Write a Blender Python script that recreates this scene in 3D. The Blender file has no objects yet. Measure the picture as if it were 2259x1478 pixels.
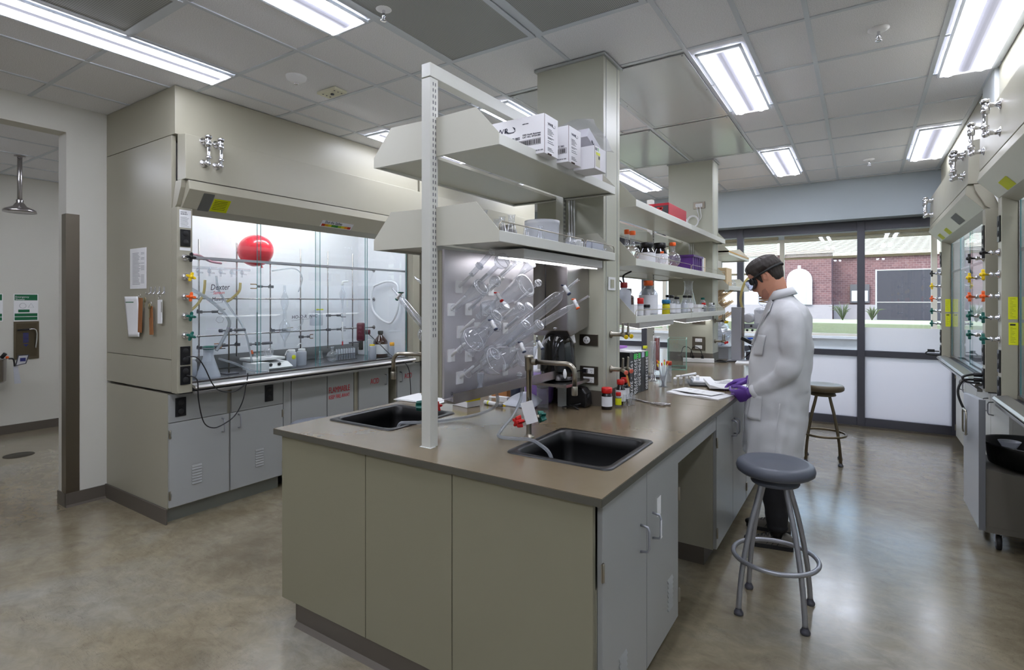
import bpy, math, random
from mathutils import Vector, Matrix, Euler
random.seed(7)
scene = bpy.context.scene
col = scene.collection
PI = math.pi
# ------------------------------------------------------------------ camera
cam_d = bpy.data.cameras.new('camera'); cam = bpy.data.objects.new('camera', cam_d); col.objects.link(cam)
cam.location = (0, 0, 1.53)
cam.rotation_euler = (PI/2, 0, math.atan2(770.5, 1184.7))
cam_d.sensor_width = 36; cam_d.lens = 36*1184.7/2259
cam_d.shift_y = -(1478/2 - 666)/2259
cam_d.clip_start = .05; cam_d.clip_end = 200
scene.camera = cam
# ------------------------------------------------------------------ view, world, sun
vs = scene.view_settings
vs.view_transform = 'Standard'; vs.look = 'None'; vs.exposure = 0.2; vs.gamma = 1.0; vs.use_curve_mapping = False
w = bpy.data.worlds.new('sky'); scene.world = w; w.use_nodes = True
wn = w.node_tree.nodes; wl = w.node_tree.links
sky = wn.new('ShaderNodeTexSky'); sky.sky_type = 'NISHITA'; sky.sun_disc = False
sky.sun_elevation = math.radians(48); sky.sun_rotation = math.radians(200); sky.air_density = 1.3; sky.dust_density = 3
wl.new(sky.outputs[0], wn['Background'].inputs[0]); wn['Background'].inputs[1].default_value = 0.65
sd = bpy.data.lights.new('sun', 'SUN'); sd.energy = 1.3; sd.angle = math.radians(2); sd.color = (1, .97, .93)
so = bpy.data.objects.new('sun', sd); col.objects.link(so); so.rotation_euler = (math.radians(45), 0, math.radians(195)); so.location = (0, 12, 9)
scene.cycles.transparent_max_bounces = 40   # stacked panes and glassware
LAMP = 26.0          # strength of the ceiling troffer lenses
# ------------------------------------------------------------------ colours and materials
def lin(c):
    return tuple(((v/255)/12.92 if v/255 <= .04045 else ((v/255+.055)/1.055)**2.4) for v in c) + (1,)
MATS = {}
def mat(name, rgb, rough=.5, metal=0.0, spec=.5, bump=0, bscale=200, var=0, vscale=6, coat=0, emit=None, estr=0, aniso=0, stretch=None):
    if name in MATS: return MATS[name]
    m = bpy.data.materials.new(name); m.use_nodes = True; nt = m.node_tree; b = nt.nodes['Principled BSDF']
    b.inputs['Base Color'].default_value = lin(rgb); b.inputs['Roughness'].default_value = rough
    b.inputs['Metallic'].default_value = metal; b.inputs['Specular IOR Level'].default_value = spec
    b.inputs['Coat Weight'].default_value = coat; b.inputs['Coat Roughness'].default_value = .1
    tc = nt.nodes.new('ShaderNodeTexCoord')
    mp = nt.nodes.new('ShaderNodeMapping'); nt.links.new(tc.outputs['Object'], mp.inputs[0])
    if stretch: mp.inputs['Scale'].default_value = stretch
    if var:
        n = nt.nodes.new('ShaderNodeTexNoise'); n.inputs['Scale'].default_value = vscale; n.inputs['Detail'].default_value = 4
        nt.links.new(mp.outputs[0], n.inputs['Vector'])
        mx = nt.nodes.new('ShaderNodeMix'); mx.data_type = 'RGBA'
        c = lin(rgb); mx.inputs[6].default_value = tuple(max(0, v*(1-var)) for v in c[:3])+(1,); mx.inputs[7].default_value = tuple(min(1, v*(1+var)) for v in c[:3])+(1,)
        nt.links.new(n.outputs['Fac'], mx.inputs[0]); nt.links.new(mx.outputs[2], b.inputs['Base Color'])
        mr = nt.nodes.new('ShaderNodeMapRange'); mr.inputs['To Min'].default_value = rough*.85; mr.inputs['To Max'].default_value = min(1, rough*1.15)
        nt.links.new(n.outputs['Fac'], mr.inputs[0]); nt.links.new(mr.outputs[0], b.inputs['Roughness'])
    if bump:
        n2 = nt.nodes.new('ShaderNodeTexNoise'); n2.inputs['Scale'].default_value = bscale; n2.inputs['Detail'].default_value = 2
        nt.links.new(mp.outputs[0], n2.inputs['Vector'])
        bp = nt.nodes.new('ShaderNodeBump'); bp.inputs['Strength'].default_value = bump; bp.inputs['Distance'].default_value = .002
        nt.links.new(n2.outputs['Fac'], bp.inputs['Height']); nt.links.new(bp.outputs[0], b.inputs['Normal'])
    if emit: b.inputs['Emission Color'].default_value = lin(emit); b.inputs['Emission Strength'].default_value = estr
    MATS[name] = m; return m
def glassy(name, tint=(255,255,255), gloss=.02, ior=1.45, haze=0.0, hcol=(235,238,245), boost=1.0):
    """thin walled glass: clear, mirror-like towards grazing angles, with a little scatter"""
    if name in MATS: return MATS[name]
    m = bpy.data.materials.new(name); m.use_nodes = True; nt = m.node_tree; nt.nodes.clear()
    out = nt.nodes.new('ShaderNodeOutputMaterial'); tr = nt.nodes.new('ShaderNodeBsdfTransparent'); tr.inputs[0].default_value = lin(tint)
    gl = nt.nodes.new('ShaderNodeBsdfGlossy'); gl.inputs['Roughness'].default_value = gloss
    lw = nt.nodes.new('ShaderNodeLayerWeight'); lw.inputs[0].default_value = .5
    pw = nt.nodes.new('ShaderNodeMath'); pw.operation = 'POWER'; pw.inputs[1].default_value = 5 if boost <= 1.3 else 2.4; nt.links.new(lw.outputs['Facing'], pw.inputs[0])
    f0 = ((ior-1)/(ior+1))**2*boost
    mu = nt.nodes.new('ShaderNodeMath'); mu.operation = 'MULTIPLY_ADD'; mu.use_clamp = True; mu.inputs[1].default_value = (1-f0)*(.9 if boost <= 1.3 else .8); mu.inputs[2].default_value = f0
    nt.links.new(pw.outputs[0], mu.inputs[0])
    base = tr
    if haze:
        df = nt.nodes.new('ShaderNodeBsdfDiffuse'); df.inputs[0].default_value = lin(hcol)
        tl = nt.nodes.new('ShaderNodeBsdfTranslucent'); tl.inputs[0].default_value = lin(hcol)
        ad = nt.nodes.new('ShaderNodeMixShader'); ad.inputs[0].default_value = .75 if haze > .8 else .5
        nt.links.new(df.outputs[0], ad.inputs[1]); nt.links.new(tl.outputs[0], ad.inputs[2])
        h = nt.nodes.new('ShaderNodeMixShader'); h.inputs[0].default_value = haze
        nt.links.new(tr.outputs[0], h.inputs[1]); nt.links.new(ad.outputs[0], h.inputs[2]); base = h
    mx = nt.nodes.new('ShaderNodeMixShader')
    nt.links.new(mu.outputs[0], mx.inputs[0]); nt.links.new(base.outputs[0], mx.inputs[1]); nt.links.new(gl.outputs[0], mx.inputs[2])
    nt.links.new(mx.outputs[0], out.inputs[0]); MATS[name] = m; return m
M = dict(
 paint=mat('casework_paint', (164,160,142), .36, var=.02),
 shelfp=mat('shelf_paint_lit', (200,198,183), .36, var=.01),  # casework beige, lightened in colour for how the shelves are lit
 colp=mat('column_paint_lit', (176,176,160), .36, var=.01),  # same beige, raised to stand in for fill light on the columns
 endp=mat('end_panel_paint_shaded', (142,138,116), .4, var=.02),  # same beige, darkened: the dim low light is painted in
 paint2=mat('casework_paint_grey', (164,166,164), .3, var=.02),
 paintw=mat('shelf_frame_paint', (205,205,196), .35),
 kick=mat('vinyl_base', (92,85,76), .45),
 top=mat('epoxy_worktop', (114,101,80), .21, var=.05, vscale=14),
 edgeshade=mat('epoxy_edge_shaded', (88,86,76), .35),  # worktop colour darkened for the shade on its edges
 sink=mat('black_epoxy_sink', (5,5,6), .36),
 wall=mat('wall_paint', (206,204,194), .75, bump=.1, bscale=90),
 wallg=mat('wall_paint_cool', (196,201,202), .75, bump=.1, bscale=90),
 grid=mat('ceiling_grid_metal', (204,210,216), .45),
 chrome=mat('chrome', (225,225,230), .08, 1),
 steel=mat('brushed_steel', (172,168,168), .25, 1, var=.12, vscale=3, stretch=(1,1,1)),
 steeld=mat('dull_steel', (128,120,108), .34, 1),
 nickel=mat('satin_nickel', (168,162,148), .28, 1),
 alu=mat('silver_powder_coat', (168,170,176), .35, .6),
 dark=mat('window_frame_metal', (84,84,92), .4, .2),
 black=mat('black_plastic', (18,18,20), .35),
 blackr=mat('black_rubber', (26,26,27), .6),
 seat=mat('grey_polyurethane', (88,92,102), .38, bump=.05),
 seatb=mat('bronze_polyurethane', (92,80,58), .38),
 white=mat('white_plastic', (232,232,232), .4),
 whiteg=mat('white_gloss_liner', (236,238,244), .22),
 paper=mat('white_paper', (238,238,238), .8),
 card=mat('white_carton', (232,230,232), .55),
 kraft=mat('kraft_board', (165,110,62), .7),
 ink=mat('dark_ink', (40,42,60), .6),
 inkb=mat('black_ink', (20,20,20), .6),
 red=mat('red_plastic', (205,30,28), .35),
 redp=mat('red_print', (198,40,48), .5),
 orange=mat('orange_plastic', (240,100,30), .35),
 yellow=mat('yellow_plastic', (240,205,20), .35),
 ylabel=mat('yellow_label', (222,226,20), .55),
 green=mat('green_plastic', (10,96,84), .35),
 greenp=mat('green_print', (0,98,58), .5),
 teal=mat('teal_glass_edge', (70,140,140), .2),
 purple=mat('purple_plastic', (84,44,120), .4),
 glass=glassy('clear_glass', (250,253,255), .03, 1.5, .02, boost=1.7),
 glassw=glassy('frosted_joint_glass', (235,238,242), .15, 1.5, .45),
 lab=glassy('borosilicate_glass', (248,250,253), .04, 1.5, .09, (252,252,255), boost=2.6),
 pane=glassy('pane_glass', (252,254,254), .01, 1.45, 0),
 sash=glassy('sash_glass', (251,254,254), .01, 1.5, 0, boost=1.3),
 frost=glassy('frosted_film', (232,228,232), .4, 1.3, .88, (246,243,243)),
 milky=glassy('milky_polythene', (230,232,238), .3, 1.4, .7),
 amber=glassy('amber_glass', (120,60,20), .04, 1.5, .05, (90,40,10), boost=1.2),
 tube=glassy('clear_vinyl_tube', (225,228,230), .08, 1.5, .25),
 yellowed=glassy('yellowed_tube', (225,215,170), .1, 1.5, .5, (220,205,150)),
)
# ------------------------------------------------------------------ mesh builder
class MB:
    def __init__(s): s.v = []; s.f = []; s.sm = []
    def add(s, vs_, fs, smooth=False):
        o = len(s.v); s.v += [Vector(p) for p in vs_]; s.f += [tuple(i+o for i in f) for f in fs]; s.sm += [smooth]*len(fs); return s
    def box(s, x0, x1, y0, y1, z0, z1):
        if x0 > x1: x0, x1 = x1, x0
        if y0 > y1: y0, y1 = y1, y0
        if z0 > z1: z0, z1 = z1, z0
        p = [(x0,y0,z0),(x1,y0,z0),(x1,y1,z0),(x0,y1,z0),(x0,y0,z1),(x1,y0,z1),(x1,y1,z1),(x0,y1,z1)]
        return s.add(p, [(0,3,2,1),(4,5,6,7),(0,1,5,4),(1,2,6,5),(2,3,7,6),(3,0,4,7)])
    def obox(s, c, dx, dy, dz, mtx):
        p = [Vector(c)+mtx@Vector((a*dx/2,b*dy/2,d*dz/2)) for d in (-1,1) for a,b in ((-1,-1),(1,-1),(1,1),(-1,1))]
        return s.add(p, [(0,3,2,1),(4,5,6,7),(0,1,5,4),(1,2,6,5),(2,3,7,6),(3,0,4,7)])
    def prism(s, poly, a0, a1, axis='y'):
        """poly 2D list extruded along axis; for y the poly is (x,z), for x (y,z), for z (x,y)"""
        def P(p, a): return {'y': (p[0], a, p[1]), 'x': (a, p[0], p[1]), 'z': (p[0], p[1], a)}[axis]
        n = len(poly); vs_ = [P(p, a0) for p in poly]+[P(p, a1) for p in poly]
        ar = sum(poly[i][0]*poly[(i+1)%n][1]-poly[(i+1)%n][0]*poly[i][1] for i in range(n))
        fl = (ar > 0) ^ (a1 < a0) ^ (axis == 'y')
        fs = [tuple(range(n))[::-1], tuple(range(n, 2*n))]+[(i, (i+1)%n, n+(i+1)%n, n+i) for i in range(n)]
        if not fl: fs = [f[::-1] for f in fs]
        return s.add(vs_, fs)
    def lathe(s, prof, c=(0,0,0), axis=(0,0,1), n=24, smooth=True, sx=1, sy=1):
        """prof: (r, h) pairs from one end to the other, closed by poles where r = 0"""
        q = Vector((0,0,1)).rotation_difference(Vector(axis).normalized()); c = Vector(c); rings = []; vs_ = []; fs = []
        for r, h in prof:
            if r < 1e-6: rings.append([len(vs_)]); vs_.append(c+q@Vector((0,0,h)))
            else:
                rings.append(list(range(len(vs_), len(vs_)+n)))
                vs_ += [c+q@Vector((r*sx*math.cos(2*PI*k/n), r*sy*math.sin(2*PI*k/n), h)) for k in range(n)]
        for a, b in zip(rings, rings[1:]):
            for k in range(n):
                k2 = (k+1)%n
                if len(a) == 1 and len(b) == 1: break
                if len(a) == 1: fs.append((a[0], b[k2], b[k]))
                elif len(b) == 1: fs.append((a[k], a[k2], b[0]))
                else: fs.append((a[k], a[k2], b[k2], b[k]))
        return s.add(vs_, fs, smooth)
    def cyl(s, p0, p1, r0, r1=None, n=16, smooth=True):
        r1 = r0 if r1 is None else r1; p0 = Vector(p0); p1 = Vector(p1); L = (p1-p0).length
        if L < 1e-7: return s
        e = min(r0, r1, L)*.12
        return s.lathe([(0,0),(r0-e,0),(r0,e),(r1,L-e),(r1-e,L),(0,L)] if smooth else [(0,0),(r0,0),(r1,L),(0,L)], p0, p1-p0, n, smooth)
    def tube(s, pts, r, n=8, closed=False, smooth=True, caps=True):
        pts = [Vector(p) for p in pts]; N = len(pts); rings = []; vs_ = []; fs = []
        up = Vector((0,0,1)); prev = None
        for i, p in enumerate(pts):
            if closed: t = (pts[(i+1)%N]-pts[i-1]).normalized()
            else: t = (pts[min(i+1,N-1)]-pts[max(i-1,0)]).normalized()
            if prev is None:
                a = t.orthogonal().normalized()
            else:
                a = (prev - t*prev.dot(t)); a = a.normalized() if a.length > 1e-6 else t.orthogonal().normalized()
            prev = a; b = t.cross(a); rr = r[i] if isinstance(r, (list, tuple)) else r
            rings.append(range(len(vs_), len(vs_)+n)); vs_ += [p+rr*(a*math.cos(2*PI*k/n)+b*math.sin(2*PI*k/n)) for k in range(n)]
        for i in range(N if closed else N-1):
            A = rings[i]; B = rings[(i+1)%N]
            off = 0
            if closed and i == N-1:
                off = min(range(n), key=lambda o: (vs_[A[0]]-vs_[B[o]]).length)
            for k in range(n): fs.append((A[k], A[(k+1)%n], B[(k+1+off)%n], B[(k+off)%n]))
        if not closed and caps: fs += [tuple(rings[0])[::-1], tuple(rings[-1])]
        return s.add(vs_, fs, smooth)
    def sphere(s, c, r, n=20, m=12, sc=(1,1,1), axis=(0,0,1)):
        return s.lathe([(r*math.sin(PI*i/m)*sc[0], -r*math.cos(PI*i/m)*sc[2]) for i in range(m+1)], c, axis, n, True, 1, sc[1]/sc[0])
    def quad(s, *p): return s.add(p, [(0,1,2,3)])
    def build(s, name, m, parent=None, bevel=0, subd=0, solid=0):
        me = bpy.data.meshes.new(name)
        if parent is None:
            xs = [v.x for v in s.v]; ys = [v.y for v in s.v]; org = Vector(((min(xs)+max(xs))/2, (min(ys)+max(ys))/2, min(v.z for v in s.v)))
        else: org = worldloc(parent)
        me.from_pydata([tuple(v-org) for v in s.v], [], s.f)
        me.polygons.foreach_set('use_smooth', s.sm); me.materials.append(M[m] if isinstance(m, str) else m); me.update()
        o = bpy.data.objects.new(name, me); col.objects.link(o)
        if parent is None: o.location = org
        else: o.parent = parent
        if solid: md = o.modifiers.new('solid', 'SOLIDIFY'); md.thickness = solid; md.offset = 0
        if bevel: md = o.modifiers.new('bevel', 'BEVEL'); md.width = bevel; md.segments = 2; md.limit_method = 'ANGLE'; md.angle_limit = .7
        if subd: md = o.modifiers.new('sub', 'SUBSURF'); md.levels = subd; md.render_levels = subd
        return o
def worldloc(o):
    v = Vector(o.location)
    while o.parent: o = o.parent; v = v+o.location
    return v
def tag(o, label=None, cat=None, group=None, kind=None):
    if label: o['label'] = label
    if cat: o['category'] = cat
    if group: o['group'] = group
    if kind: o['kind'] = kind
    return o
def thing(name, label, cat, loc, group=None, rz=0):
    o = bpy.data.objects.new(name, None); col.objects.link(o); o.location = loc; o.rotation_euler = (0,0,rz); o.empty_display_size = .05
    return tag(o, label, cat, group)
def struct(o): o['kind'] = 'structure'; return o
def copy_tree(o, parent=None):
    c = o.copy(); col.objects.link(c); c.parent = parent
    for ch in o.children: copy_tree(ch, c)
    return c
def arc(c, r, a0, a1, u, v, n=8):
    c = Vector(c); u = Vector(u); v = Vector(v)
    return [c+r*(u*math.cos(a0+(a1-a0)*i/n)+v*math.sin(a0+(a1-a0)*i/n)) for i in range(n+1)]
def smoothpath(pts, k=6):
    pts = [Vector(p) for p in pts]; out = []
    P_ = [pts[0]]+pts+[pts[-1]]
    for i in range(1, len(P_)-2):
        p0, p1, p2, p3 = P_[i-1:i+3]
        for j in range(k):
            t = j/k; out.append(.5*((2*p1)+(p2-p0)*t+(2*p0-5*p1+4*p2-p3)*t*t+(3*p1-p0-3*p2+p3)*t**3))
    return out+[pts[-1]]
def text(body, size, loc, right, up, m, parent, name='lettering', depth=.0006, align='LEFT', squash=1.0, shear=0):
    """lettering as a thin mesh lying on a surface; right and up are the writing directions"""
    cu = bpy.data.curves.new(name, 'FONT'); cu.body = body; cu.size = size; cu.extrude = depth; cu.align_x = align; cu.resolution_u = 2; cu.shear = shear
    t = bpy.data.objects.new(name, cu); col.objects.link(t); dg = bpy.context.evaluated_depsgraph_get(); dg.update()
    me = bpy.data.meshes.new_from_object(t.evaluated_get(dg)); bpy.data.objects.remove(t); bpy.data.curves.remove(cu)
    r = Vector(right).normalized(); u = Vector(up).normalized(); n = r.cross(u)
    mt = Matrix((r, u, n)).transposed()
    org = worldloc(parent) if parent else Vector((0,0,0))
    for v in me.vertices: v.co = Vector(loc)-org+mt@Vector((v.co.x*squash, v.co.y, v.co.z))
    me.materials.clear(); me.materials.append(M[m] if isinstance(m, str) else m)
    o = bpy.data.objects.new(name, me); col.objects.link(o); o.parent = parent
    return o
# ================================================================== THE SETTING
CEIL = 3.0
def concrete():
    m = bpy.data.materials.new('polished_concrete'); m.use_nodes = True; nt = m.node_tree; L = nt.links; b = nt.nodes['Principled BSDF']
    tc = nt.nodes.new('ShaderNodeTexCoord')
    def noise(sc, det, rough=.55, dist=0, mapping=None):
        n = nt.nodes.new('ShaderNodeTexNoise'); n.inputs['Scale'].default_value = sc; n.inputs['Detail'].default_value = det
        n.inputs['Roughness'].default_value = rough; n.inputs['Distortion'].default_value = dist
        mp = nt.nodes.new('ShaderNodeMapping'); L.new(tc.outputs['Object'], mp.inputs[0]); L.new(mp.outputs[0], n.inputs['Vector'])
        if mapping: mp.inputs['Scale'].default_value = mapping[0]; mp.inputs['Rotation'].default_value[2] = mapping[1]
        return n
    big = noise(.9, 6, .6, .6); mid = noise(7, 8, .7, .5, ((1, 1.5, 1), .5)); fine = noise(60, 4, .7)
    r1 = nt.nodes.new('ShaderNodeValToRGB'); L.new(big.outputs['Fac'], r1.inputs[0])
    r1.color_ramp.elements[0].position = .3; r1.color_ramp.elements[0].color = lin((122,110,87))
    r1.color_ramp.elements[1].position = .7; r1.color_ramp.elements[1].color = lin((150,147,136))
    e = r1.color_ramp.elements.new(.5); e.color = lin((143,133,110))
    r2 = nt.nodes.new('ShaderNodeValToRGB'); L.new(mid.outputs['Fac'], r2.inputs[0])
    r2.color_ramp.elements[0].position = .3; r2.color_ramp.elements[0].color = (.62,.61,.6,1)
    r2.color_ramp.elements[1].position = .68; r2.color_ramp.elements[1].color = (1.12,1.12,1.12,1)
    mx = nt.nodes.new('ShaderNodeMix'); mx.data_type = 'RGBA'; mx.blend_type = 'MULTIPLY'; mx.inputs[0].default_value = .75
    L.new(r1.outputs[0], mx.inputs[6]); L.new(r2.outputs[0], mx.inputs[7])
    # hairline scratches
    sc = noise(7, 3, .5, 1.2, ((1, 9, 1), .9)); sc2 = noise(9, 3, .5, 1.5, ((9, 1, 1), .3))
    def line(n, wd):
        a = nt.nodes.new('ShaderNodeMath'); a.operation = 'SUBTRACT'; a.inputs[1].default_value = .5; L.new(n.outputs['Fac'], a.inputs[0])
        c = nt.nodes.new('ShaderNodeMath'); c.operation = 'ABSOLUTE'; L.new(a.outputs[0], c.inputs[0])
        d = nt.nodes.new('ShaderNodeMath'); d.operation = 'LESS_THAN'; d.inputs[1].default_value = wd; L.new(c.outputs[0], d.inputs[0]); return d
    l1 = line(sc, .006); l2 = line(sc2, .005)
    patch = noise(1.3, 2, .5); pt = nt.nodes.new('ShaderNodeMath'); pt.operation = 'GREATER_THAN'; pt.inputs[1].default_value = .52; L.new(patch.outputs['Fac'], pt.inputs[0])
    ad = nt.nodes.new('ShaderNodeMath'); ad.operation = 'MAXIMUM'; L.new(l1.outputs[0], ad.inputs[0]); L.new(l2.outputs[0], ad.inputs[1])
    ad2 = nt.nodes.new('ShaderNodeMath'); ad2.operation = 'MULTIPLY'; L.new(ad.outputs[0], ad2.inputs[0]); L.new(pt.outputs[0], ad2.inputs[1])
    ad3 = nt.nodes.new('ShaderNodeMath'); ad3.operation = 'MULTIPLY'; L.new(ad2.outputs[0], ad3.inputs[0]); ad3.inputs[1].default_value = .35
    m2 = nt.nodes.new('ShaderNodeMix'); m2.data_type = 'RGBA'; L.new(ad3.outputs[0], m2.inputs[0]); L.new(mx.outputs[2], m2.inputs[6]); m2.inputs[7].default_value = lin((60,54,48))
    L.new(m2.outputs[2], b.inputs['Base Color'])
    rr = nt.nodes.new('ShaderNodeMapRange'); rr.inputs['To Min'].default_value = .10; rr.inputs['To Max'].default_value = .30; L.new(mid.outputs['Fac'], rr.inputs[0]); L.new(rr.outputs[0], b.inputs['Roughness'])
    bp = nt.nodes.new('ShaderNodeBump'); bp.inputs['Strength'].default_value = .08; bp.inputs['Distance'].default_value = .01; L.new(mid.outputs['Fac'], bp.inputs['Height']); L.new(bp.outputs[0], b.inputs['Normal'])
    b.inputs['Specular IOR Level'].default_value = .6; b.inputs['Coat Weight'].default_value = .5; b.inputs['Coat Roughness'].default_value = .2
    return m
M['concrete'] = concrete()
def tilemat():
    m = mat('ceiling_tile', (230,231,233), .8); nt = m.node_tree; b = nt.nodes['Principled BSDF']; L = nt.links
    tc = nt.nodes.new('ShaderNodeTexCoord'); n = nt.nodes.new('ShaderNodeTexNoise'); n.inputs['Scale'].default_value = 220; n.inputs['Detail'].default_value = 3
    L.new(tc.outputs['Object'], n.inputs['Vector']); r = nt.nodes.new('ShaderNodeValToRGB'); L.new(n.outputs['Fac'], r.inputs[0])
    r.color_ramp.elements[0].position = .35; r.color_ramp.elements[0].color = lin((216,217,219)); r.color_ramp.elements[1].position = .6; r.color_ramp.elements[1].color = lin((240,240,243))
    L.new(r.outputs[0], b.inputs['Base Color']); return m
M['tile'] = tilemat()
def perfmat():
    m = mat('perforated_metal', (150,152,148), .5); nt = m.node_tree; b = nt.nodes['Principled BSDF']; L = nt.links
    tc = nt.nodes.new('ShaderNodeTexCoord'); v = nt.nodes.new('ShaderNodeTexVoronoi'); v.inputs['Scale'].default_value = 110; v.inputs['Randomness'].default_value = 0
    L.new(tc.outputs['Object'], v.inputs['Vector']); r = nt.nodes.new('ShaderNodeValToRGB'); L.new(v.outputs['Distance'], r.inputs[0])
    r.color_ramp.elements[0].position = .28; r.color_ramp.elements[0].color = lin((110,112,108)); r.color_ramp.elements[1].position = .36; r.color_ramp.elements[1].color = lin((172,174,172))
    L.new(r.outputs[0], b.inputs['Base Color']); return m
M['perf'] = perfmat()
M['radiant'] = mat('painted_radiant_panel', (190,192,190), .16)

struct(MB().box(-9, 1.6, -4, 7.9, -.1, 0).build('floor', 'concrete'))
struct(MB().box(-9, 1.6, 7.9, 10.8, -.1, -.001).build('floor_corridor', 'concrete'))
ceil = struct(MB().box(-9, 1.6, -4, 7.6, CEIL, CEIL+.1).build('ceiling', 'tile'))
g = MB()
GX = [-8.85,-8.24,-7.63,-7.02,-6.41,-5.8,-5.19,-4.58,-3.97,-3.675,-3.37,-2.76,-2.44,-2.12,-1.49,-.86,-.535,-.235,.375,.70]
GY = [1.945+.6125*k for k in range(-9, 10)]
for x in GX: g.box(x-.012, x+.012, -4, 7.57, CEIL-.006, CEIL)
for y in GY: g.box(-9, 1.6, y-.012, y+.012, CEIL-.005, CEIL)
g.build('grid', 'grid', ceil)
# walls
struct(MB().box(-5.12, -4.97, 1.545, 8, 0, CEIL).box(-5.12, -4.97, -4, 1.545, 2.795, CEIL).build('wall_left', 'wall'))
t = MB(); t.box(-5.125, -4.962, 1.537, 1.545, 0, .1).box(-4.97, -4.958, 1.537, 1.80, 0, .1); t.prism([(-4.958,.0),(-4.94,.0),(-4.958,.014)], 1.537, 1.80)
struct(t.build('baseboard_left', 'kick'))
g = MB(); g.box(-4.97, -4.9665, 1.545, 1.625, .1, 2.19).box(-5.05, -4.9665, 1.5415, 1.545, .1, 2.19)
tag(g.build('corner_guard', 'steeld'), 'tall brushed steel corner guard on the end of the white wall', 'corner guard')
struct(MB().box(-8.45, -8.3, -4, 4.2, 0, CEIL).build('wall_far_left', 'wall'))
struct(MB().box(-8.3, -8.288, -4, 4.2, 0, .1).build('baseboard_far_left', 'kick'))
struct(MB().box(-8.3, -5.12, 4.2, 4.3, 0, CEIL).build('wall_shower_room', 'wall'))
struct(MB().box(1.5, 1.6, -4, 7.9, 0, CEIL).build('wall_right', 'wallg'))
struct(MB().box(-9, 1.6, -4.1, -4, 0, CEIL).build('wall_behind', 'wall'))
struct(MB().box(-5.12, 1.5, 7.57, 7.9, 2.52, CEIL).build('wall_back', mat('end_wall_paint', (172,181,186), .7)))
struct(MB().box(1.22, 1.5, 4.47, 4.86, 0, CEIL).box(.70, 1.22, 4.47, 4.86, 2.68, CEIL).build('pillar_right', 'wallg'))
# glazed partition: one window per bay
bays = [(-5.12,-4.06),(-4.06,-2.72),(-2.72,-1.38),(-1.38,-.003),(-.003,1.5)]
for i, (a, b_) in enumerate(bays):
    last = i == 4
    x1 = .90 if last else b_
    f = MB(); hw = .04
    f.box(a-hw, a+hw, 7.80, 7.88, .02, 2.52)
    f.box(a+hw, x1-hw, 7.81, 7.87, 2.40, 2.52).box(a+hw, x1-hw, 7.81, 7.87, .02, .12).box(a+hw, x1-hw, 7.81, 7.87, .865, .94)
    if last: f.box(.86, 1.5, 7.80, 7.88, .02, 2.52)
    o = struct(f.build('window_%d' % (i+1), 'dark', bevel=.003))
    x0p, x1p = a+hw-.005, x1-hw+.005
    MB().box(x0p, x1p, 7.836, 7.844, .935, 2.405).build('pane', 'pane', o)
    MB().box(x0p, x1p, 7.834, 7.846, .115, .87).build('frosted_pane', 'frost', o)
    if last: MB().box(x0p, x1p, 7.830, 7.8355, .935, 1.22).build('frosted_band', 'frost', o)
struct(MB().box(-5.12, 1.5, 7.78, 7.90, 0, .02).build('trim_1', 'kick'))
# ------------------------------------------------------------------ corridor and exterior behind the glazing
struct(MB().box(-9, 3.2, 7.9, 10.5, 2.75, 2.85).build('ceiling_corridor', 'whiteg'))
struct(MB().box(-9, 3.2, 10.3, 10.5, 0, .93).box(-9,3.2,10.2,10.55,.93,.97).build('wall_sill', 'whiteg'))
struct(MB().box(-9, 3.2, 10.3, 10.5, 2.6, 2.75).build('wall_head', 'wallg'))
struct(MB().box(3.2, 3.3, 7.9, 10.5, 0, 2.85).build('wall_corridor_right', 'wallg')); struct(MB().box(-9.1, -9, 7.9, 10.5, 0, 2.85).build('wall_corridor_left', 'wallg'))
M['cream'] = mat('cream_window_metal', (215,205,190), .5)
for i, x in enumerate([-7.2,-5.2,-3.2,-1.15,.93]):
    o = MB().box(x-.035, x+.035, 10.33, 10.42, .97, 2.6)
    x2 = [-5.2,-3.2,-1.15,.93,3.2][i]
    o.box(x, x2, 10.34, 10.41, .97, 1.01).box(x, x2, 10.34, 10.41, 2.55, 2.6)
    o = struct(o.build('window_%d' % (i+6), 'cream'))
    MB().box(x+.03, x2-.03, 10.372, 10.378, 1.0, 2.56).build('pane', 'pane', o)
M['slat'] = mat('blind_slat', (228,220,202), .5)
M['rail'] = mat('blind_rail', (150,138,105), .5)
blinds = [(-3.15,-1.2,2.02,'long raised window blind hanging behind the microscope end of the bench'),(-1.1,.88,2.265,'raised slatted window blind hanging above the arched window outside'),(.98,3.1,2.265,'raised slatted window blind behind the fume hood sash at the glazed end'),(-5.15,-3.25,2.1,'half lowered window blind beyond the hood corner of the room')]
for x0, x1, zb, lb in blinds:
    b_ = thing('window_blind', lb, 'blind', (x0, 10.24, zb), 'slatted blinds on the outer windows')
    MB().box(x0, x1, 10.22, 10.298, 2.60, 2.645).build('head_rail', 'rail', b_); MB().box(x0, x1, 10.225, 10.255, zb-.02, zb+.015).build('bottom_rail', 'rail', b_)
    s_ = MB(); z = zb+.03
    while z < 2.6: s_.prism([(10.226, z-.004),(10.254, z+.006),(10.254, z+.0075),(10.226, z-.0025)], x0+.01, x1-.01, 'x'); z += .020
    s_.build('slats', 'slat', b_)
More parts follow.
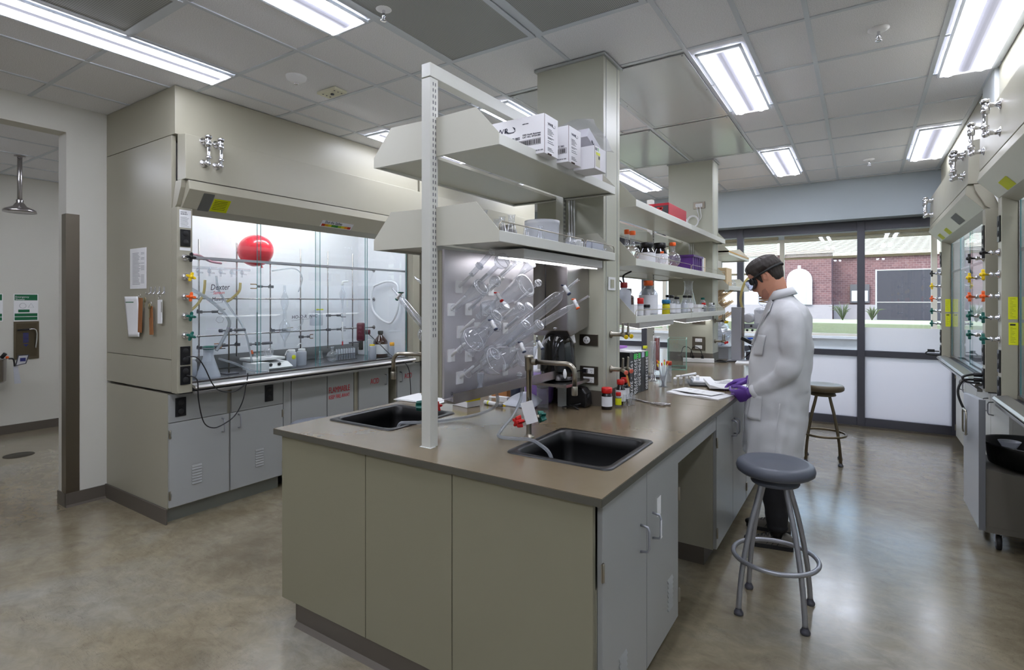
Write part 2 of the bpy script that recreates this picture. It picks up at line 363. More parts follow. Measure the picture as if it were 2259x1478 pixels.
# ground, lawn, buildings
struct(MB().box(-30, 30, 10.8, 60, -.3, -.2).build('ground', mat('paving_outside', (190,188,184), .9)))
M['grassm'] = mat('lawn', (168,176,142), .9, var=.15, vscale=30)
tag(MB().box(-9, 9, 12.0, 14.8, -.2, 1.12).build('lawn', 'grassm'), kind='structure')
def brick():
    m = bpy.data.materials.new('red_brick'); m.use_nodes = True; nt = m.node_tree; b = nt.nodes['Principled BSDF']; L = nt.links
    tc = nt.nodes.new('ShaderNodeTexCoord'); mp = nt.nodes.new('ShaderNodeMapping'); mp.inputs['Rotation'].default_value[0] = PI/2; L.new(tc.outputs['Object'], mp.inputs[0])
    br = nt.nodes.new('ShaderNodeTexBrick'); br.inputs['Color1'].default_value = lin((114,84,88)); br.inputs['Color2'].default_value = lin((94,68,74)); br.inputs['Mortar'].default_value = lin((132,118,122))
    br.inputs['Scale'].default_value = 4; br.inputs['Mortar Size'].default_value = .016; L.new(mp.outputs[0], br.inputs['Vector']); L.new(br.outputs[0], b.inputs['Base Color']); b.inputs['Roughness'].default_value = .9
    return m
M['brick'] = brick()
bd = thing('brick_building', 'red brick building with a white arched window seen through the glazing', 'building', (-2, 18.5, -.2))
MB().box(-2.2, -.72, 18, 19, -.2, 3.0).build('brick_wall', 'brick', bd)
MB().box(-14, -2.2, 18.0, 19, -.2, 3.0).build('pale_wall', mat('pale_masonry', (196,198,208), .8), bd)
MB().box(-.72, 4, 19, 20, -.2, 2.9).build('brick_wing', 'brick', bd)
MB().box(-12.05, -.7, 17.93, 18.0, -.2, 1.45).box(-.7, 4, 18.9, 19.0, -.2, 1.45).build('stone_base', mat('grey_stone', (146,144,152), .8), bd)
MB().box(-12.1, -.65, 17.9, 18.1, 2.94, 3.05).box(-.7, 4, 18.9, 19.1, 2.86, 2.95).build('coping', mat('coping_stone', (200,190,180), .8), bd)
a = [(-1.86,1.45),(-1.20,1.45)]+[(-1.53+.33*math.cos(t*PI/12), 2.18+.33*math.sin(t*PI/12)) for t in range(13)]
aw = MB().prism(a, 17.86, 17.95).box(-1.57,-1.49,17.84,17.9,2.5,2.6).build('arched_window', mat('white_stone', (196,200,214), .7), bd)
MB().box(-1.71, -1.35, 17.85, 17.875, 1.45, 2.15).build('window_sash', mat('pale_window_glass', (168,184,198), .3), aw)
w_ = MB().box(-.28, .2, 18.88, 18.98, 1.5, 2.05).build('small_window', 'dark', bd); MB().box(-.24, .16, 18.86, 18.9, 1.55, 1.86).build('window_glass', mat('white_reflecting_glass', (215,222,232), .2), w_)
fm = glassy('fence_screen', (120,120,130), .6, 1.2, .62, (110,110,122))
fe = thing('mesh_fence', 'grey mesh screen fence standing in front of the brick building', 'fence', (1.6, 15.5, .9))
MB().box(.30, 3.4, 15.49, 15.51, .95, 2.27).build('screen', fm, fe)
f = MB(); f.cyl((.3,15.5,.0), (.3,15.5,2.3), .02)
for z in (2.28, 1.52, 1.0): f.cyl((.3,15.5,z), (3.4,15.5,z), .015)
f.build('frame', 'alu', fe)
def bush(x, y, z, h, lb):
    g_ = MB()
    for k in range(34):
        a_ = random.uniform(0, 2*PI); l = h*random.uniform(.6, 1); t_ = random.uniform(.1, .8)
        p0 = Vector((x, y, z)); p1 = p0+Vector((math.cos(a_)*l*t_*.5, math.sin(a_)*l*t_*.5, l*.6)); p2 = p1+Vector((math.cos(a_)*l*t_*.4, math.sin(a_)*l*t_*.4, l*(.4-t_*.5)))
        g_.tube([p0, p1, p2], [.006, .012, .002], 4)
    tag(g_.build('garden_shrub', mat('shrub_green', (84,96,70), .8)), lb, 'shrub')
bush(-.35, 14.2, 1.12, .5, 'low spiky shrub on the lawn at the foot of the brick wing')
bush(.2, 14.5, 1.12, .4, 'low spiky shrub on the lawn beside the mesh fence')
bush(-.93, 10.36, .98, .42, 'small potted plant with thin leaves on the window sill')
# corridor chairs and table
def lounge(x, y, rz, lb):
    c = thing('lounge_chair', lb, 'chair', (x, y, 0), None, rz)
    c.location = (0,0,0); c.rotation_euler = (0,0,0)
    MB().prism([(-.25,.40),(.25,.44),(.25,.47),(-.25,.43)], -.25, .25, 'y').build('seat', 'white', c, bevel=.01)
    MB().prism([(.22,.46),(.38,.98),(.35,.985),(.19,.47)], -.24, .24, 'y').build('backrest', 'white', c, bevel=.01)
    for a_ in (-1, 1):
        MB().tube([(-.24,.24*a_,0),(-.24,.26*a_,.62),(.3,.26*a_,.66)], .012).build('arm_frame', 'dark', c)
        MB().tube([(.26,.24*a_,0),(.26,.25*a_,.44),(.36,.25*a_,.95)], .012).build('leg', 'dark', c)
    c.location = (x, y, 0); c.rotation_euler = (0,0,rz)
lounge(-.55, 9.2, math.radians(160), 'white shell chair standing in the corridor beyond the glazing')
tb = thing('side_table', 'round dark side table in the corridor behind the glazing', 'table', (.05, 9.5, 0))
MB().cyl((.05,9.5,.70), (.05,9.5,.725), .3, n=28).build('table_top', 'dark', tb); MB().cyl((.05,9.5,.02), (.05,9.5,.70), .025).build('pedestal', 'dark', tb); MB().cyl((.05,9.5,0), (.05,9.5,.02), .2).build('base', 'dark', tb)
# ================================================================== CEILING FIXTURES
def lensmat(nm, s):
    return mat(nm, (245,245,250), .6, emit=(236,240,255), estr=s)
M['lens'] = lensmat('lamp_lens', LAMP); M['lens_mid'] = mat('lamp_basket', (96,96,104), .6, emit=(225,226,245), estr=.40)
M['lens_soft'] = mat('lamp_lens_dimmed', (245,245,250), .6, emit=(236,240,255), estr=LAMP*.7); M['lens_end'] = mat('lens_end', (235,235,240), .5, emit=(240,240,250), estr=.8)
def troffer(x0, x1, y0, y1, lb, two=True, grp='recessed ceiling lights'):
    t = thing('ceiling_light', lb, 'light', ((x0+x1)/2, (y0+y1)/2, CEIL), grp)
    f = MB(); e = .014; zt = CEIL-.0065
    f.box(x0,x1,y0,y0+e,zt-.012,zt).box(x0,x1,y1-e,y1,zt-.012,zt).box(x0,x0+e,y0+e,y1-e,zt-.012,zt).box(x1-e,x1,y0+e,y1-e,zt-.012,zt)
    f.build('frame', 'grid', t)
    a, b_ = x0+e, x1-e; wd = b_-a
    segs = [(a, a+wd*.34, 'lens'), (a+wd*.34, a+wd*.64, 'lens_mid'), (a+wd*.64, b_-.012, 'lens')] if two else [(a, a+wd*.5, 'lens'), (a+wd*.5, b_, 'lens')]
    for p, q, m_ in segs:
        prof = [(p+(q-p)*k/6, zt-.002-(.022 if m_ == 'lens' else .008)*math.sin(PI*k/6)) for k in range(7)]
        poly = prof+[(q, zt), (p, zt)] if False else prof+[(q, zt-.0005), (p, zt-.0005)]
        MB().prism(poly, y0+e+.012, y1-e-.012, 'y').build('lens' if m_ == 'lens' else 'centre_basket', 'lens_soft' if m_ == 'lens' and (-4 < x0 < -3 or x0 > .2) else m_, t)
    for yy in (y0+e, y1-e-.012): MB().box(a, b_, yy, yy+.012, zt-.016, zt-.001).build('end_plate', 'lens_end', t)
    return t
nm = {(-.825,3.25): 'narrow twin lens ceiling light directly above the far row of shelving, larger of its row',
      (.41,3.23): 'twin lens ceiling light beside the near chrome pipe loop of the window side fume hood',
      (-.825,5.70): 'small looking twin lens ceiling light in front of the grey end wall above the bench',
      (.41,5.70): 'twin lens ceiling light just above the chrome loops by the glazed end wall',
      (-3.66,-.52): 'long ceiling light strip overhead, running towards the hood with the yellow label',
      (-3.66,.71): 'long bright ceiling light strip ending beside the corner of the balloon fume hood',
      (-2.43,.71): 'ceiling light whose lens ends at the perforated ceiling panel and round detector'}
for x0, x1 in ((-3.655,-3.395),(-2.425,-2.15),(-.825,-.57),(.41,.69)):
    for k in range(-1, 3):
        y0 = .735+1.2275*2*k if k < 0 else (.735, 3.25, 5.70)[k]
        y1 = y0+1.2
        if x0 < -3 and k == 0: y0, y1 = .735, 1.93
        lb = 'recessed ceiling light seen between the shelf frame and the ceiling, over the %s aisle' % ('fume hood' if x0 < -3 else 'sink side')
        for (a_, c_), v in nm.items():
            if abs(a_-x0) < .02 and abs(c_-y0) < .05: lb = v
        if k < 0: lb = 'added ceiling light behind the camera, unseen, filling the near faces'  # unseen row added behind the camera to fill surfaces facing it
        if (x0, k) == (-3.655, 1): lb = 'ceiling light glimpsed above the top shelf end, over the balloon fume hood'
        if (x0, k) == (-3.655, 2): lb = 'ceiling light far down the fume hood aisle, behind the boiler-plate column'.replace('boiler-plate ', 'beige ')
        if (x0, k) == (-2.425, 1): lb = 'ceiling light glimpsed above the white tube cartons, beside the shelf frame beam'
        if (x0, k) == (-2.425, 2): lb = 'ceiling light showing between the two beige columns above the red box shelf'
        if x0 == -.825 and k == 0: lb = 'ceiling light kept for fill just outside the top of the view, before the perforated panel'
        if x0 == .41 and k == 0: lb = 'unseen ceiling light kept for fill above the camera side of the window aisle'  # this light and the one before are unseen, put back as fill
        if x0 > 0 and k == 1: y0, y1 = 3.2, 4.43
        troffer(x0, x1, y0, y1, lb)
troffer(-3.655, -3.395, -.48, .72, 'long ceiling light strip overhead at the corner of the picture, before the hood')
def cpanel(x0, x1, y0, y1, m_, lb, nm_='ceiling_panel'):
    t = thing(nm_, lb, 'ceiling panel', ((x0+x1)/2, (y0+y1)/2, CEIL)); z = CEIL-.0065
    f = MB(); e = .03
    f.box(x0,x1,y0,y0+e,z-.006,z).box(x0,x1,y1-e,y1,z-.006,z).box(x0,x0+e,y0+e,y1-e,z-.006,z).box(x1-e,x1,y0+e,y1-e,z-.006,z)
    f.build('frame', m_ if m_ == 'radiant' else 'grid', t)
    MB().box(x0+e,x1-e,y0+e,y1-e,z-.003,z).build('face', m_, t)
    if m_ == 'radiant':
        s_ = MB()
        for a_ in (x0+.015, x1-.015):
            for b_ in (y0+.015, (y0+y1)/2, y1-.015): s_.cyl((a_,b_,z-.006),(a_,b_,z-.0075),.005,n=8)
        s_.build('screws', 'dark', t)
cpanel(-2.10,-1.505,1.36,2.555,'perf','perforated square ceiling diffuser touching the long grid joint above the post')
cpanel(-1.475,-.875,1.36,2.555,'perf','perforated ceiling diffuser in front of the near beige column top')
cpanel(-3.36,-2.77,.12,1.32,'perf','perforated ceiling diffuser beside the long light strip')
cpanel(-1.475,-.875,3.20,4.44,'radiant','glossy painted ceiling panel beside the near beige column')
cpanel(-1.475,-.875,4.47,5.68,'radiant','glossy painted ceiling panel just before the far beige column')
cpanel(-2.10,-1.73,3.20,4.44,'radiant','glossy ceiling panel behind the near beige column, over the sink aisle')
cpanel(-2.10,-1.505,4.47,5.68,'radiant','glossy ceiling panel over the shelving between the two beige columns')
def sprinkler(x, y, lb):
    t = thing('fire_sprinkler', lb, 'sprinkler', (x, y, CEIL), 'ceiling sprinklers')
    MB().lathe([(0,-.014),(.03,-.014),(.05,-.004),(.05,0),(0,0)], (x,y,CEIL)).build('escutcheon', 'white', t)
    b_ = MB().cyl((x,y,CEIL-.014),(x,y,CEIL-.05),.008,n=10).cyl((x,y,CEIL-.062),(x,y,CEIL-.066),.016,n=14).cyl((x,y,CEIL-.05),(x,y,CEIL-.064),.003,n=6)
    for a_ in (-1,1): b_.tube([(x+.006*a_,y,CEIL-.03),(x+.012*a_,y,CEIL-.045),(x,y,CEIL-.062)],.002,5)
    b_.build('nozzle', 'chrome', t)
sprinkler(.078, 3.5, 'white sprinkler head on the tile between the two near twin lens lights')
sprinkler(.067, 6.65, 'small sprinkler head on the last tiles before the grey end wall')
sprinkler(-2.0, 1.9, 'sprinkler head in the perforated ceiling diffuser above the post')
t = thing('occupancy_sensor', 'round white dome sensor on the ceiling tile beside the vented detector', 'sensor', (-3.09,2.17,CEIL))
MB().lathe([(0,-.045),(.018,-.045),(.03,-.04),(.06,-.02),(.065,-.004),(.065,0),(0,0)], (-3.09,2.17,CEIL)).build('dome', 'white', t)
MB().lathe([(0,-.05),(.012,-.05),(.016,-.044),(0,-.044)], (-3.09,2.17,CEIL)).build('lens', 'chrome', t)
t = thing('smoke_detector', 'square cream detector on a ceiling tile between the dome sensor and shelf frame', 'detector', (-3.09,2.46,CEIL))
MB().box(-3.19,-3.0,2.40,2.51,CEIL-.02,CEIL-.001).build('body', mat('cream_plastic', (222,220,196), .5), t, bevel=.006)
g_ = MB()
for dx in (-.06,.06):
    for dy in (-.03,.0,.03): g_.cyl((-3.09+dx,2.455+dy,CEIL-.02),(-3.09+dx,2.455+dy,CEIL-.0215),.006,n=8)
g_.cyl((-3.09,2.455,CEIL-.02),(-3.09,2.455,CEIL-.028),.012,n=10)
g_.build('vents', 'dark', t)

# ================================================================== FUME HOODS
def knob(t, x, y, z, s, m_, twist=0.0, big=1.0):
    """star handled gas valve whose stem points along s*X"""
    v = MB().lathe([(0,0),(.024,0),(.026,.006),(.014,.012),(.011,.03),(.015,.032),(.015,.045),(.008,.048),(.007,.07),(0,.07)], (x,y,z), (s,0,0), 14).build('valve', 'chrome', t)
    k = MB(); c = Vector((x+s*.078, y, z)); n = 10
    pts = []
    for i in range(40):
        a_ = 2*PI*i/40; r = .024*big+.011*big*math.cos(4*a_+twist); pts.append((c.y+r*math.cos(a_), c.z+r*math.sin(a_)))
    k.prism(pts, c.x-s*.008, c.x+s*.008, 'x').lathe([(.013,0),(.012,.008),(.006,.012),(0,.012)], c+Vector((s*.007,0,0)), (s,0,0), 12)
    k.build('knob', m_, v, bevel=.003)
def breaker(t, x, y, z, s):
    """chrome vacuum breaker loop standing off the bonnet face"""
    v = MB()
    for zz in (z+.075, z-.075):
        v.lathe([(0,0),(.026,0),(.028,.006),(.014,.012),(.013,.045),(.017,.047),(.017,.06),(.0,.06)], (x,y,zz), (s,0,0), 14)
    xx = x+s*.065
    v.cyl((xx,y,z-.085),(xx,y,z+.06),.011,n=12).lathe([(.011,0),(.018,.0),(.02,.02),(.018,.035),(.012,.038)], (xx,y,z+.03), (0,0,1), 12)
    v.lathe([(.019,0),(.023,.006),(.023,.014),(.016,.02),(0,.021)], (xx,y,z+.09), (0,0,1), 14).cyl((xx,y,z+.055),(xx,y,z+.095),.015,n=12)
    v.sphere((xx,y,z-.082), .016, 12, 8).lathe([(.012,0),(.018,.0),(.018,.016),(.012,.016)], (xx,y,z-.05), (0,0,1), 12)
    v.build('vacuum_breaker', 'chrome', t)
def outlet_black(t, x, y, z, s, w_=.065, h=.125, nm_='power_outlet'):
    o = MB().box(x, x+s*.008, y-w_/2, y+w_/2, z-h/2, z+h/2).build(nm_, 'black', t, bevel=.002)
    for dz in (-.03, .03): MB().cyl((x+s*.008,y,z+dz),(x+s*.0105,y,z+dz),.019,n=18).build('socket', 'blackr', o)
def hood(lb, s, Xf, y0, y1, Xw, nw, xe, sash_open=None, lit=True):
    """s outward direction along X, Xf front plane, Xw wall plane behind, xe upper box plane"""
    t = thing('fume_hood', lb, 'fume hood', ((Xf+Xw)/2, (y0+y1)/2, .9), 'fume hoods along the walls')
    X = lambda d: Xf+s*d
    zb, zl, zt_ = .915, 1.135, 2.665
    # upper box
    MB().box(xe, Xw, y0, y1, zt_+.004, CEIL-.004).build('upper_enclosure', 'paint', t, bevel=.002)
    # bonnet
    poly = [(X(-.02),zt_),(X(.085),zt_-.012),(X(.092),2.352),(X(-.02),2.352)]
    MB().prism(poly, y0+.012, y1-.012, 'y').build('bonnet', 'paint', t, bevel=.002)
    poly = [(X(-.02),2.346),(X(.092),2.346),(X(.105),2.285),(X(.004),2.172),(X(-.075),2.135),(X(-.075),2.2)]
    lp = MB().prism(poly, y0+.03, y1-.03, 'y').build('bonnet_lip', 'paint', t, bevel=.002)
    for a_ in (y0+.001, y1-.029): MB().prism([(X(-.02),2.346),(X(.06),2.346),(X(.05),2.30),(X(-.005),2.19),(X(-.075),2.135)], a_, a_+.028, 'y').build('lip_end', 'paint', t)
    # side walls
    for a_, nm_ in ((y0, 'side_panel'), (y1-.03, 'side_panel')):
        MB().box(X(-.076), Xw, a_, a_+.03, zl+.002, zt_).build(nm_, 'paint', t, bevel=.0015)
        MB().box(X(-.076), Xw, a_, a_+.03, zb, zl-.002).build('lower_side_panel', 'paint', t, bevel=.0015)
    for a_ in (y0, y1-.1):
        MB().box(X(-.075), X(0), a_, a_+.1, zb-.005, 2.172).build('front_post', 'paint', t, bevel=.003)
    # liner
    l = MB(); lx = Xf-s*.83
    l.box(lx, lx-s*.012, y0+.1, y1-.1, 1.07, 2.66)
    l.build('back_liner', 'whiteg', t)
    MB().box(lx+s*.03, lx+s*.035, y0+.1, y1-.1, 1.03, 1.075).box(lx, lx-s*.012, y0+.1, y1-.1, .95, 1.07).build('baffle', mat('baffle_grey', (120,122,125), .4), t)
    l = MB(); l.box(X(-.08), lx, y0+.085, y0+.1, .95, 2.65).box(X(-.08), lx, y1-.1, y1-.085, .95, 2.65); l.build('side_liner', 'whiteg', t)
    MB().box(X(-.08), lx, y0+.1, y1-.1, 2.64, 2.66).build('top_liner', 'whiteg', t)
    MB().box(X(-.02), lx, y0+.03, y1-.03, .90, .945).build('hood_deck', mat('hood_deck_grey', (74,74,78), .3), t)
    # interior lamp tube
    lm = MB().box(X(-.14), X(-.20), y0+.5, y1-.5, 2.60, 2.635).build('interior_lamp', mat('hood_lamp', (250,250,255), .5, emit=(248,250,255), estr=30 if lit else 12), t)
    # airfoil sill
    MB().prism([(X(-.03),.965),(X(.035),.955),(X(.045),.94),(X(.04),.93),(X(-.03),.948)], y0+.1, y1-.1, 'y').build('airfoil_sill', mat('stainless_sill', (170,168,164), .3, .9), t, bevel=.002)
    MB().box(X(0), X(.03), y0+.1, y1-.1, .895, .915).build('sill_rail', mat('stainless_sill', (170,168,164), .3, .9), t, bevel=.002)
    # sash
    fr = MB(); ys = [y0+.105]+[y0+.1+(y1-y0-.2)*k/nw for k in range(1, nw)]+[y1-.105]
    fr.box(X(-.095), X(-.085), y0+.1, y1-.1, 1.835, 1.853)
    fr.build('sash_rail', 'alu', t)
    fr = MB().box(X(-.10), X(-.076), y0+.1, y0+.112, .95, 2.14).box(X(-.10), X(-.076), y1-.112, y1-.1, .95, 2.14).box(X(-.10), X(-.07), y0+.1, y1-.1, .95, .972)
    fr.build('sash_frame', 'steel', t)
    for k in range(nw):
        if sash_open is not None and k in sash_open: continue
        a_, b_ = ys[k]-.02, ys[k+1]+.02; dd = -.082 if k % 2 else -.094
        pn = MB().box(X(dd), X(dd-.004), max(a_, y0+.113), min(b_, y1-.113), .974, 2.16).build('sash_pane', 'sash', t)
        eg = MB()
        for yy in (max(a_, y0+.113), min(b_, y1-.113)-.003): eg.box(X(dd+.0005), X(dd-.0045), yy, yy+.003, .974, 2.16)
        eg.build('glass_edge', 'teal', pn)
    return t, X, lx
FH = 'wide beige fume hood with a red balloon behind its sash'
hl, XL, lxL = hood(FH, 1, -3.86, 1.8, 4.17, -4.968, 4, -3.887)
hl['group'] = 'fume hoods along the walls'
ysl = 1.852
for z, c_ in zip((1.831,1.699,1.564,1.432,1.300), ('black','yellow','orange','green','green')): knob(hl, -3.86, ysl, z, 1, c_, random.uniform(0,1.5), .95)
outlet_black(hl, -3.86, ysl, 1.965, 1, .065, .115); outlet_black(hl, -3.86, ysl, 1.165, 1); outlet_black(hl, -3.86, ysl, 1.03, 1)
a_ = MB().box(-3.86,-3.8585,1.815,1.89,2.035,2.155).build('certificate_label', 'paper', hl)
text('HOOD\nSURVEY', .013, (-3.858,1.822,2.135), (0,1,0), (0,0,1), 'ink', a_)
g_ = MB()
for k in range(9): g_.box(-3.8585,-3.858,1.822,1.822+random.uniform(.04,.06),2.042+.008*k,2.0435+.008*k)
g_.build('print_lines', 'ink', a_)
MB().box(-3.86,-3.859,1.818,1.888,1.88,1.90).build('sticker', 'paper', hl)
for yy in (1.93, 2.015): breaker(hl, -3.775, yy, 2.55, 1)
# labels on the sloping underside of the bonnet lip
def onlip(X, y, t):   # point on the underside, t 0 at the front edge
    a_, b_ = Vector((X(.105), y, 2.285)), Vector((X(.004), y, 2.172)); return a_+(b_-a_)*t
def liplabel(t, X, y0, y1, t0, t1, m_, nm_='warning_label', s=1):
    p = [onlip(X,y0,t0), onlip(X,y1,t0), onlip(X,y1,t1), onlip(X,y0,t1)]; n = Vector((X(.113)-X(0), 0, -.101)).normalized()*.0012
    return MB().add([q+n for q in p]+[q for q in p], [(0,1,2,3),(3,2,1,0),(4,5,6,7)]).build(nm_, m_, t)
dn = (onlip(XL,0,0)-onlip(XL,0,1)).normalized()
l1 = liplabel(hl, XL, 2.01, 2.13, .30, 1.0, 'ylabel')
liplabel(hl, XL, 1.93, 2.005, .1, 1.05, mat('grey_label', (128,128,122), .5))
l2 = liplabel(hl, XL, 2.93, 3.26, .56, .98, 'paper')
p = onlip(XL, 2.96, .74); nrm = Vector((.113,0,-.101)).normalized()*.0016
text('Shut the Sashes', .040, p+nrm+Vector((0,.0,0)), (0,1,0), dn, 'ink', l2, squash=.72)
cs = [(198,60,30),(230,170,30),(225,215,40),(90,160,50),(60,140,60),(150,190,50),(225,205,40),(235,150,30),(200,60,30)]
for k, c_ in enumerate(cs):
    q = [onlip(XL,2.94+.034*k,.78), onlip(XL,2.94+.034*(k+1),.78), onlip(XL,2.94+.034*(k+1),.94), onlip(XL,2.94+.034*k,.94)]
    MB().add([v+nrm for v in q]+list(q), [(0,1,2,3),(3,2,1,0)]).build('gauge_band', mat('band_%d_%d_%d' % c_, c_, .6), l2)
for k in range(6):
    q0 = onlip(XL, 2.02, .42+.09*k)+nrm
    MB().add([q0, q0+Vector((0,.09,0)), q0+Vector((0,.09,0))+dn*.003, q0+dn*.003], [(0,1,2,3),(3,2,1,0)]).build('print_line', 'inkb', l1)
# second hood of the row, further along the wall
h2, X2, _ = hood('second beige fume hood of the row, its post just past the balloon hood', 1, -3.86, 4.2, 6.57, -4.968, 4, -3.887)
for z, c_ in zip((1.831,1.699,1.564,1.432,1.300), ('black','yellow','orange','green','green')): knob(h2, -3.86, 4.25, z, 1, c_)
# opposite side
hA, XA, _ = hood('window side fume hood at the picture edge, above the rolling cabinet', -1, .715, 2.02, 4.46, 1.498, 4, .72, lit=False)
hB, XB, _ = hood('window side fume hood beside the glazed wall, its lip mirroring green', -1, .715, 4.87, 7.36, 1.498, 4, .72, sash_open=(0,), lit=False)
for (t_, X_, yv) in ((hA,XA,4.41),(hB,XB,4.92),(hB,XB,7.31),(hA,XA,2.07)):
    for z, c_ in zip((1.835,1.70,1.565,1.432,1.300), ('black','yellow','orange','green','green')): knob(t_, .715, yv, z, -1, c_, random.uniform(0,1.5))
    outlet_black(t_, .715, yv, 1.98, -1, .065, .16); outlet_black(t_, .715, yv, 1.165, -1, .065, .14); outlet_black(t_, .715, yv, 1.0, -1, .065, .14)
for t_, yy in ((hA,3.85),(hA,4.30),(hB,5.03),(hB,5.13),(hB,7.1),(hB,7.2)):
    breaker(t_, .63, yy, 2.52, -1)
# yellow stickers on the inner and outer faces of the posts
def postlabel(t, y, x0, x1, z0, z1, head=False):
    o = MB().box(x0, x1, y-.0015, y, z0, z1).build('warning_label', 'ylabel', t); g_ = MB()
    zz = z1-.012
    if head: g_.box(x0+.006, x1-.012, y-.002, y-.0014, z1-.018, z1-.008); zz -= .016
    while zz > z0+.01:
        g_.box(x0+.007, x1-.008-random.uniform(0,.02), y-.002, y-.0014, zz-.0012, zz); zz -= .009
    g_.build('print_lines', 'inkb', o)
for t_, y_ in ((hA,4.36),(hB,7.26)):
    postlabel(t_, y_, .745, .788, 1.425, 1.56); postlabel(t_, y_, .747, .790, 1.27, 1.405, True)
for t_, X_, yv in ((hA,XA,3.95),(hB,XB,6.9),(hB,XB,6.4)):
    liplabel(t_, X_, yv, yv+.2, .55, .98, 'ylabel')
liplabel(hB, XB, 5.6, 5.9, .3, .9, mat('grey_label', (128,128,122), .5))

# ================================================================== BASE CABINETS UNDER THE HOODS
def handle(parent, x, y, z, s, h=.10, m_='alu', r=.005, horiz=False, nm_='handle'):
    if horiz: pts = [(x,y-h/2,z),(x+s*.028,y-h/2+.006,z),(x+s*.034,y-h/2+.02,z),(x+s*.034,y+h/2-.02,z),(x+s*.028,y+h/2-.006,z),(x,y+h/2,z)]
    else: pts = [(x,y,z-h/2),(x+s*.028,y,z-h/2+.004),(x+s*.034,y,z-h/2+.018),(x+s*.034,y,z+h/2-.018),(x+s*.028,y,z+h/2-.004),(x,y,z+h/2)]
    return MB().tube(pts, r, 8).build(nm_, m_, parent)
def hinge(parent, x, y, z, s, h=.06):
    return MB().box(x, x+s*.003, y-.008, y+.008, z-h/2, z+h/2).cyl((x+s*.004,y,z-h/2),(x+s*.004,y,z+h/2),.005,n=8).build('hinge', 'nickel', parent)
def louvres(parent, x, y, z, s, n=7):
    g_ = MB()
    for k in range(n): g_.prism([(x, z+.02*k),(x+s*.006, z+.02*k),(x, z+.02*k+.014)], y-.034, y+.034, 'y')
    return g_.build('vent_louvres', 'paint2', parent)
def cabinet(lb, s, xf, xb, y0, y1, z0, z1, doors, m_='paint2', side='paint', grp=None, kick=True, ztop=None, kickm='kick'):
    """doors: list of (ya, yb, za, zb, handle_y, handle_z, louvres)"""
    t = thing('base_cabinet', lb, 'cabinet', ((xf+xb)/2, (y0+y1)/2, 0), grp)
    MB().box(xf-s*.02, xb, y0, y1, z0, ztop or z1).build('carcass', side, t, bevel=.0015)
    if kick: MB().box(xf-s*.07, xb, y0+.002, y1-.002, 0, z0-.001).build('toe_kick', kickm, t)
    for d in doors:
        ya, yb, za, zb, hy, hz, lv = d[:7]
        o = MB().box(xf, xf-s*.019, ya, yb, za, zb).build('door' if zb-za > .3 else 'drawer_front', m_, t, bevel=.0015)
        if hy is not None: handle(o, xf, hy, hz, s)
        if lv: louvres(o, xf, lv[0], lv[1], s)
        if len(d) > 7 and d[7]: 
            for hz_ in d[8]: hinge(o, xf, d[7], hz_, s)
    return t
GK = mat('grey_metal_kick', (128,130,122), .4)
c1 = cabinet('grey two door vented cabinet below the hood, nearest the white wall', 1, -3.972, -4.968, 1.8, 2.668, .105, .895,
  [(1.803,2.205,.70,.893,None,0,None),(2.238,2.665,.70,.893,None,0,None),(1.803,2.218,.115,.695,2.165,.618,(1.985,.24),1.806,(.62,.2)),(2.230,2.665,.115,.695,2.29,.625,(2.46,.24),2.662,(.62,.2))], kickm=GK, grp='hood cabinets')
outlet_black(c1, -3.972, 1.875, .80, 1, .07, .13); outlet_black(c1, -3.972, 2.54, .80, 1, .07, .13)
tag(MB().box(-3.99,-4.968,1.788,1.798,0,.105).build('skirting_board', 'kick'), kind='structure').name = 'baseboard_hood'
c2 = cabinet('grey flammables cabinet with red FLAMMABLE lettering under the hood', 1, -3.972, -4.968, 2.74, 3.40, .105, .895,
  [(2.745,3.095,.115,.875,None,0,None),(3.105,3.395,.115,.875,None,0,None)], kickm=GK, grp='hood cabinets')
text('FLAMMABLE', .075, (-3.970,3.115,.715), (0,1,0), (0,0,1), 'redp', c2, squash=.58)
text('KEEP FIRE AWAY', .05, (-3.970,3.115,.66), (0,1,0), (0,0,1), 'redp', c2, squash=.62)
tag(MB().box(-3.972,-4.9,2.671,2.737,.105,.895).build('filler_panel', 'paint2'), 'narrow grey filler strip between the vented cabinet and the flammables cabinet', 'filler panel')
c3 = cabinet('grey acid cabinet with red ACID lettering and a pull handle', 1, -3.972, -4.968, 3.42, 3.84, .105, .895,
  [(3.46,3.836,.115,.885,3.79,.76,None)], kickm=GK, grp='hood cabinets')
text('ACID', .075, (-3.970,3.60,.735), (0,1,0), (0,0,1), 'redp', c3, squash=.62)
c4 = cabinet('second acid cabinet seen behind the post and swan neck tap', 1, -3.972, -4.968, 3.955, 4.30, .105, .895,
  [(3.96,4.296,.115,.885,4.0,.76,None)], kickm=GK, grp='hood cabinets')
text('ACID', .075, (-3.970,4.06,.735), (0,1,0), (0,0,1), 'redp', c4, squash=.62)
tag(MB().box(-4.1,-4.15,3.845,3.95,.02,.895).build('cabinet_gap_panel', 'black'), 'black recess panel between the two acid cabinets', 'panel')
cabinet('plain grey cabinet under the second hood of the row', 1, -3.972, -4.968, 4.31, 6.5, .105, .895, [(4.32,5.4,.115,.885,5.3,.7,None),(5.41,6.49,.115,.885,5.5,.7,None)], kickm=GK)
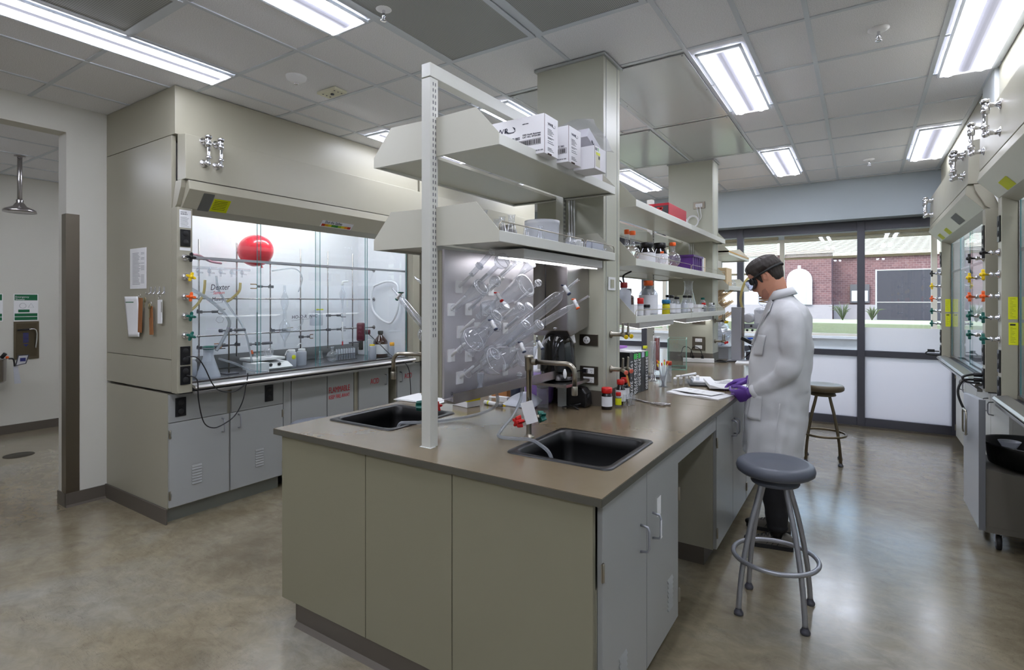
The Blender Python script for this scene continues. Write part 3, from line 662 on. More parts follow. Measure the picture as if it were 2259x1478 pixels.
# window side
cR = cabinet('white two door cabinet under the picture edge hood, ending before the rolling cabinet', -1, .84, 1.498, 2.05, 3.2, .105, .895,
  [(2.06,2.62,.115,.885,2.55,.72,None),(2.63,3.19,.115,.885,2.7,.72,None)], 'paintw', 'paintw')
cR2 = cabinet('white cabinet beneath the hood that stands beside the glazed wall', -1, .84, 1.498, 4.88, 7.34, .105, .895,
  [(4.89,5.5,.115,.885,5.4,.72,None),(5.51,6.1,.115,.885,5.6,.72,None),(6.11,6.7,.115,.885,6.6,.72,None),(6.71,7.33,.115,.885,6.8,.72,None,7.325,(.75,.2))], 'paintw', 'paintw')

# unseen lights added to brighten the shower room and the corridor
for xx in (-5.5,-4.2,-2.9,-1.6,-.3,1.0):
    t_ = troffer(xx-.3, xx+.3, 8.6, 9.2, 'added corridor ceiling light, out of sight, brightening the frosted panes'); t_.location.z -= .25
for yy in (.9, 3.0):
    troffer(-6.7, -6.4, yy-.6, yy+.6, 'added ceiling light brightening the emergency shower alcove, out of the doorway view')
# ================================================================== ISLAND BENCH
ZT = .914
BY0, BY1 = 1.56, 7.0
def rrect(x0, x1, y0, y1, r, n=5):
    pts = []
    for cx, cy, a0 in ((x1-r,y1-r,0),(x0+r,y1-r,PI/2),(x0+r,y0+r,PI),(x1-r,y0+r,3*PI/2)):
        pts += [(cx+r*math.cos(a0+PI/2*k/n), cy+r*math.sin(a0+PI/2*k/n)) for k in range(n+1)]
    return pts
def worktop(lb, x0, x1, y0, y1, holes):
    """slab with rounded sink cut-outs: made as strips around each opening"""
    bm = bpy.data.meshes.new('worktop'); mb = MB(); z0, z1 = ZT-.028, ZT
    def slab(a, b, c, d): mb.box(a, b, c, d, z0, z1)
    if not holes: slab(x0, x1, y0, y1)
    else:
        hs = sorted(holes)
        ya, yb = hs[0][2], hs[0][3]
        slab(x0, x1, y0, ya); slab(x0, x1, yb, y1)
        xs = x0
        for (a, b, c, d) in hs: slab(xs, a, ya, yb); xs = b
        slab(xs, x1, ya, yb)
        for (a, b, c, d) in hs:
            r = .05
            for (cx, cy, sx, sy) in ((a,c,1,1),(b,c,-1,1),(b,d,-1,-1),(a,d,1,-1)):
                pl = [(cx,cy)]+[(cx+sx*(r-r*math.sin(PI/2*k/6)), cy+sy*(r-r*math.cos(PI/2*k/6))) for k in range(7)]
                mb.prism(pl, z0, z1, 'z')
    t = mb.build('worktop', 'top'); MB().box(x1, x1+.0012, y0, y1, z0, z1-.002).build('front_edge', 'edgeshade', t)  # thin strip carries the edge shade as colour
    if holes: MB().box(x0, x1, y0-.0012, y0, z0, z1-.002).build('end_edge', 'edgeshade', t)
    return tag(t, lb, 'worktop')
SR = (-1.195, -.79, 1.85, 2.30); SL = (-2.31, -1.905, 1.85, 2.30)
worktop('taupe epoxy worktop of the island with two black sinks cut into it', -2.40, -.68, BY0, 3.285, [SL, SR])
worktop('taupe epoxy worktop beyond the joint, carrying the notebooks and binders', -2.40, -.68, 3.288, BY1, [])
for (a, b, c, d), lb in ((SR,'black undermounted sink beside the red and green tap handles'),(SL,'black sink on the fume hood side, behind the white post')):
    t = thing('sink', lb, 'sink', ((a+b)/2,(c+d)/2,ZT-.03))
    n_ = len(rrect(a,b,c,d,.05)); rings = []
    specs = [(-.028,.032,ZT+.0005),(-.026,.034,ZT+.005),(-.004,.045,ZT+.006),(.004,.05,ZT-.002),(.008,.05,ZT-.05),(.02,.05,ZT-.26),(.05,.05,ZT-.275)]
    mb = MB(); vs_ = []; 
    for ins, r, z in specs: vs_ += [(p[0],p[1],z) for p in rrect(a+ins,b-ins,c+ins,d-ins,max(r,.02))]
    fs = []
    for k in range(len(specs)-1):
        for i in range(n_): fs.append((k*n_+i, k*n_+(i+1)%n_, (k+1)*n_+(i+1)%n_, (k+1)*n_+i))
    fs.append(tuple((len(specs)-1)*n_+i for i in range(n_)))
    vs2 = vs_; mb.add(vs2, [f[::-1] for f in fs], True); mb.build('basin', 'sink', t)
    MB().lathe([(0,.0),(.045,.0),(.045,.004),(.03,.006),(0,.003)], ((a+b)/2,(c+d)/2,ZT-.2755)).build('drain', 'nickel', t)
# casework
xr, xl = -.705, -2.355
end = thing('end_cabinet', 'taupe painted end run of the island facing the open floor', 'cabinet', (-1.53, 1.58, 0))
for a, b in ((xl,-1.77),(-1.766,-1.297),(-1.293,xr-.012)): MB().box(a, b, 1.575, 1.595, .1, .885).build('end_panel', 'endp', end, bevel=.0015)
MB().box(-2.24, xr-.06, 1.578, 1.597, 0, .1).build('toe_kick', 'kick', end)
MB().prism([(1.578,0),(1.578,.018),(1.56,0)], -2.24, xr-.06, 'x').build('cove_base', 'kick', end)
ck = cabinet('sink cabinet with two doors, vents and silver handles on the stool side', 1, -.697, -1.45, 1.60, 2.462, .1, .884,
  [(1.606,2.028,.105,.88,1.96,.64,(1.78,.17),1.603,(.66,.2)),(2.034,2.455,.105,.88,2.10,.64,(2.33,.2),2.459,(.66,.2))], 'paint2', ztop=.6)
o = MB().box(-.6965,-.695,2.15,2.20,.655,.73).build('notice', 'paper', ck)
g_ = MB().box(-.66,-.659,2.085,2.105,.6,.67).build('hang_tag', 'paper', ck)
ap = MB().box(-.70,-.72,2.463,3.222,.795,.884); tag(ap.build('apron_panel', 'paint2'), 'narrow apron panel over the open knee space of the bench', 'panel')
tag(MB().box(-1.44,-1.46,2.463,3.222,.1,.884).build('knee_space_panel', 'paint'), 'back panel of the knee space under the bench', 'panel')
grp = 'bench cabinets on the stool side'
def cabr(y0, y1, lb):
    m_ = (y0+y1)/2
    return cabinet(lb, 1, -.697, -1.45, y0, y1, .1, .884, [(y0+.004,m_-.003,.105,.88,m_-.04,.72,None,y0+.004,(.72,.2)),(m_+.003,y1-.004,.105,.88,m_+.04,.72,None,y1-.004,(.72,.2))], 'paint2', grp=grp)
cabr(3.225, 4.17, 'two door bench cabinet just past the knee space, at the person standing')
cabr(4.175, 5.12, 'two door bench cabinet behind the person in the white coat')
cabr(5.125, 6.07, 'two door bench cabinet near the far end of the bench')
cabr(6.075, 6.98, 'last two door bench cabinet before the glazed wall')
for k, (a, b) in enumerate(((1.60,2.9),(2.905,4.2),(4.205,5.6),(5.605,6.98))):
    cabinet('bench cabinet on the fume hood side, run %s from the white post' % ('first','second','third','fourth')[k], -1, xl-.0, -1.65, a, b, .1, .884, [(a+.004,(a+b)/2-.002,.105,.88,(a+b)/2-.05,.7,None),((a+b)/2+.002,b-.004,.105,.88,(a+b)/2+.05,.7,None)], 'paint2', ztop=.6 if k == 0 else None)
# ------------------------------------------------------------------ columns (service chases)
def column(y0, y1, lb, nm_):
    t = tag(MB().box(-1.72,-1.27,y0,y1,ZT,CEIL-.006).build(nm_, 'colp'), kind='structure')
    g_ = MB(); g_.box(-1.268,-1.27,y0+.035,y0+.04,ZT+.1,CEIL-.02).box(-1.268,-1.27,y1-.045,y1-.04,ZT+.1,CEIL-.02)
    g_.build('trim', 'paint2', t)
    MB().box(-1.735,-1.255,y0-.015,y1+.015,CEIL-.022,CEIL-.007).build('ceiling_collar', 'paint2', t)
    MB().box(-1.725,-1.265,y0-.006,y1+.006,ZT,ZT+.09).build('cove', 'kick', t)
    return t
k1 = column(2.94, 3.19, '', 'column'); k2 = column(5.70, 5.95, '', 'column')
k1['label'] = 'beige service column rising from the bench to the ceiling'; k2['label'] = 'beige service column further along the bench'
# ------------------------------------------------------------------ shelving frame
fr = thing('shelving_upright', 'white slotted upright post on the near end of the island with its top beam', 'shelf frame', (-1.545, 1.73, ZT))
u = MB().box(-1.568,-1.519,1.705,1.755,ZT,2.478).build('upright', 'paintw', fr, bevel=.002)
MB().box(-1.574,-1.513,1.70,1.735,ZT,ZT+.002).build('foot_plate', 'white', fr)
b_ = MB().box(-1.568,-1.519,1.705,2.935,2.482,2.54).build('top_beam', 'paintw', fr, bevel=.002)
def slots(parent, x, y0, y1, z0, z1, dy=.014):
    g_ = MB(); z = z0
    while z < z1:
        for yy in (y0, y1): g_.box(x, x+.0012, yy-.0018, yy+.0018, z, z+.014)
        z += .026
    g_.build('slots', 'dark', parent)
slots(u, -1.519, 1.723, 1.738, 1.38, 2.45)
u2 = MB().box(-1.568,-1.519,2.905,2.938,1.0,2.48).build('rear_upright', 'paintw', fr); slots(u2, -1.519, 2.917, 2.928, 1.1, 2.45)
def upright(y, lb, z1=2.48):
    t = tag(MB().box(-1.57,-1.52,y-.025,y+.025,ZT,z1).build('shelving_post', 'paintw', bevel=.002), lb, 'shelf frame')
    slots(t, -1.52, y-.006, y+.006, 1.0, z1-.05)
upright(4.60, 'white slotted post between the two beige columns', 2.42)
def shelf(lb, side, y0, y1, z, rail=0, endh=.168, ends=(1,1), grp=None, split=None):
    """side +1 faces the stool aisle, -1 the hood aisle; z is the underside"""
    t = thing('bench_shelf', lb, 'shelf', ((-1.545+side*.19), (y0+y1)/2, z), grp)
    xi = -1.545+side*.0275; xo = -1.545+side*.352
    MB().box(xi, xo-side*.0125, y0+.003, y1-.003, z+.012, z+.026).build('deck', 'shelfp', t)
    MB().box(xo-side*.012, xo, y0+.0035, y1-.0035, z+.0005, z+.0455).build('front_lip', 'paintw', t, bevel=.002)
    for k, yy in enumerate((y0, y1-.003)):
        if not ends[k]: continue
        MB().prism([(xi,z),(xo,z),(xo,z+.046),(xo-side*.112,z+endh),(xi,z+endh-.004)], yy, yy+.003, 'y').build('end_panel', 'shelfp', t)
        MB().box(xi+side*.002, xo-side*.013, yy+.0035 if k == 0 else yy-.018, yy+.022 if k == 0 else yy-.0005, z+.0015, z+.004).build('flange', 'paintw', t)
    if rail:
        segs = split or [(y0+.01, y1-.01)]
        for a, b in segs:
            MB().tube([(xo-side*.004,a,z+.046),(xo-side*.004,a,z+.07),(xo-side*.004,a+.015,z+.083),(xo-side*.004,b-.015,z+.083),(xo-side*.004,b,z+.07),(xo-side*.004,b,z+.046)], .0028, 6).build('guard_rail', 'nickel', t)
    return t
sg = 'bench shelves'
shelf('top shelf carrying the white tube cartons, over the drying board', 1, 1.74, 2.935, 2.150)
shelf('middle shelf with glass flasks and a plastic tub, over the drying board', 1, 1.74, 2.935, 1.768, 1, split=[(1.75,2.52),(2.54,2.92)])
shelf('top shelf of the near unit on the fume hood side, empty', -1, 1.74, 2.935, 2.150)
shelf('lower shelf of the near unit on the fume hood side', -1, 1.74, 2.935, 1.768)
for j, (a, b, w_) in enumerate(((3.27,4.60,'between the near column and the slotted post'),(4.605,5.93,'running up to the far column'))):
    for z, lv, rl in ((2.135,'top',0),(1.76,'middle',1),(1.395,'lowest',1)):
        shelf('%s shelf of the stool side unit %s' % (lv, w_), 1, a, b, z, rl, ends=(1-j, j), endh=.165)
        if z > 1.5: shelf('%s shelf of the hood side unit %s' % (lv, w_), -1, a, b, z, 0, ends=(1-j, j), endh=.165)
for z, lv in ((2.04,'tan edged top'),(1.66,'lower')):
    shelf('%s shelf of the last unit, before the glazed wall' % lv, 1, 6.10, 7.35, z, z < 2, endh=.16)
upright(7.35, 'thin slotted post at the window end of the last shelf unit', 2.3)
upright(6.08, 'slotted post just past the far column', 2.3)
# under-shelf task lights
M['task'] = mat('task_lamp_lens', (250,250,250), .5, emit=(250,250,255), estr=3.2)
def task(lb, x0, x1, y0, y1, z1, e=None):
    t = thing('task_light', lb, 'light', ((x0+x1)/2,(y0+y1)/2,z1-.05))
    MB().prism([(x0,z1-.012),(x0,z1),(x1,z1),(x1,z1-.040),(x1-.008,z1-.046),(x0+.03,z1-.024)], y0, y1, 'y').build('housing', 'white', t, bevel=.002)
    MB().prism([(x0+.05,z1-.027),(x1-.02,z1-.043),(x1-.02,z1-.050),(x0+.05,z1-.036)], y0+.03, y1-.03, 'y').build('lamp_lens', 'task', t)
task('lit white task lamp slung under the middle shelf over the drying board', -1.46, -1.25, 2.02, 2.88, 1.767)
task('unlit looking white task lamp under the lowest shelf by the binders', -1.44, -1.27, 3.55, 4.35, 1.394)
task('white task lamp under the lowest shelf near the far column', -1.44, -1.27, 4.72, 5.75, 1.394)
# ================================================================== DRYING BOARD, TAPS, COLUMN FITTINGS
bx = -1.487
db = thing('drying_board', 'stainless steel drying board with white pegs, hung with glassware', 'drying rack', (-1.50, 2.12, 1.10))
MB().box(bx-.012, bx, 1.757, 2.50, 1.115, 1.755).build('board', mat('hazy_stainless', (205,201,205), .36, .85, var=.2, vscale=5, bump=.25, bscale=9), db, bevel=.002)
MB().box(-1.604,-1.5005,1.757,2.498,1.12,1.75).build('backing_panel', 'paint', db)
MB().prism([(bx,1.115),(bx,1.10),(bx+.055,1.10),(bx+.055,1.145),(bx+.05,1.145),(bx+.05,1.108),(bx+.004,1.115)], 1.757, 2.895, 'y').build('drip_trough', 'steel', db)
tg = text('D', .022, (bx+.0006,1.80,1.125), (0,1,0), (0,0,1), 'dark', db)
pegs = [(1.853,1.596),(1.80,1.497),(1.922,1.497),(2.095,1.588),(2.043,1.492),(1.863,1.398),(1.986,1.409),(2.219,1.399),(1.80,1.299),(1.922,1.289),(2.163,1.297),(2.285,1.305),(1.86,1.196),(2.219,1.192)]
extra = [(1.962,1.60),(2.163,1.654),(2.285,1.636),(2.307,1.521),(2.069,1.446),(2.183,1.443),(2.007,1.248),(1.95,1.21)]
PD = Vector((.80,0,.60)).normalized()
for y, z in pegs+extra:
    p = MB()
    if (y, z) in pegs: p.box(bx, bx+.006, y-.022, y+.022, z-.027, z+.027)
    p.cyl((bx+.004,y,z), Vector((bx+.004,y,z))+PD*.09, .007, .006, 10).sphere(Vector((bx+.004,y,z))+PD*.09, .006, 8, 6)
    p.build('peg', 'white', db)
grpg = 'glassware drying on the steel board'
M['rimglint'] = mat('white_rim_glint', (236,238,242), .12, coat=.5)  # opaque white, paints the bright highlight along glass rims and edges
def gl(name, lb, cat, base, ax, prof, extra_=None, m_='lab', n=24, grp=grpg):
    ax = Vector(ax).normalized(); base = Vector(base)
    t = thing(name, lb, cat, base, grp); MB().lathe(prof, base, ax, n).build('glass_body', m_, t)
    q_ = Vector((0,0,1)).rotation_difference(ax); rg = MB()
    for (r_, h_) in {prof[0] if prof[0][0] > .004 else prof[1], max(prof, key=lambda p: p[0]), prof[-1] if prof[-1][0] > .004 else prof[-2]}:
        if r_ > .006: rg.tube([base+q_@Vector((r_*math.cos(2*PI*k/20), r_*math.sin(2*PI*k/20), h_)) for k in range(20)], .0009, 5, closed=True)
    if rg.v and n > 14: rg.build('rim_glint', 'rimglint', t)
    return t, base, ax
def erl(h, r, rn=None, lip=1.25):   # conical flask profile from mouth (0) to base (h)
    rn = rn or r*.36
    return [(rn*lip,0),(rn*lip,.004),(rn,.008),(rn,h*.28),(rn*1.1,h*.33),(r*.97,h*.92),(r,h*.96),(r*.95,h*.995),(r*.8,h),(0,h)]
def rbf(h, r, rn):                 # round flask, mouth at 0, bulb at the end
    neck = h-2*r; a0 = math.asin(min(.99, rn/r)); pts = [(rn*1.25,0),(rn*1.25,.005),(rn,.01)]
    c = h-r
    for i in range(13):
        a_ = a0+(PI-a0)*i/12; pts.append((r*math.sin(a_), c-r*math.cos(a_)))
    pts[-1] = (0, h); return pts
def hang(y, z, ang, L, off=.0):
    a_ = math.radians(ang); d = Vector((math.cos(a_), 0, math.sin(a_))); return Vector((bx+.02,y,z+.005))+d*off, d
b_, d_ = hang(1.853,1.596,41,.22); 
t, b_, d_ = gl('glass_tube','open graduated glass tube on the topmost front peg','glass tube', b_+d_*.07, d_, [(.0,0),(.012,.0),(.012,.02),(.011,.13),(.014,.14),(.014,.145)])
MB().lathe([(.018,.0),(.018,.012),(.012,.016)], b_+d_*.05, d_, 16).build('joint', 'glassw', t)
for nm_, lb, y, z, ang, L, r, rn in [
  ('round_flask','round glass flask, biggest bulb along the top of the board',1.962,1.60,37,.21,.036,.011),
  ('round_flask','small round flask just beside the conical flask at the board top',2.163,1.654,35,.145,.024,.010),
  ('round_flask','round flask bulb hanging in the second row, between two conical flasks',1.922,1.497,42,.20,.026,.009),
  ('round_flask','tiny round flask on the peg nearest the towel dispenser',2.307,1.521,39,.175,.019,.007),
  ('round_flask','round flask bulb tucked behind the blue topped stopcock',1.922,1.289,44,.215,.026,.010)]:
    b_, d_ = hang(y, z, ang, L); gl(nm_, lb, 'flask', b_, d_, rbf(L, r, rn))
for lb, y, z, ang, h, r in [
  ('narrow conical flask at the top of the board beside the lamp',2.285,1.636,41,.13,.028),
  ('medium conical flask with thick round base, at the front edge of the board',1.80,1.497,32,.175,.038),
  ('largest conical flask on the drying board, its base facing out',2.043,1.492,27,.245,.056),
  ('small conical flask, foremost of the trio in the middle of the board',2.069,1.446,36,.11,.027),
  ('small conical flask, middle one of the trio on the board',2.183,1.443,31,.12,.026),
  ('small conical flask, last of the trio on the board',2.219,1.405,39,.165,.024),
  ('small conical flask below the long column, nearer the post',2.163,1.310,38,.185,.030),
  ('small conical flask below the long column, nearer the dispenser',2.285,1.315,35,.18,.028),
  ('plump conical flask behind the foremost stopcock',1.95,1.385,34,.15,.032)]:
    b_, d_ = hang(y, z, ang, h); gl('conical_flask', lb, 'flask', b_, d_, erl(h, r))
def stopcock(t, p, d_, mk, side=Vector((0,0,1))):
    """white plug tap across the tube with coloured key"""
    p = Vector(p); u = d_.cross(side).normalized() if d_.cross(side).length > .1 else Vector((0,1,0)); v = d_.cross(u)
    o = MB().cyl(p-v*.019, p+v*.019, .008, n=12).build('stopcock', 'white', t)
    MB().cyl(p+v*.019, p+v*.026, .009, n=12).build('stopcock_cap', mk, o); MB().cyl(p-v*.022-u*.017, p-v*.022+u*.017, .0035, n=8).build('stopcock_key', mk, o)
M['bluek'] = mat('dark_blue_plastic', (40,50,78), .4)
def column_g(lb, y, z, ang, L, r, mk, off=.05):
    b_, d_ = hang(y, z, ang, L)
    t, b_, d_ = gl('chromatography_column', lb, 'glass column', b_+d_*off, d_, [(r*1.05,0),(r*1.05,.004),(r,.008),(r,L-.09),(r*.8,L-.06),(.009,L-.045),(.006,L-.04),(.006,L-.005)])
    p = b_+d_*(L-.015); stopcock(t, p, d_, mk)
    MB().lathe([(.005,0),(.005,.07),(.007,.07)], p, d_, 12).build('outlet_tube', 'lab', t)
    MB().lathe([(r*1.15,0),(r*1.2,.01),(r*1.05,.03)], b_-d_*.005, d_, 18).build('joint', 'glassw', t)
column_g('long wide glass column reaching furthest out, with white and blue stopcock', 2.007, 1.262, 36, .50, .027, 'bluek')
column_g('thinner long glass column with orange stopcock keys', 2.163, 1.300, 28.5, .42, .016, 'orange')
def sep(lb, y, z, ang, L, r, mk, m2='lab', rev=False, off=.03):
    b_, d_ = hang(y, z, ang, L); c = L*.42; pr = [(.012,0),(.012,.03),(.010,.035)]
    for i in range(1, 12):
        u = i/12; pr.append((.010+r*math.sin(PI*u**.75)**.9, .035+(L-.075)*u))
    pr += [(.006,L-.035),(.006,L)]
    t, b_, d_ = gl('separating_funnel', lb, 'funnel', b_+d_*off, d_, pr)
    stopcock(t, b_+d_*(L-.005), d_, mk); MB().lathe([(.005,0),(.005,.06)], b_+d_*L, d_, 10).build('outlet_tube', 'lab', t)
    return t
sep('pear shaped separating funnel by the post with a dark blue stopcock', 1.80, 1.299, 33, .22, .045, 'bluek')
sep('large separating funnel low on the board with a blue stopcock', 1.928, 1.205, 26, .27, .050, 'bluek')
sep('separating funnel nearest the tap, with stopcock pointing at the dispenser', 2.219, 1.192, 35, .20, .036, 'bluek')
sep('small separating funnel with a red stopcock plug in the middle of the board', 1.94, 1.44, 38, .15, .026, 'red')
b_, d_ = hang(1.86,1.196,33,.25); gl('glass_tube','wide open ended glass tube on the lowest peg beside the post','glass tube', b_+d_*.03, d_, [(.022,0),(.020,.006),(.017,.02),(.017,.15),(.026,.17),(.028,.175)])
t, b_, d_ = gl('glass_adapter','frosted glass joint adapter standing in the drip trough','adapter', (bx+.03,1.972,1.112), (.05,0,1), [(.012,0),(.015,.03),(.010,.035),(.010,.05),(.014,.055),(.017,.095)], m_='glassw')
t, b_, d_ = gl('glass_adapter','small glass stopper with round head in the trough behind the tap','adapter', (bx+.03,2.307,1.112), (.03,0,1), [(.010,0),(.013,.03),(.006,.034),(.014,.046),(.014,.056),(0,.066)])
# glassware on the hood side of the frame, beyond the post
grph = 'glassware hung on the hood side of the bench frame'
bk = tag(MB().box(-1.62,-1.606,1.76,2.50,1.12,1.755).build('drying_board', 'steel'), 'second drying board, back to back with the first, facing the fume hoods', 'drying rack')
def back(lb, y, z, tipx, tipz, r, kind):
    b_ = Vector((-1.619,y,z)); e_ = Vector((tipx,y,tipz)); d_ = (e_-b_).normalized(); L = (e_-b_).length
    if kind == 'col':
        t = thing('glass_condenser', lb, 'condenser', b_, grph)
        MB().lathe([(r,0),(r,L-.1),(r*.7,L-.08),(.007,L-.07),(.007,L)], b_, d_, 18).build('glass_body', 'lab', t)
        MB().lathe([(r*.4,.01),(r*.4,L-.09)], b_, d_, 12).build('inner_tube', 'lab', t)
        return t, b_, d_, L
    return (gl('round_flask', lb, 'flask', b_, d_, rbf(L, r, .012), grp=grph)+(L,))
t, b_, d_, L = back('long glass condenser leaning out over the hood aisle, green stopcock at its tip', 1.95, 1.27, -1.99, 1.60, .018, 'col')
stopcock(t, b_+d_*(L-.06), d_, 'green')
back('second glass condenser leaning out higher up, beside the post', 2.1, 1.44, -1.98, 1.66, .016, 'col')
back('round flask bulb poking out behind the post, below the condensers', 1.95, 1.30, -1.80, 1.39, .04, 'r')

# ------------------------------------------------------------------ taps
def star(t, c, d_, m_, r=.022):
    c = Vector(c); d_ = Vector(d_).normalized(); q = Vector((0,0,1)).rotation_difference(d_); mb = MB(); pts = []
    N = 40
    lo = []; hi = []
    for i in range(N):
        a_ = 2*PI*i/N; rr = r+.008*math.cos(5*a_); lo.append(c+q@Vector((rr*math.cos(a_), rr*math.sin(a_), 0))); hi.append(c+q@Vector((rr*.86*math.cos(a_), rr*.86*math.sin(a_), .028)))
    mb.add(lo+hi, [tuple(range(N))[::-1], tuple(range(N,2*N))]+[(i,(i+1)%N,N+(i+1)%N,N+i) for i in range(N)])
    mb.lathe([(.012,.027),(.010,.031),(0,.031)], c, d_, 14)
    return mb.build('tap_handle', m_, t, bevel=.002)
def faucet(lb, x, y, dirv, hd1, hd2, tagp=True):
    t = thing('faucet', lb, 'faucet', (x,y,ZT))
    r_ = MB().lathe([(0,0),(.024,0),(.024,.006),(.014,.012),(.0125,.02),(.0125,.30),(.017,.305),(.019,.315),(.019,.36),(.021,.362),(.021,.372),(.012,.376),(0,.376)], (x,y,ZT), (0,0,1), 20)
    r_.build('riser', 'nickel', t)
    d_ = Vector(dirv).normalized(); top = Vector((x,y,ZT+.345)); R = .04
    L = .225; p = [top+d_*.015, top+d_*(L-R)]+[top+d_*(L-R)+d_*R*math.sin(PI/2*k/6)+Vector((0,0,-R+R*math.cos(PI/2*k/6))) for k in range(1,7)]+[top+d_*L+Vector((0,0,-.10))]
    sp = MB().tube(p, .0105, 12).lathe([(.012,0),(.0135,.004),(.0135,.035),(.011,.04)], top+d_*L+Vector((0,0,-.135)), (0,0,1), 14).lathe([(.0145,0),(.0145,.02)], top+d_*.018, d_, 14)
    sp.build('spout', 'nickel', t)
    for hv, m_ in ((hd1,'red'),(hd2,'green')):
        hv = Vector(hv).normalized(); c = Vector((x,y,ZT+.085))
        st = MB().cyl(c, c+hv*.05, .010, n=12).cyl(c+hv*.04, c+hv*.055, .012, n=12).build('tap_stem', 'nickel', t)
        star(st, c+hv*.054, hv, m_)
    return t
f1 = faucet('satin steel swan neck tap with red and green star handles by the near sink', -1.266, 2.088, (1,.05,0), (-.25,-1,-.05), (.55,1,.05))
h_ = MB().tube([(-1.262,2.070,1.10),(-1.25,2.06,1.09),(-1.262,2.07,1.075)], .0015, 6); h_.build('tag_string', 'black', f1)
q = Matrix.Rotation(math.radians(-16), 3, 'Y'); tgp = MB().obox((-1.246,2.058,1.035), .055, .0012, .10, Matrix.Rotation(math.radians(33),3,'Z')@q)
tp = tgp.build('paper_tag', 'paper', f1)
f2 = faucet('matching swan neck tap over the hood side sink, mostly behind the post', -1.845, 2.088, (-.98,-.28,0), (.9,-.5,.1), (-.8,-.65,0))
# ------------------------------------------------------------------ fittings on the columns
def outlet(lb, x0, x1, z0, z1, y, n=2, kind='duplex'):
    t = thing('wall_outlet', lb, 'outlet', ((x0+x1)/2, y, z0)); MB().box(x0,x1,y-.008,y,z0,z1).build('cover_plate', 'steeld', t, bevel=.001)
    if kind == 'round':
        c = ((x0+x1)/2-.012, y-.008, (z0+z1)/2); MB().cyl(c, (c[0],c[1]-.004,c[2]), .022, n=24).build('socket', 'white', t)
        g_ = MB()
        for k in range(3): a_ = PI/2+k*2*PI/3; g_.box(c[0]+.011*math.cos(a_)-.0015,c[0]+.011*math.cos(a_)+.0015,c[1]-.0052,c[1]-.0038,c[2]+.011*math.sin(a_)-.004,c[2]+.011*math.sin(a_)+.004)
        g_.build('slots', 'black', t)
    else:
        for k in range(n):
            zc = z0+(z1-z0)*(k+.5)/n; s_ = MB().box((x0+x1)/2-.034,(x0+x1)/2+.034,y-.012,y-.008,zc-.017,zc+.017).build('socket', 'white', t, bevel=.001); g_ = MB()
            for dx in (-.019,.019): g_.box((x0+x1)/2+dx-.005,(x0+x1)/2+dx-.003,y-.0126,y-.0118,zc-.002,zc+.007).box((x0+x1)/2+dx+.003,(x0+x1)/2+dx+.005,y-.0126,y-.0118,zc-.002,zc+.006).box((x0+x1)/2+dx-.0015,(x0+x1)/2+dx+.0015,y-.0126,y-.0118,zc-.011,zc-.007)
            g_.build('slots', 'black', s_)
    return t
outlet('four way white power outlet in a steel plate on the near column', -1.418, -1.303, 1.040, 1.147, 2.938)
outlet('round single socket in a steel plate under the paper towel dispenser', -1.421, -1.303, 1.27, 1.336, 2.938, kind='round')
outlet('two way outlet half hidden below the drying board trough', -1.69, -1.53, 1.02, 1.10, 2.938, n=1)
outlet('steel plated power outlet on the far column, white plug in it', -1.47, -1.34, 1.03, 1.17, 5.698)
outlet('blank steel outlet plate high on the far column', -1.47, -1.34, 1.30, 1.39, 5.698, n=0)
t = outlet('cream data outlet near the top of the far column with white cords', -1.46, -1.345, 2.49, 2.56, 5.698, n=1)
cd = MB()
for k in (0,1): cd.tube(smoothpath([(-1.42+.03*k,5.688,2.52),(-1.415+.03*k,5.675,2.47),(-1.40+.02*k,5.68,2.40),(-1.41,5.685,2.35)]), .004, 6)
for k in range(4): cd.tube(arc((-1.46,5.675-.004*k,2.36),.05+.004*k,0,2*PI,(1,0,0),(0,0,1),24)[:-1], .0035, 6, closed=True)
tag(cd.build('network_lead', 'white'), 'coiled white network cord hanging on the far column', 'cord')
cl_ = MB()
for k in range(3): cl_.tube([(-1.50+.02*k, 5.69, 1.81),(-1.50+.02*k,5.69,2.13)], .004, 6)
tag(cl_.build('white_conduit', 'white'), 'white cords running up the far column between two shelves', 'cord')
cl_ = MB()
for k in range(3): cl_.tube([(-1.49+.017*k, 2.93, 1.80),(-1.49+.017*k,2.93,2.145)], .005, 6)
tag(cl_.build('white_conduit', 'white'), 'white conduits up the near column behind the flask shelf', 'cord')
t = thing('light_switch', 'small square switch plate on the narrow side of the near column', 'switch', (-1.27,3.055,1.60))
MB().box(-1.269,-1.264,3.0,3.11,1.60,1.68).build('plate', 'white', t, bevel=.001); MB().box(-1.264,-1.261,3.03,3.08,1.615,1.665).build('toggle', 'nickel', t)
# paper towel dispenser
t = thing('towel_dispenser', 'brushed steel paper towel dispenser on the near column with towel hanging', 'dispenser', (-1.48,2.79,1.36), None)
MB().prism([(2.66,1.76),(2.935,1.76),(2.935,1.385),(2.70,1.335),(2.66,1.37)], -1.60, -1.362, 'x').build('housing', 'steel', t, bevel=.004)
MB().box(-1.505,-1.503,2.655,2.661,1.38,1.75).build('door_seam', 'black', t)
MB().cyl((-1.44,2.66,1.38),(-1.44,2.652,1.38),.008,n=12).build('lock', 'chrome', t)
tw = MB(); vs_ = []; fs = []
for i in range(9):
    for j in range(6): vs_.append((-1.56+.19*i/8, 2.74+.02*math.sin(i*.9)+.02*j/5, 1.352-.062*j/5-.008*math.sin(i*1.3)*(j/5)))
for i in range(8):
    for j in range(5): fs.append((i*6+j,(i+1)*6+j,(i+1)*6+j+1,i*6+j+1))
tw.add(vs_, fs, True); tw.build('paper_towel', 'paper', t, solid=.001)
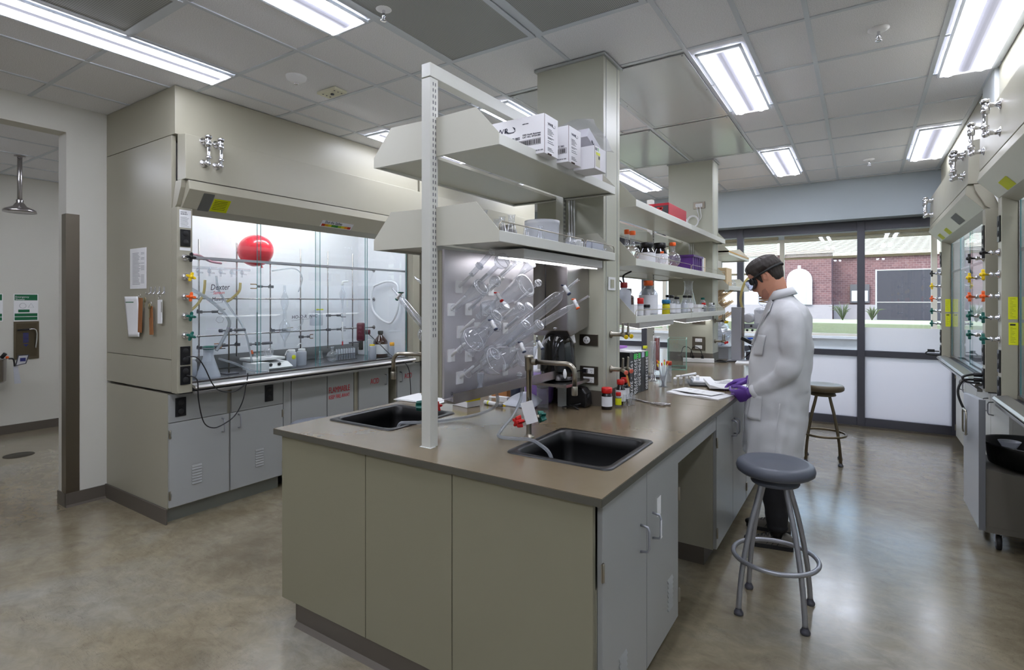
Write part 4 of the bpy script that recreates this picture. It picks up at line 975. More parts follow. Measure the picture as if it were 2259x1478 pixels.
# glossy black domed thing behind the board, stands on the worktop at the column
t = thing('black_dome_cover', 'glossy black domed casing behind the drying board and its glassware', 'cover', (-1.54,2.62,1.10))
MB().lathe([(0,0),(.085,0),(.10,.01),(.105,.06),(.10,.15),(.092,.22),(.07,.27),(.035,.295),(0,.30)], (-1.47,2.75,1.08), (0,0,1), 32).build('shell', mat('gloss_black', (8,8,9), .06, coat=.5), t)
MB().sphere((-1.395,2.70,1.13), .028, 16, 10, (.4,1,1.3)).build('white_button', 'white', t)
tag(MB().box(-1.60,-1.34,2.60,2.90,1.062,1.078).build('steel_ledge', 'steel'), 'narrow steel ledge at the column under the glossy black casing', 'ledge')
tag(MB().box(-1.50,-1.46,2.80,2.84,ZT+.001,1.061).build('ledge_bracket', 'paint2'), 'beige bracket post below the steel ledge at the near column', 'bracket')
# lab service cocks on the side of the columns
def cocks(y, z, mk, lb):
    t = thing('service_cock', lb, 'valve', (-1.27,y,z), 'service cocks on the bench columns')
    b_ = MB().lathe([(0,0),(.022,0),(.023,.006),(.013,.012),(.012,.085),(0,.085)], (-1.269,y,z), (1,0,0), 16)
    for dy in (.0,.075): b_.cyl((-1.20,y-.01+dy*.0,z),(-1.20+.0,y+.075,z),.011,n=12)
    b_.build('body', 'nickel', t)
    for dy in (-.01,.075):
        c = Vector((-1.19,y+dy,z)); n_ = MB().cyl(c,(c+Vector((.03,-.02,-.012))),.012,.010,12).build('nozzle', 'nickel', t)
        MB().cyl(c+Vector((.028,-.018,-.011)),c+Vector((.033,-.022,-.013)),.0135,n=14).build('colour_ring', mk, n_)
        MB().prism([(c.x-.006,c.z+.008),(c.x+.008,c.z+.008),(c.x+.008,c.z+.07),(c.x-.001,c.z+.072)], c.y-.005, c.y+.007, 'y').build('lever', 'nickel', t, bevel=.002)
    return t
cocks(3.045, 1.335, 'yellow', 'pair of steel gas cocks with yellow rings on the near column')
cc = cocks(3.045, 1.125, mat('salmon_ring', (225,110,90), .5), 'pair of steel cocks with salmon rings above the red capped bottles')
MB().add([(-1.165,3.02,1.10),(-1.15,3.015,1.10),(-1.135,3.02,1.035),(-1.15,3.03,1.03)],[(0,1,2,3),(3,2,1,0)]).build('orange_tag', mat('orange_tag', (240,170,90), .6), cc)
cocks(5.80, 1.335, 'yellow', 'upper pair of steel cocks on the far column')
cocks(5.80, 1.125, 'red', 'lower pair of steel cocks on the far column, by the power strip')
# clear tubing from the trough to the sinks
def hose(lb, pts, m_='tube', r=.008, nm_='clear_tubing', cat='tube'):
    o = MB().tube(smoothpath(pts), r, 10).build(nm_, m_); return tag(o, lb, cat)
hose('clear drain tube curving from the trough across the worktop to the hood side sink', [(-1.455,2.10,1.10),(-1.46,2.12,1.06),(-1.55,2.22,1.0),(-1.66,2.25,.95),(-1.75,2.18,.926),(-1.83,2.04,.924),(-1.90,1.97,.926),(-1.95,1.96,.915),(-1.98,1.97,.86)])
hose('clear drain tube hanging from the trough to the near sink, past the tap', [(-1.455,2.33,1.10),(-1.452,2.31,1.03),(-1.43,2.20,.97),(-1.40,2.06,.935),(-1.36,1.99,.925),(-1.27,2.0,.926),(-1.20,1.99,.934),(-1.14,1.97,.926),(-1.09,1.97,.89),(-1.07,1.97,.80),(-1.065,1.97,.72)])

# ================================================================== ON THE WORKTOP
def bottle(name, lb, x, y, z, h, r, cap, body='amber', label='paper', caph=None, grp=None, neck=.45, shoulder=.68, nmcat='bottle', lab=(.15,.6)):
    t = thing(name, lb, nmcat, (x,y,z), grp); caph = caph or h*.16; hb = h-caph
    rn = r*neck
    MB().lathe([(0,0),(r*.9,0),(r,h*.03),(r,h*shoulder),(r*.9,h*(shoulder+.06)),(rn*1.05,hb-h*.04),(rn,hb),(0,hb)], (x,y,z), (0,0,1), 20).build('bottle_body', body, t)
    if cap: MB().cyl((x,y,z+hb),(x,y,z+h), rn*1.25, n=20).build('cap', cap, t)
    if label:
        MB().lathe([(r*1.012,h*lab[0]),(r*1.012,h*lab[1])], (x,y,z), (0,0,1), 20).build('label', label, t)
    return t
M['dkliq'] = mat('dark_bottle', (16,12,14), .12, coat=.6); M['amberg'] = mat('brown_glass', (58,26,12), .08, coat=.6)
M['clearb'] = glassy('clear_bottle', (238,240,244), .04, 1.5, .18, boost=1.8); M['plabel'] = mat('printed_label', (225,226,230), .5, var=.12, vscale=90, stretch=(1,1,6))
bottle('reagent_bottle','dark bottle with a red cap, in front of the near column',-1.226,2.885,ZT,.125,.031,'red','dkliq','plabel',.032,neck=.8,shoulder=.6)
bottle('reagent_bottle','taller dark bottle with red cap touching the end binder',-1.212,3.06,ZT,.150,.030,'red','dkliq','plabel',.03,neck=.6,shoulder=.55)
bottle('reagent_bottle','red capped bottle squeezed between its neighbour and the binders',-1.222,3.15,ZT,.15,.03,'red','dkliq','plabel',.03,neck=.6)
bottle('reagent_bottle','smallest red capped bottle with a yellowish label',-1.196,2.985,ZT,.085,.018,'red','clearb','ylabel',.02,neck=.7)
for k, (x, y) in enumerate(((-1.165,3.01),(-1.150,3.045),(-1.16,3.08),(-1.14,3.08))):
    gl('glass_vial','empty clear glass vial in the small cluster before the red capped bottles','vial',(x,y,ZT),(0,0,1),[(0,0),(.011,0),(.012,.003),(.012,.055),(.009,.06),(.010,.07)],n=14,grp='clear vials by the red capped bottles')
# binders
cols = ['1991 - 2070','39706-39750','39764-39800','39801-39870','38921-38980']
yb = 3.345
M['bind'] = mat('black_binder', (24,25,30), .38)
for k, (w_, nb) in enumerate(((.062,'1991 - 2070'),(.085,'39706-39750'),(.07,'3704-6200'),(.075,''),(.075,'38921-38980'))):
    t = thing('ring_binder', ['black binder lettered 1991 - 2070, closest to the red capped bottles','black binder lettered 39706-39750 with a green tab','black binder with faint white writing beside the dotted spine edge','plain dark binder, fourth of the row','black binder lettered 38921-38980 at the end of the row'][k], 'binder', (-1.36,yb+w_/2,ZT), 'binders standing on the bench')
    MB().box(-1.50,-1.262,yb,yb+w_-.002,ZT,ZT+.285-.004*k).build('cover', 'bind', t, bevel=.003)
    MB().box(-1.495,-1.275,yb+.006,yb+w_-.008,ZT+.005,ZT+.2868-.004*k).build('pages', 'paper', t)
    if nb: text(nb, .06, (-1.2612,yb+w_*.22,ZT+.235), (0,0,-1), (0,1,0), 'white', t, squash=.72 if k else .8)
    if k in (1,2,3,4): MB().box(-1.2625,-1.2605,yb+.01,yb+w_-.015,ZT+.235,ZT+.27).build('tab', mat('green_tab', (70,200,90), .6) if k != 3 else mat('lilac_tab', (190,190,215), .6), t)
    if k == 1:
        g_ = MB()
        for j in range(20): g_.box(-1.262,-1.2605,yb+w_-.012,yb+w_-.004,ZT+.012+.013*j,ZT+.019+.013*j)
        g_.build('spine_holes', 'white', t)
    yb += w_
tag(MB().box(-1.49,-1.40,3.37,3.66,ZT+.29,ZT+.305).build('purple_folder', mat('lilac_plastic', (165,110,200), .5)), 'purple folder lying on top of the binders', 'folder')
tag(MB().box(-1.295,-1.27,3.69,3.715,ZT+.287,ZT+.305).build('sticky_note', 'ylabel'), 'small yellow sticky note on the last binder', 'note')
# crucible tongs
tg_ = MB(); tg_.tube(smoothpath([(-1.30,3.36,.945),(-1.26,3.30,.926),(-1.18,3.24,.922),(-1.09,3.19,.921),(-1.04,3.15,.921),(-.985,3.135,.921),(-.975,3.165,.921),(-1.03,3.175,.921)]), .0042, 8)
tg_.tube(smoothpath([(-1.31,3.37,.942),(-1.27,3.31,.920),(-1.18,3.25,.919),(-1.09,3.18,.921),(-1.03,3.19,.921),(-.965,3.205,.921),(-.96,3.18,.921),(-1.03,3.17,.921)]), .0042, 8)
tag(tg_.build('crucible_tongs', 'steel'), 'steel tongs lying open on the worktop before the binders', 'tongs')
# beaker with NMR tubes
t = thing('glass_beaker', 'small glass beaker holding thin tubes with coloured caps', 'beaker', (-1.207,3.87,ZT)); MB().lathe([(0,.002),(.024,.002),(.026,.01),(.026,.085),(.029,.09)], (-1.207,3.87,ZT), (0,0,1), 20).lathe([(0,0),(.034,0),(.034,.003),(0,.003)], (-1.207,3.87,ZT), (0,0,1), 20).build('glass_body', 'lab', t)
for k in range(12):
    a_ = k*2*PI/12; r_ = .02; b_ = Vector((-1.207+.010*math.cos(a_+2),3.87+.010*math.sin(a_+2),ZT+.004)); e_ = Vector((-1.207+(.03+.02*(k%3)/2)*math.cos(a_),3.87+(.03+.02*(k%3)/2)*math.sin(a_),ZT+.155+.008*(k%4)))
    n_ = thing('sample_tube','thin capped sample tube leaning in the small glass beaker','sample tube', b_, 'sample tubes in the beaker'); MB().tube([b_,e_],.0028,6).build('glass_body','tube',n_); d_ = (e_-b_).normalized()
    MB().cyl(e_-d_*.008,e_+d_*.014,.0045,n=8).build('cap',['yellow','red','ylabel','orange'][k%4],n_)
for k in range(10):
    x = -1.15+.028*(k%5)-.008*(k//5); y = 3.97+.035*(k//5)+.05*(k%5)
    t = thing('sample_vial','short clear vial with a white cap in the row behind the notebooks','vial',(x,y,ZT),'white capped vials behind the notebooks'); MB().lathe([(0,0),(.013,0),(.013,.04),(.010,.045)],(x,y,ZT),(0,0,1),14).build('glass_body','lab',t); MB().cyl((x,y,ZT+.043),(x,y,ZT+.056),.012,n=14).build('cap','white',t)
tag(MB().cyl((-1.12,4.02,ZT+.066),(-1.06,4.20,ZT+.07),.009,n=12).cyl((-1.15,4.0,ZT+.064),(-1.10,4.09,ZT+.064),.008,n=12).build('pipette_bulb','white'), 'white stick resting on the row of capped vials', 'pen')
gl('measuring_cylinder','tall clear glass cylinder just behind the binders','cylinder',(-1.362,4.117,ZT),(0,0,1),[(0,.0),(.035,.0),(.035,.004),(.02,.008),(.02,.30),(.023,.305)],grp=None)
t, _, _ = gl('column_tube','upright glass tube filled with dark red liquid in a stand','glass column',(-1.391,4.30,ZT+.06),(0,0,1),[(0,0),(.02,0),(.022,.01),(.022,.27),(.024,.275)],grp=None)
MB().lathe([(0,.003),(.019,.003),(.0205,.012),(.0205,.262),(0,.262)],(-1.391,4.30,ZT+.06),(0,0,1),20).build('red_liquid', mat('deep_red', (120,14,18), .25), t)
MB().cyl((-1.43,4.33,ZT),(-1.43,4.33,ZT+.34),.005,n=8).build('stand_rod','steel',t); MB().box(-1.46,-1.35,4.26,4.38,ZT,ZT+.012).build('stand_base','dark',t)
bottle('sample_jar','small jar with a rust red lid beside the coloured tube caps',-1.24,4.12,ZT,.16,.02,mat('rust_lid',(170,60,40),.5),'clearb',None,.03,neck=.9)
# chromatography tanks
def tank(lb, x, y, rz=.3):
    t = thing('glass_tank', lb, 'tank', (x,y,ZT)); R = Matrix.Rotation(rz,3,'Z'); w_, d_, h_ = .16, .30, .27
    g_ = MB()
    for sx in (-1,1): g_.obox(Vector((x,y,ZT+h_/2+.006))+R@Vector((sx*w_/2,0,0)), .006, d_, h_, R)
    for sy in (-1,1): g_.obox(Vector((x,y,ZT+h_/2+.006))+R@Vector((0,sy*d_/2,0)), w_, .006, h_, R)
    g_.obox(Vector((x,y,ZT+.004)), w_, d_, .006, R); g_.build('glass_walls','sash',t); e_ = MB()
    for sx in (-1,1):
        for sy in (-1,1): e_.obox(Vector((x,y,ZT+h_/2+.006))+R@Vector((sx*w_/2,sy*d_/2,0)), .007,.007,h_,R)
        e_.obox(Vector((x,y,ZT+.004))+R@Vector((sx*w_/2,0,0)),.007,d_,.007,R).obox(Vector((x,y,ZT+h_+.006))+R@Vector((sx*w_/2,0,0)),.006,d_,.003,R)
    for sy in (-1,1): e_.obox(Vector((x,y,ZT+h_+.006))+R@Vector((0,sy*d_/2,0)),w_,.006,.003,R).obox(Vector((x,y,ZT+.004))+R@Vector((0,sy*d_/2,0)),w_,.007,.007,R)
    e_.build('glass_edges', mat('green_glass_edge', (150,200,185), .3), t)
tank('rectangular glass tank with greenish edges on the bench', -1.44, 5.05, .25)
# power strip
t = thing('power_strip', 'white power strip with black plugs at the foot of the far column', 'power strip', (-1.39,5.60,ZT)); MB().obox((-1.39,5.62,ZT+.022),.30,.055,.04,Matrix.Rotation(.25,3,'Z')).build('body','white',t,bevel=.003)
for k in range(2):
    p = Vector((-1.44+.09*k,5.60+.02*k,ZT+.05)); MB().box(p.x-.012,p.x+.012,p.y-.012,p.y+.012,p.z-.008,p.z+.02).build('plug','black',t)
    MB().tube(smoothpath([p+Vector((0,0,.02)),p+Vector((-.03,0,.09)),p+Vector((-.10,.02,.10)),p+Vector((-.13,.04,.0)),p+Vector((-.10,.05,-.04))]),.004,6).build('cord','black',t)
MB().tube(smoothpath([(-1.25,5.64,ZT+.02),(-1.20,5.70,ZT+.008),(-1.15,5.78,ZT+.006),(-1.22,5.9,ZT+.006),(-1.28,5.86,ZT+.006),(-1.18,5.8,ZT+.008),(-1.08,5.9,ZT+.006),(-1.1,6.1,ZT+.006)]),.005,6).build('mains_cord','black',t)
# notebooks
def leafs(cx, cy, w_, l_, rz, z, th, name, lb, cat, curl=.01):
    t = thing(name, lb, cat, (cx,cy,z)); R = Matrix.Rotation(rz,3,'Z'); vs_=[]; fs=[]; n=12
    for i in range(n+1):
        u = i/n-.5; zz = z+th+curl*(abs(u)*2)**1.5*.3+curl*.4*math.sin(u*9)
        for v in (-.5,.5): vs_.append(Vector((cx,cy,0))+R@Vector((u*w_, v*l_, 0))+Vector((0,0,zz)))
    for i in range(n+1):
        u = i/n-.5
        for v in (-.5,.5): vs_.append(Vector((cx,cy,0))+R@Vector((u*w_, v*l_, 0))+Vector((0,0,z+.0005)))
    o = 2*(n+1)
    for i in range(n):
        fs += [(2*i,2*i+2,2*i+3,2*i+1),(o+2*i,o+2*i+1,o+2*i+3,o+2*i+2),(2*i,o+2*i,o+2*i+2,2*i+2),(2*i+1,2*i+3,o+2*i+3,o+2*i+1)]
    fs += [(0,1,o+1,o),(2*n,o+2*n,o+2*n+1,2*n+1)]
    MB().add(vs_, fs).build('pages','paper',t)
    return t, R
# the pad at the worktop edge
pd, R = leafs(-.90,3.665,.36,.22,math.radians(-14),ZT,.007,'paper_pad','loose white pad of papers lying on the worktop edge, nearest the knee space','papers')
MB().obox((-.92,3.70,ZT+.0165),.30,.16,.0015,Matrix.Rotation(math.radians(-19),3,'Z')).build('loose_sheet','paper',pd)
g_ = MB()
for k in range(3): g_.obox((-.98+.05*k,3.74-.03*k,ZT+.0178),.03+.03*(k%2),.0012,.0006,Matrix.Rotation(math.radians(70 if k else -19),3,'Z'))
g_.build('pencil_lines','ink',pd)
nb, R = leafs(-.82,4.10,.27,.36,math.radians(20),ZT+.012,.012,'open_notebook','open white notebook held by the purple gloved hands','notebook',.02)
MB().obox((-.93,4.20,ZT+.006),.36,.30,.011,Matrix.Rotation(math.radians(20),3,'Z')).build('cover','bind',nb,bevel=.002)
leafs2 = MB(); 
MB().obox((-1.03,4.27,ZT+.017),.16,.30,.010,Matrix.Rotation(math.radians(20),3,'Z')).build('turned_pages','paper',nb)
g_ = MB()
for k in range(14): g_.obox((-.84+.012*(k%3),4.02+.016*k,ZT+.0335),.05+.05*random.random(),.0012,.0006,Matrix.Rotation(math.radians(20),3,'Z'))
g_.build('pencil_lines','ink',nb)
tag(MB().obox((-.98,5.82,ZT+.006),.17,.24,.01,Matrix.Rotation(.1,3,'Z')).build('paper_stack','paper'), 'white paper stack beside the tall grey stand', 'papers')
# pipette tip box, marker, dish, sheets
t = thing('pipette_tip_box','yellow and white pipette tip box with a clear lid','box',(-1.97,2.52,ZT)); R = Matrix.Rotation(math.radians(-12),3,'Z'); c = Vector((-1.97,2.53,ZT))
MB().obox(c+Vector((0,0,.018)),.135,.10,.034,R).build('base','white',t,bevel=.002); MB().obox(c+Vector((0,0,.043)),.14,.105,.016,R).build('rack',mat('bright_yellow',(240,228,20),.4),t,bevel=.003); MB().obox(c+Vector((0,0,.060)),.135,.10,.018,R).build('lid','milky',t,bevel=.006)
t = thing('glue_tube','white and grey marker tube lying beside the tip box','tube',(-1.86,2.62,ZT)); MB().cyl((-1.90,2.62,ZT+.013),(-1.80,2.60,ZT+.013),.0125,n=14).build('barrel','white',t); MB().cyl((-1.80,2.60,ZT+.013),(-1.75,2.59,ZT+.013),.011,n=14).build('cap',mat('mid_grey',(120,122,126),.5),t); MB().cyl((-1.745,2.59,ZT+.013),(-1.73,2.587,ZT+.013),.006,n=10).build('tip','yellow',t)
MB().lathe([(.0128,0),(.0128,.012)],(-1.87,2.614,ZT+.013),(1,-.2,0),14).build('stripe','ylabel',t)
t = thing('plastic_scoop','translucent white scoop sheet leaning under the purple paper','scoop',(-1.70,2.70,ZT)); vs_=[];fs=[]
for i in range(13):
    for j in range(9):
        u=i/12; v=j/8; vs_.append((-1.80+.22*u, 2.64+.12*v, ZT+.004+.07*v*(.4+.6*math.sin(PI*u))*v+.012*(u-.5)**2))
for i in range(12):
    for j in range(8): fs.append((i*9+j,(i+1)*9+j,(i+1)*9+j+1,i*9+j+1))
MB().add(vs_,fs,True).build('sheet','milky',t,solid=.002)
t = thing('purple_wash_bottle','purple rounded plastic container standing behind the scoop','container',(-1.66,2.84,ZT)); MB().lathe([(0,0),(.075,0),(.085,.02),(.09,.10),(.086,.16),(.07,.185),(0,.187)],(-1.66,2.86,ZT),(0,0,1),28).build('body',mat('lilac_body',(140,112,178),.35),t); MB().cyl((-1.66,2.86,ZT+.186),(-1.66,2.86,ZT+.2),.04,n=20).build('cap','white',t)
bottle('navy_bottle','dark navy bottle half hidden behind the curved tube',-1.82,2.86,ZT,.13,.045,'bluek',mat('navy_plastic',(40,48,66),.35),None,neck=.6)
tag(MB().obox((-1.95,2.90,ZT+.002),.16,.12,.003,Matrix.Rotation(.3,3,'Z')).build('paper_sheet','paper'),'small white sheet lying behind the tip box','paper')
tag(MB().box(-1.90,-1.82,2.74,2.77,ZT+.0005,ZT+.03).build('label_tape','white'),'white carton strip beside the navy bottle','box')
bottle('squeeze_bottle','tall clear plastic bottle behind the swan neck tap',-1.545,2.70,ZT,.145,.034,'milky','clearb',None,.02,neck=.85,shoulder=.82)
t = thing('clipboard','white sheets on a board by the hood side sink','clipboard',(-2.36,2.57,ZT)); R=Matrix.Rotation(math.radians(4),3,'Z'); MB().obox((-2.30,2.55,ZT+.004),.34,.24,.006,R).build('board','white',t,bevel=.002); MB().obox((-2.31,2.55,ZT+.009),.30,.23,.003,R).build('sheets','paper',t); MB().obox((-2.31,2.69,ZT+.006),.30,.03,.012,R).build('wooden_edge',mat('pale_wood',(205,165,115),.6),t)
bottle('white_tub','round white tub behind the clipboard',-2.18,2.92,ZT,.10,.08,None,'white',None,neck=.9)
tag(MB().box(-2.02,-1.90,2.86,2.93,ZT+.0005,ZT+.06).build('kraft_box','kraft'),'small brown box beside the white tub, past the post','box')
t = thing('evaporating_dish','white dish and steel spoon beyond the red tap handle','dish',(-2.0,2.40,ZT)); MB().lathe([(0,0),(.03,0),(.05,.02),(.048,.022),(.028,.004),(0,.004)],(-2.03,2.66,ZT),(0,0,1),24).build('bowl','white',t)
# black adapter box, clamp
t = thing('black_power_supply','rounded black device with a socket lead at the foot of the near column','device',(-1.40,2.86,ZT)); MB().prism([(-1.478,ZT+.001),(-1.338,ZT+.001),(-1.33,ZT+.02),(-1.335,ZT+.085),(-1.36,ZT+.112),(-1.40,ZT+.118),(-1.478,ZT+.105)],2.835,2.915,'y').build('body','black',t,bevel=.008)
MB().cyl((-1.334,2.875,ZT+.06),(-1.330,2.875,ZT+.06),.022,n=20).build('dial','blackr',t)
MB().tube(smoothpath([(-1.44,2.90,ZT+.10),(-1.46,2.91,ZT+.14),(-1.45,2.925,ZT+.19),(-1.40,2.918,ZT+.207),(-1.385,2.918,ZT+.207)]),.0035,6).build('cord','black',t); MB().box(-1.392,-1.365,2.905,2.925,ZT+.196,ZT+.218).build('plug','black',t)
t = thing('black_clamp','small black spring clamp lying in front of the black device','clamp',(-1.40,2.80,ZT)); MB().tube([(-1.46,2.78,ZT+.004),(-1.40,2.79,ZT+.018),(-1.35,2.80,ZT+.03)],.004,6).tube([(-1.44,2.80,ZT+.004),(-1.40,2.79,ZT+.016),(-1.35,2.77,ZT+.004)],.004,6).obox((-1.39,2.79,ZT+.014),.05,.014,.012,Matrix.Rotation(.2,3,'Z')).build('jaws','black',t)
# ================================================================== ON THE SHELVES
S1 = 2.177; S2 = 1.795
def carton(lb, x0, x1, y0, y1, z, h, face=True, slot=True):
    t = thing('carton', lb, 'box', ((x0+x1)/2,(y0+y1)/2,z), 'white cartons on the top shelf')
    MB().box(x0,x1,y0,y1,z,z+h).build('box','card',t,bevel=.0015)
    MB().box(x1-.001,x1+.0006,y0+.0005,y0+.003,z+.002,z+h).build('flap_gap',mat('carton_shadow',(96,72,64),.8),t)
    if slot: MB().box(x1-.002,x1+.0005,y0+.03,y0+.065,z-.0005,z+.006).build('hand_slot',mat('carton_slot',(60,42,34),.9),t)
    return t
def vwr(t, x, y, z, s_, right, n):
    """company lettering with its leaf shaped mark"""
    r = Vector(right); p = Vector((x,y,z)); 
    text('VWR', s_, p, r, (0,0,1), 'ink', t, squash=1.25)
    c = p+r*s_*3.15+Vector((0,0,s_*.35)); nrm = r.cross(Vector((0,0,1)))
    g_ = MB()
    for a0, a1, k in ((2.2, 5.9, 1.0),(-.6,1.2,.8)):
        pts = []; inn = []
        for i in range(13):
            a_ = a0+(a1-a0)*i/12; th = .16*math.sin(PI*i/12)+.02
            pts.append(c+r*math.cos(a_)*s_*1.0*k+Vector((0,0,1))*math.sin(a_)*s_*.5*k); inn.append(c+r*math.cos(a_)*s_*(1.0-th*1.6)*k+Vector((0,0,1))*math.sin(a_)*s_*(.5-th)*k)
        g_.add([q+nrm*.0006 for q in pts+inn], [(i,i+1,13+i+1,13+i) for i in range(12)])
    g_.build('leaf_mark','ink',t)
c1_ = carton('white culture tube carton nearest the slotted post, widest printed side showing', -1.50, -1.150, 2.025, 2.15, S1, .172)
vwr(c1_, -1.425, 2.0243, S1+.115, .032, (1,0,0), 1)
text('  CULTURE TUBES', .017, (-1.39,2.0243,S1+.075), (1,0,0), (0,0,1), 'ink', c1_, squash=.85)
text('1000 North American\nCAT. NO. 47729-583', .0105, (-1.262,2.0243,S1+.088), (1,0,0), (0,0,1), 'ink', c1_)
text('vwr.com', .009, (-1.262,2.0243,S1+.138), (1,0,0), (0,0,1), 'ink', c1_)
text('MADE IN USA', .008, (-1.205,2.0243,S1+.012), (1,0,0), (0,0,1), 'ink', c1_)
def barcode(t, x0, x1, y, z0, z1, ax='x'):
    g_ = MB(); u = x0+.003
    fr_ = [(x0,x1,z1-.001,z1),(x0,x1,z0,z0+.001),(x0,x0+.001,z0,z1),(x1-.001,x1,z0,z1)]
    for a,b,c,d in fr_: g_.box(a,b,y-.0006,y,c,d) if ax=='x' else g_.box(y,y+.0006,a,b,c,d)
    while u < x1-.006:
        w_ = random.choice((.0012,.002,.003)); 
        g_.box(u,u+w_,y-.0006,y,z0+.003,z1-.003) if ax=='x' else g_.box(y,y+.0006,u,u+w_,z0+.003,z1-.003)
        u += w_+random.choice((.001,.0016,.0024))
    g_.build('barcode','inkb',t)
barcode(c1_, -1.30, -1.168, 2.0247, S1+.042, S1+.068)
def side_print(t, x, y0, z, k=1.0):
    vwr(t, x+.0005, y0+.02, z+.128*k, .017, (0,1,0), 1); g_ = MB()
    for i, zz in enumerate((.112,.106,.10,.094,.088,.076,.071,.060,.052,.030,.024,.018)): g_.box(x+.0002,x+.0009,y0+.02+.0,y0+.055+.02*((i*7)%3)/2,z+zz*k-.0016,z+zz*k)
    g_.build('print_lines','ink',t)
side_print(c1_, -1.150, 2.035, S1)
c2_ = carton('white culture tube carton, second from the post, slightly turned', -1.50, -1.130, 2.215, 2.345, S1, .168)
barcode(c2_, -1.25, -1.14, 2.2147, S1+.04, S1+.065); text('CAT. 583', .012, (-1.20,2.2143,S1+.07), (1,0,0), (0,0,1), 'ink', c2_); text('MADE IN USA', .008, (-1.19,2.2143,S1+.012), (1,0,0), (0,0,1), 'ink', c2_)
side_print(c2_, -1.130, 2.225, S1)
c3_ = carton('small plain white carton overhanging the shelf lip, yellow label on it', -1.30, -1.080, 2.392, 2.530, S1, .112, slot=False)
MB().box(-1.0800,-1.0792,2.405,2.455,S1+.012,S1+.085).build('label',mat('beige_label',(215,212,188),.6),c3_); MB().box(-1.0795,-1.0787,2.410,2.455,S1+.07,S1+.082).build('yellow_band','ylabel',c3_); barcode(c3_,2.437,2.452,-1.0790,S1+.05,S1+.066,'y')
MB().box(-1.0800,-1.0792,2.40,2.425,S1+.09,S1+.103).build('label',mat('mid_grey',(120,122,126),.5),c3_); MB().box(-1.0800,-1.0792,2.434,2.439,S1+.09,S1+.105).build('green_mark',mat('green_tab',(70,200,90),.6),c3_)
c4_ = carton('white carton furthest along, low behind the overhanging small one', -1.50, -1.215, 2.56, 2.80, S1, .13)
MB().box(-1.2155,-1.2145,2.60,2.602,S1,S1+.12).build('seam','carton_shadow' if False else mat('carton_shadow',(96,72,64),.8),c4_)
t = thing('tilted_carton','grey printed box in a clear plastic bag, tilted on the small carton','box',(-1.22,2.47,S1+.115)); Rm = Matrix.Rotation(math.radians(-28),3,'Y')@Matrix.Rotation(.2,3,'Z')
Rm = Matrix.Rotation(math.radians(30),3,'X')
MB().obox((-1.21,2.50,S1+.158),.16,.16,.05,Matrix.Rotation(math.radians(-24),3,'X')).build('box',mat('grey_carton',(200,198,204),.5),t)
bg = MB(); 
for (p0,p1) in (((-1.28,2.42,S1+.23),(-1.18,2.66,S1+.13)),): 
    vs_=[];fs=[]
    for i in range(11):
        for j in range(9):
            u=i/10;v=j/8; vs_.append((-1.295+.20*v+.008*math.sin(9*u+3*v), 2.42+.27*u+.006*math.sin(11*v), S1+.245-.10*u+.018*math.sin(PI*v)+.009*math.sin(13*u)*math.cos(8*v)))
    for i in range(10):
        for j in range(8): fs.append((i*9+j,(i+1)*9+j,(i+1)*9+j+1,i*9+j+1))
    bg.add(vs_,fs,True)
bg.build('plastic_bag',glassy('bag_film',(245,246,250),.12,1.5,.12,boost=2),t)
text('FRAGILE', .02, (-1.1285,2.46,S1+.15), (0,.9,-.4), (0,.4,.9), 'ink', t)
# flasks on the middle shelf
def erlen(lb, x, y, z, h, r, grp='glass flasks on the middle shelf', m_='lab', cap=None):
    rn = r*.42; t = thing('conical_flask', lb, 'flask', (x,y,z), grp)
    MB().lathe([(0,0),(r*.9,0),(r,h*.03),(r*.97,h*.08),(rn*1.05,h*.68),(rn,h*.74),(rn,h*.95),(rn*1.22,h*.97),(rn*1.22,h)],(x,y,z),(0,0,1),22).build('glass_body',m_,t)
    if cap: MB().cyl((x,y,z+h*.93),(x,y,z+h*1.05),rn*1.1,n=14).build('stopper',cap,t)
    return t
for lb, x, y, h, r in (('conical flask half hidden by the end panel of the middle shelf',-1.36,1.87,.13,.032),('conical flask, second on the middle shelf from the post',-1.29,1.905,.10,.028),('tallest conical flask of the middle shelf group',-1.31,2.01,.125,.034),
    ('short conical flask behind the tallest one on the middle shelf',-1.40,2.02,.115,.03),('small conical flask next to the plastic tub',-1.28,2.085,.075,.026),('glass flask standing in front of the plastic tub',-1.27,2.20,.095,.026)): erlen(lb,x,y,S2,h,r)
t = thing('plastic_tub','translucent round plastic tub on the middle shelf','tub',(-1.33,2.30,S2),None); MB().lathe([(0,0),(.072,0),(.078,.01),(.086,.115),(.088,.118),(.088,.135),(.084,.135)],(-1.33,2.32,S2),(0,0,1),28).build('body','milky',t)
t = thing('cardboard_box','small open grey box behind the flasks on the middle shelf','box',(-1.45,2.22,S2)); MB().box(-1.49,-1.43,2.14,2.24,S2,S2+.09).build('box',mat('grey_board',(110,104,96),.8),t); MB().obox((-1.455,2.18,S2+.10),.07,.10,.003,Matrix.Rotation(.35,3,'X')).build('flap',mat('grey_board',(110,104,96),.8),t)
t = thing('glass_bottle','squat clear bottle with flared neck on the middle shelf','bottle',(-1.25,2.47,S2)); MB().lathe([(0,0),(.028,0),(.03,.005),(.03,.05),(.014,.068),(.014,.078),(.02,.09)],(-1.25,2.47,S2),(0,0,1),20).build('glass_body','lab',t)
for k, (x, y, r, lb) in enumerate(((-1.27,2.56,.034,'white ceramic crucible pot nearest the squat bottle'),(-1.30,2.66,.032,'white ceramic pot, next to the other pot on the middle shelf'),(-1.36,2.48,.03,'pale jar standing behind the squat clear bottle'))):
    t = thing('ceramic_pot', lb, 'pot', (x,y,S2)); MB().lathe([(0,0),(r*.75,0),(r,.055),(r*1.05,.062),(r*.95,.062),(r*.7,.008),(0,.008)],(x,y,S2),(0,0,1),22).build('body','white',t)
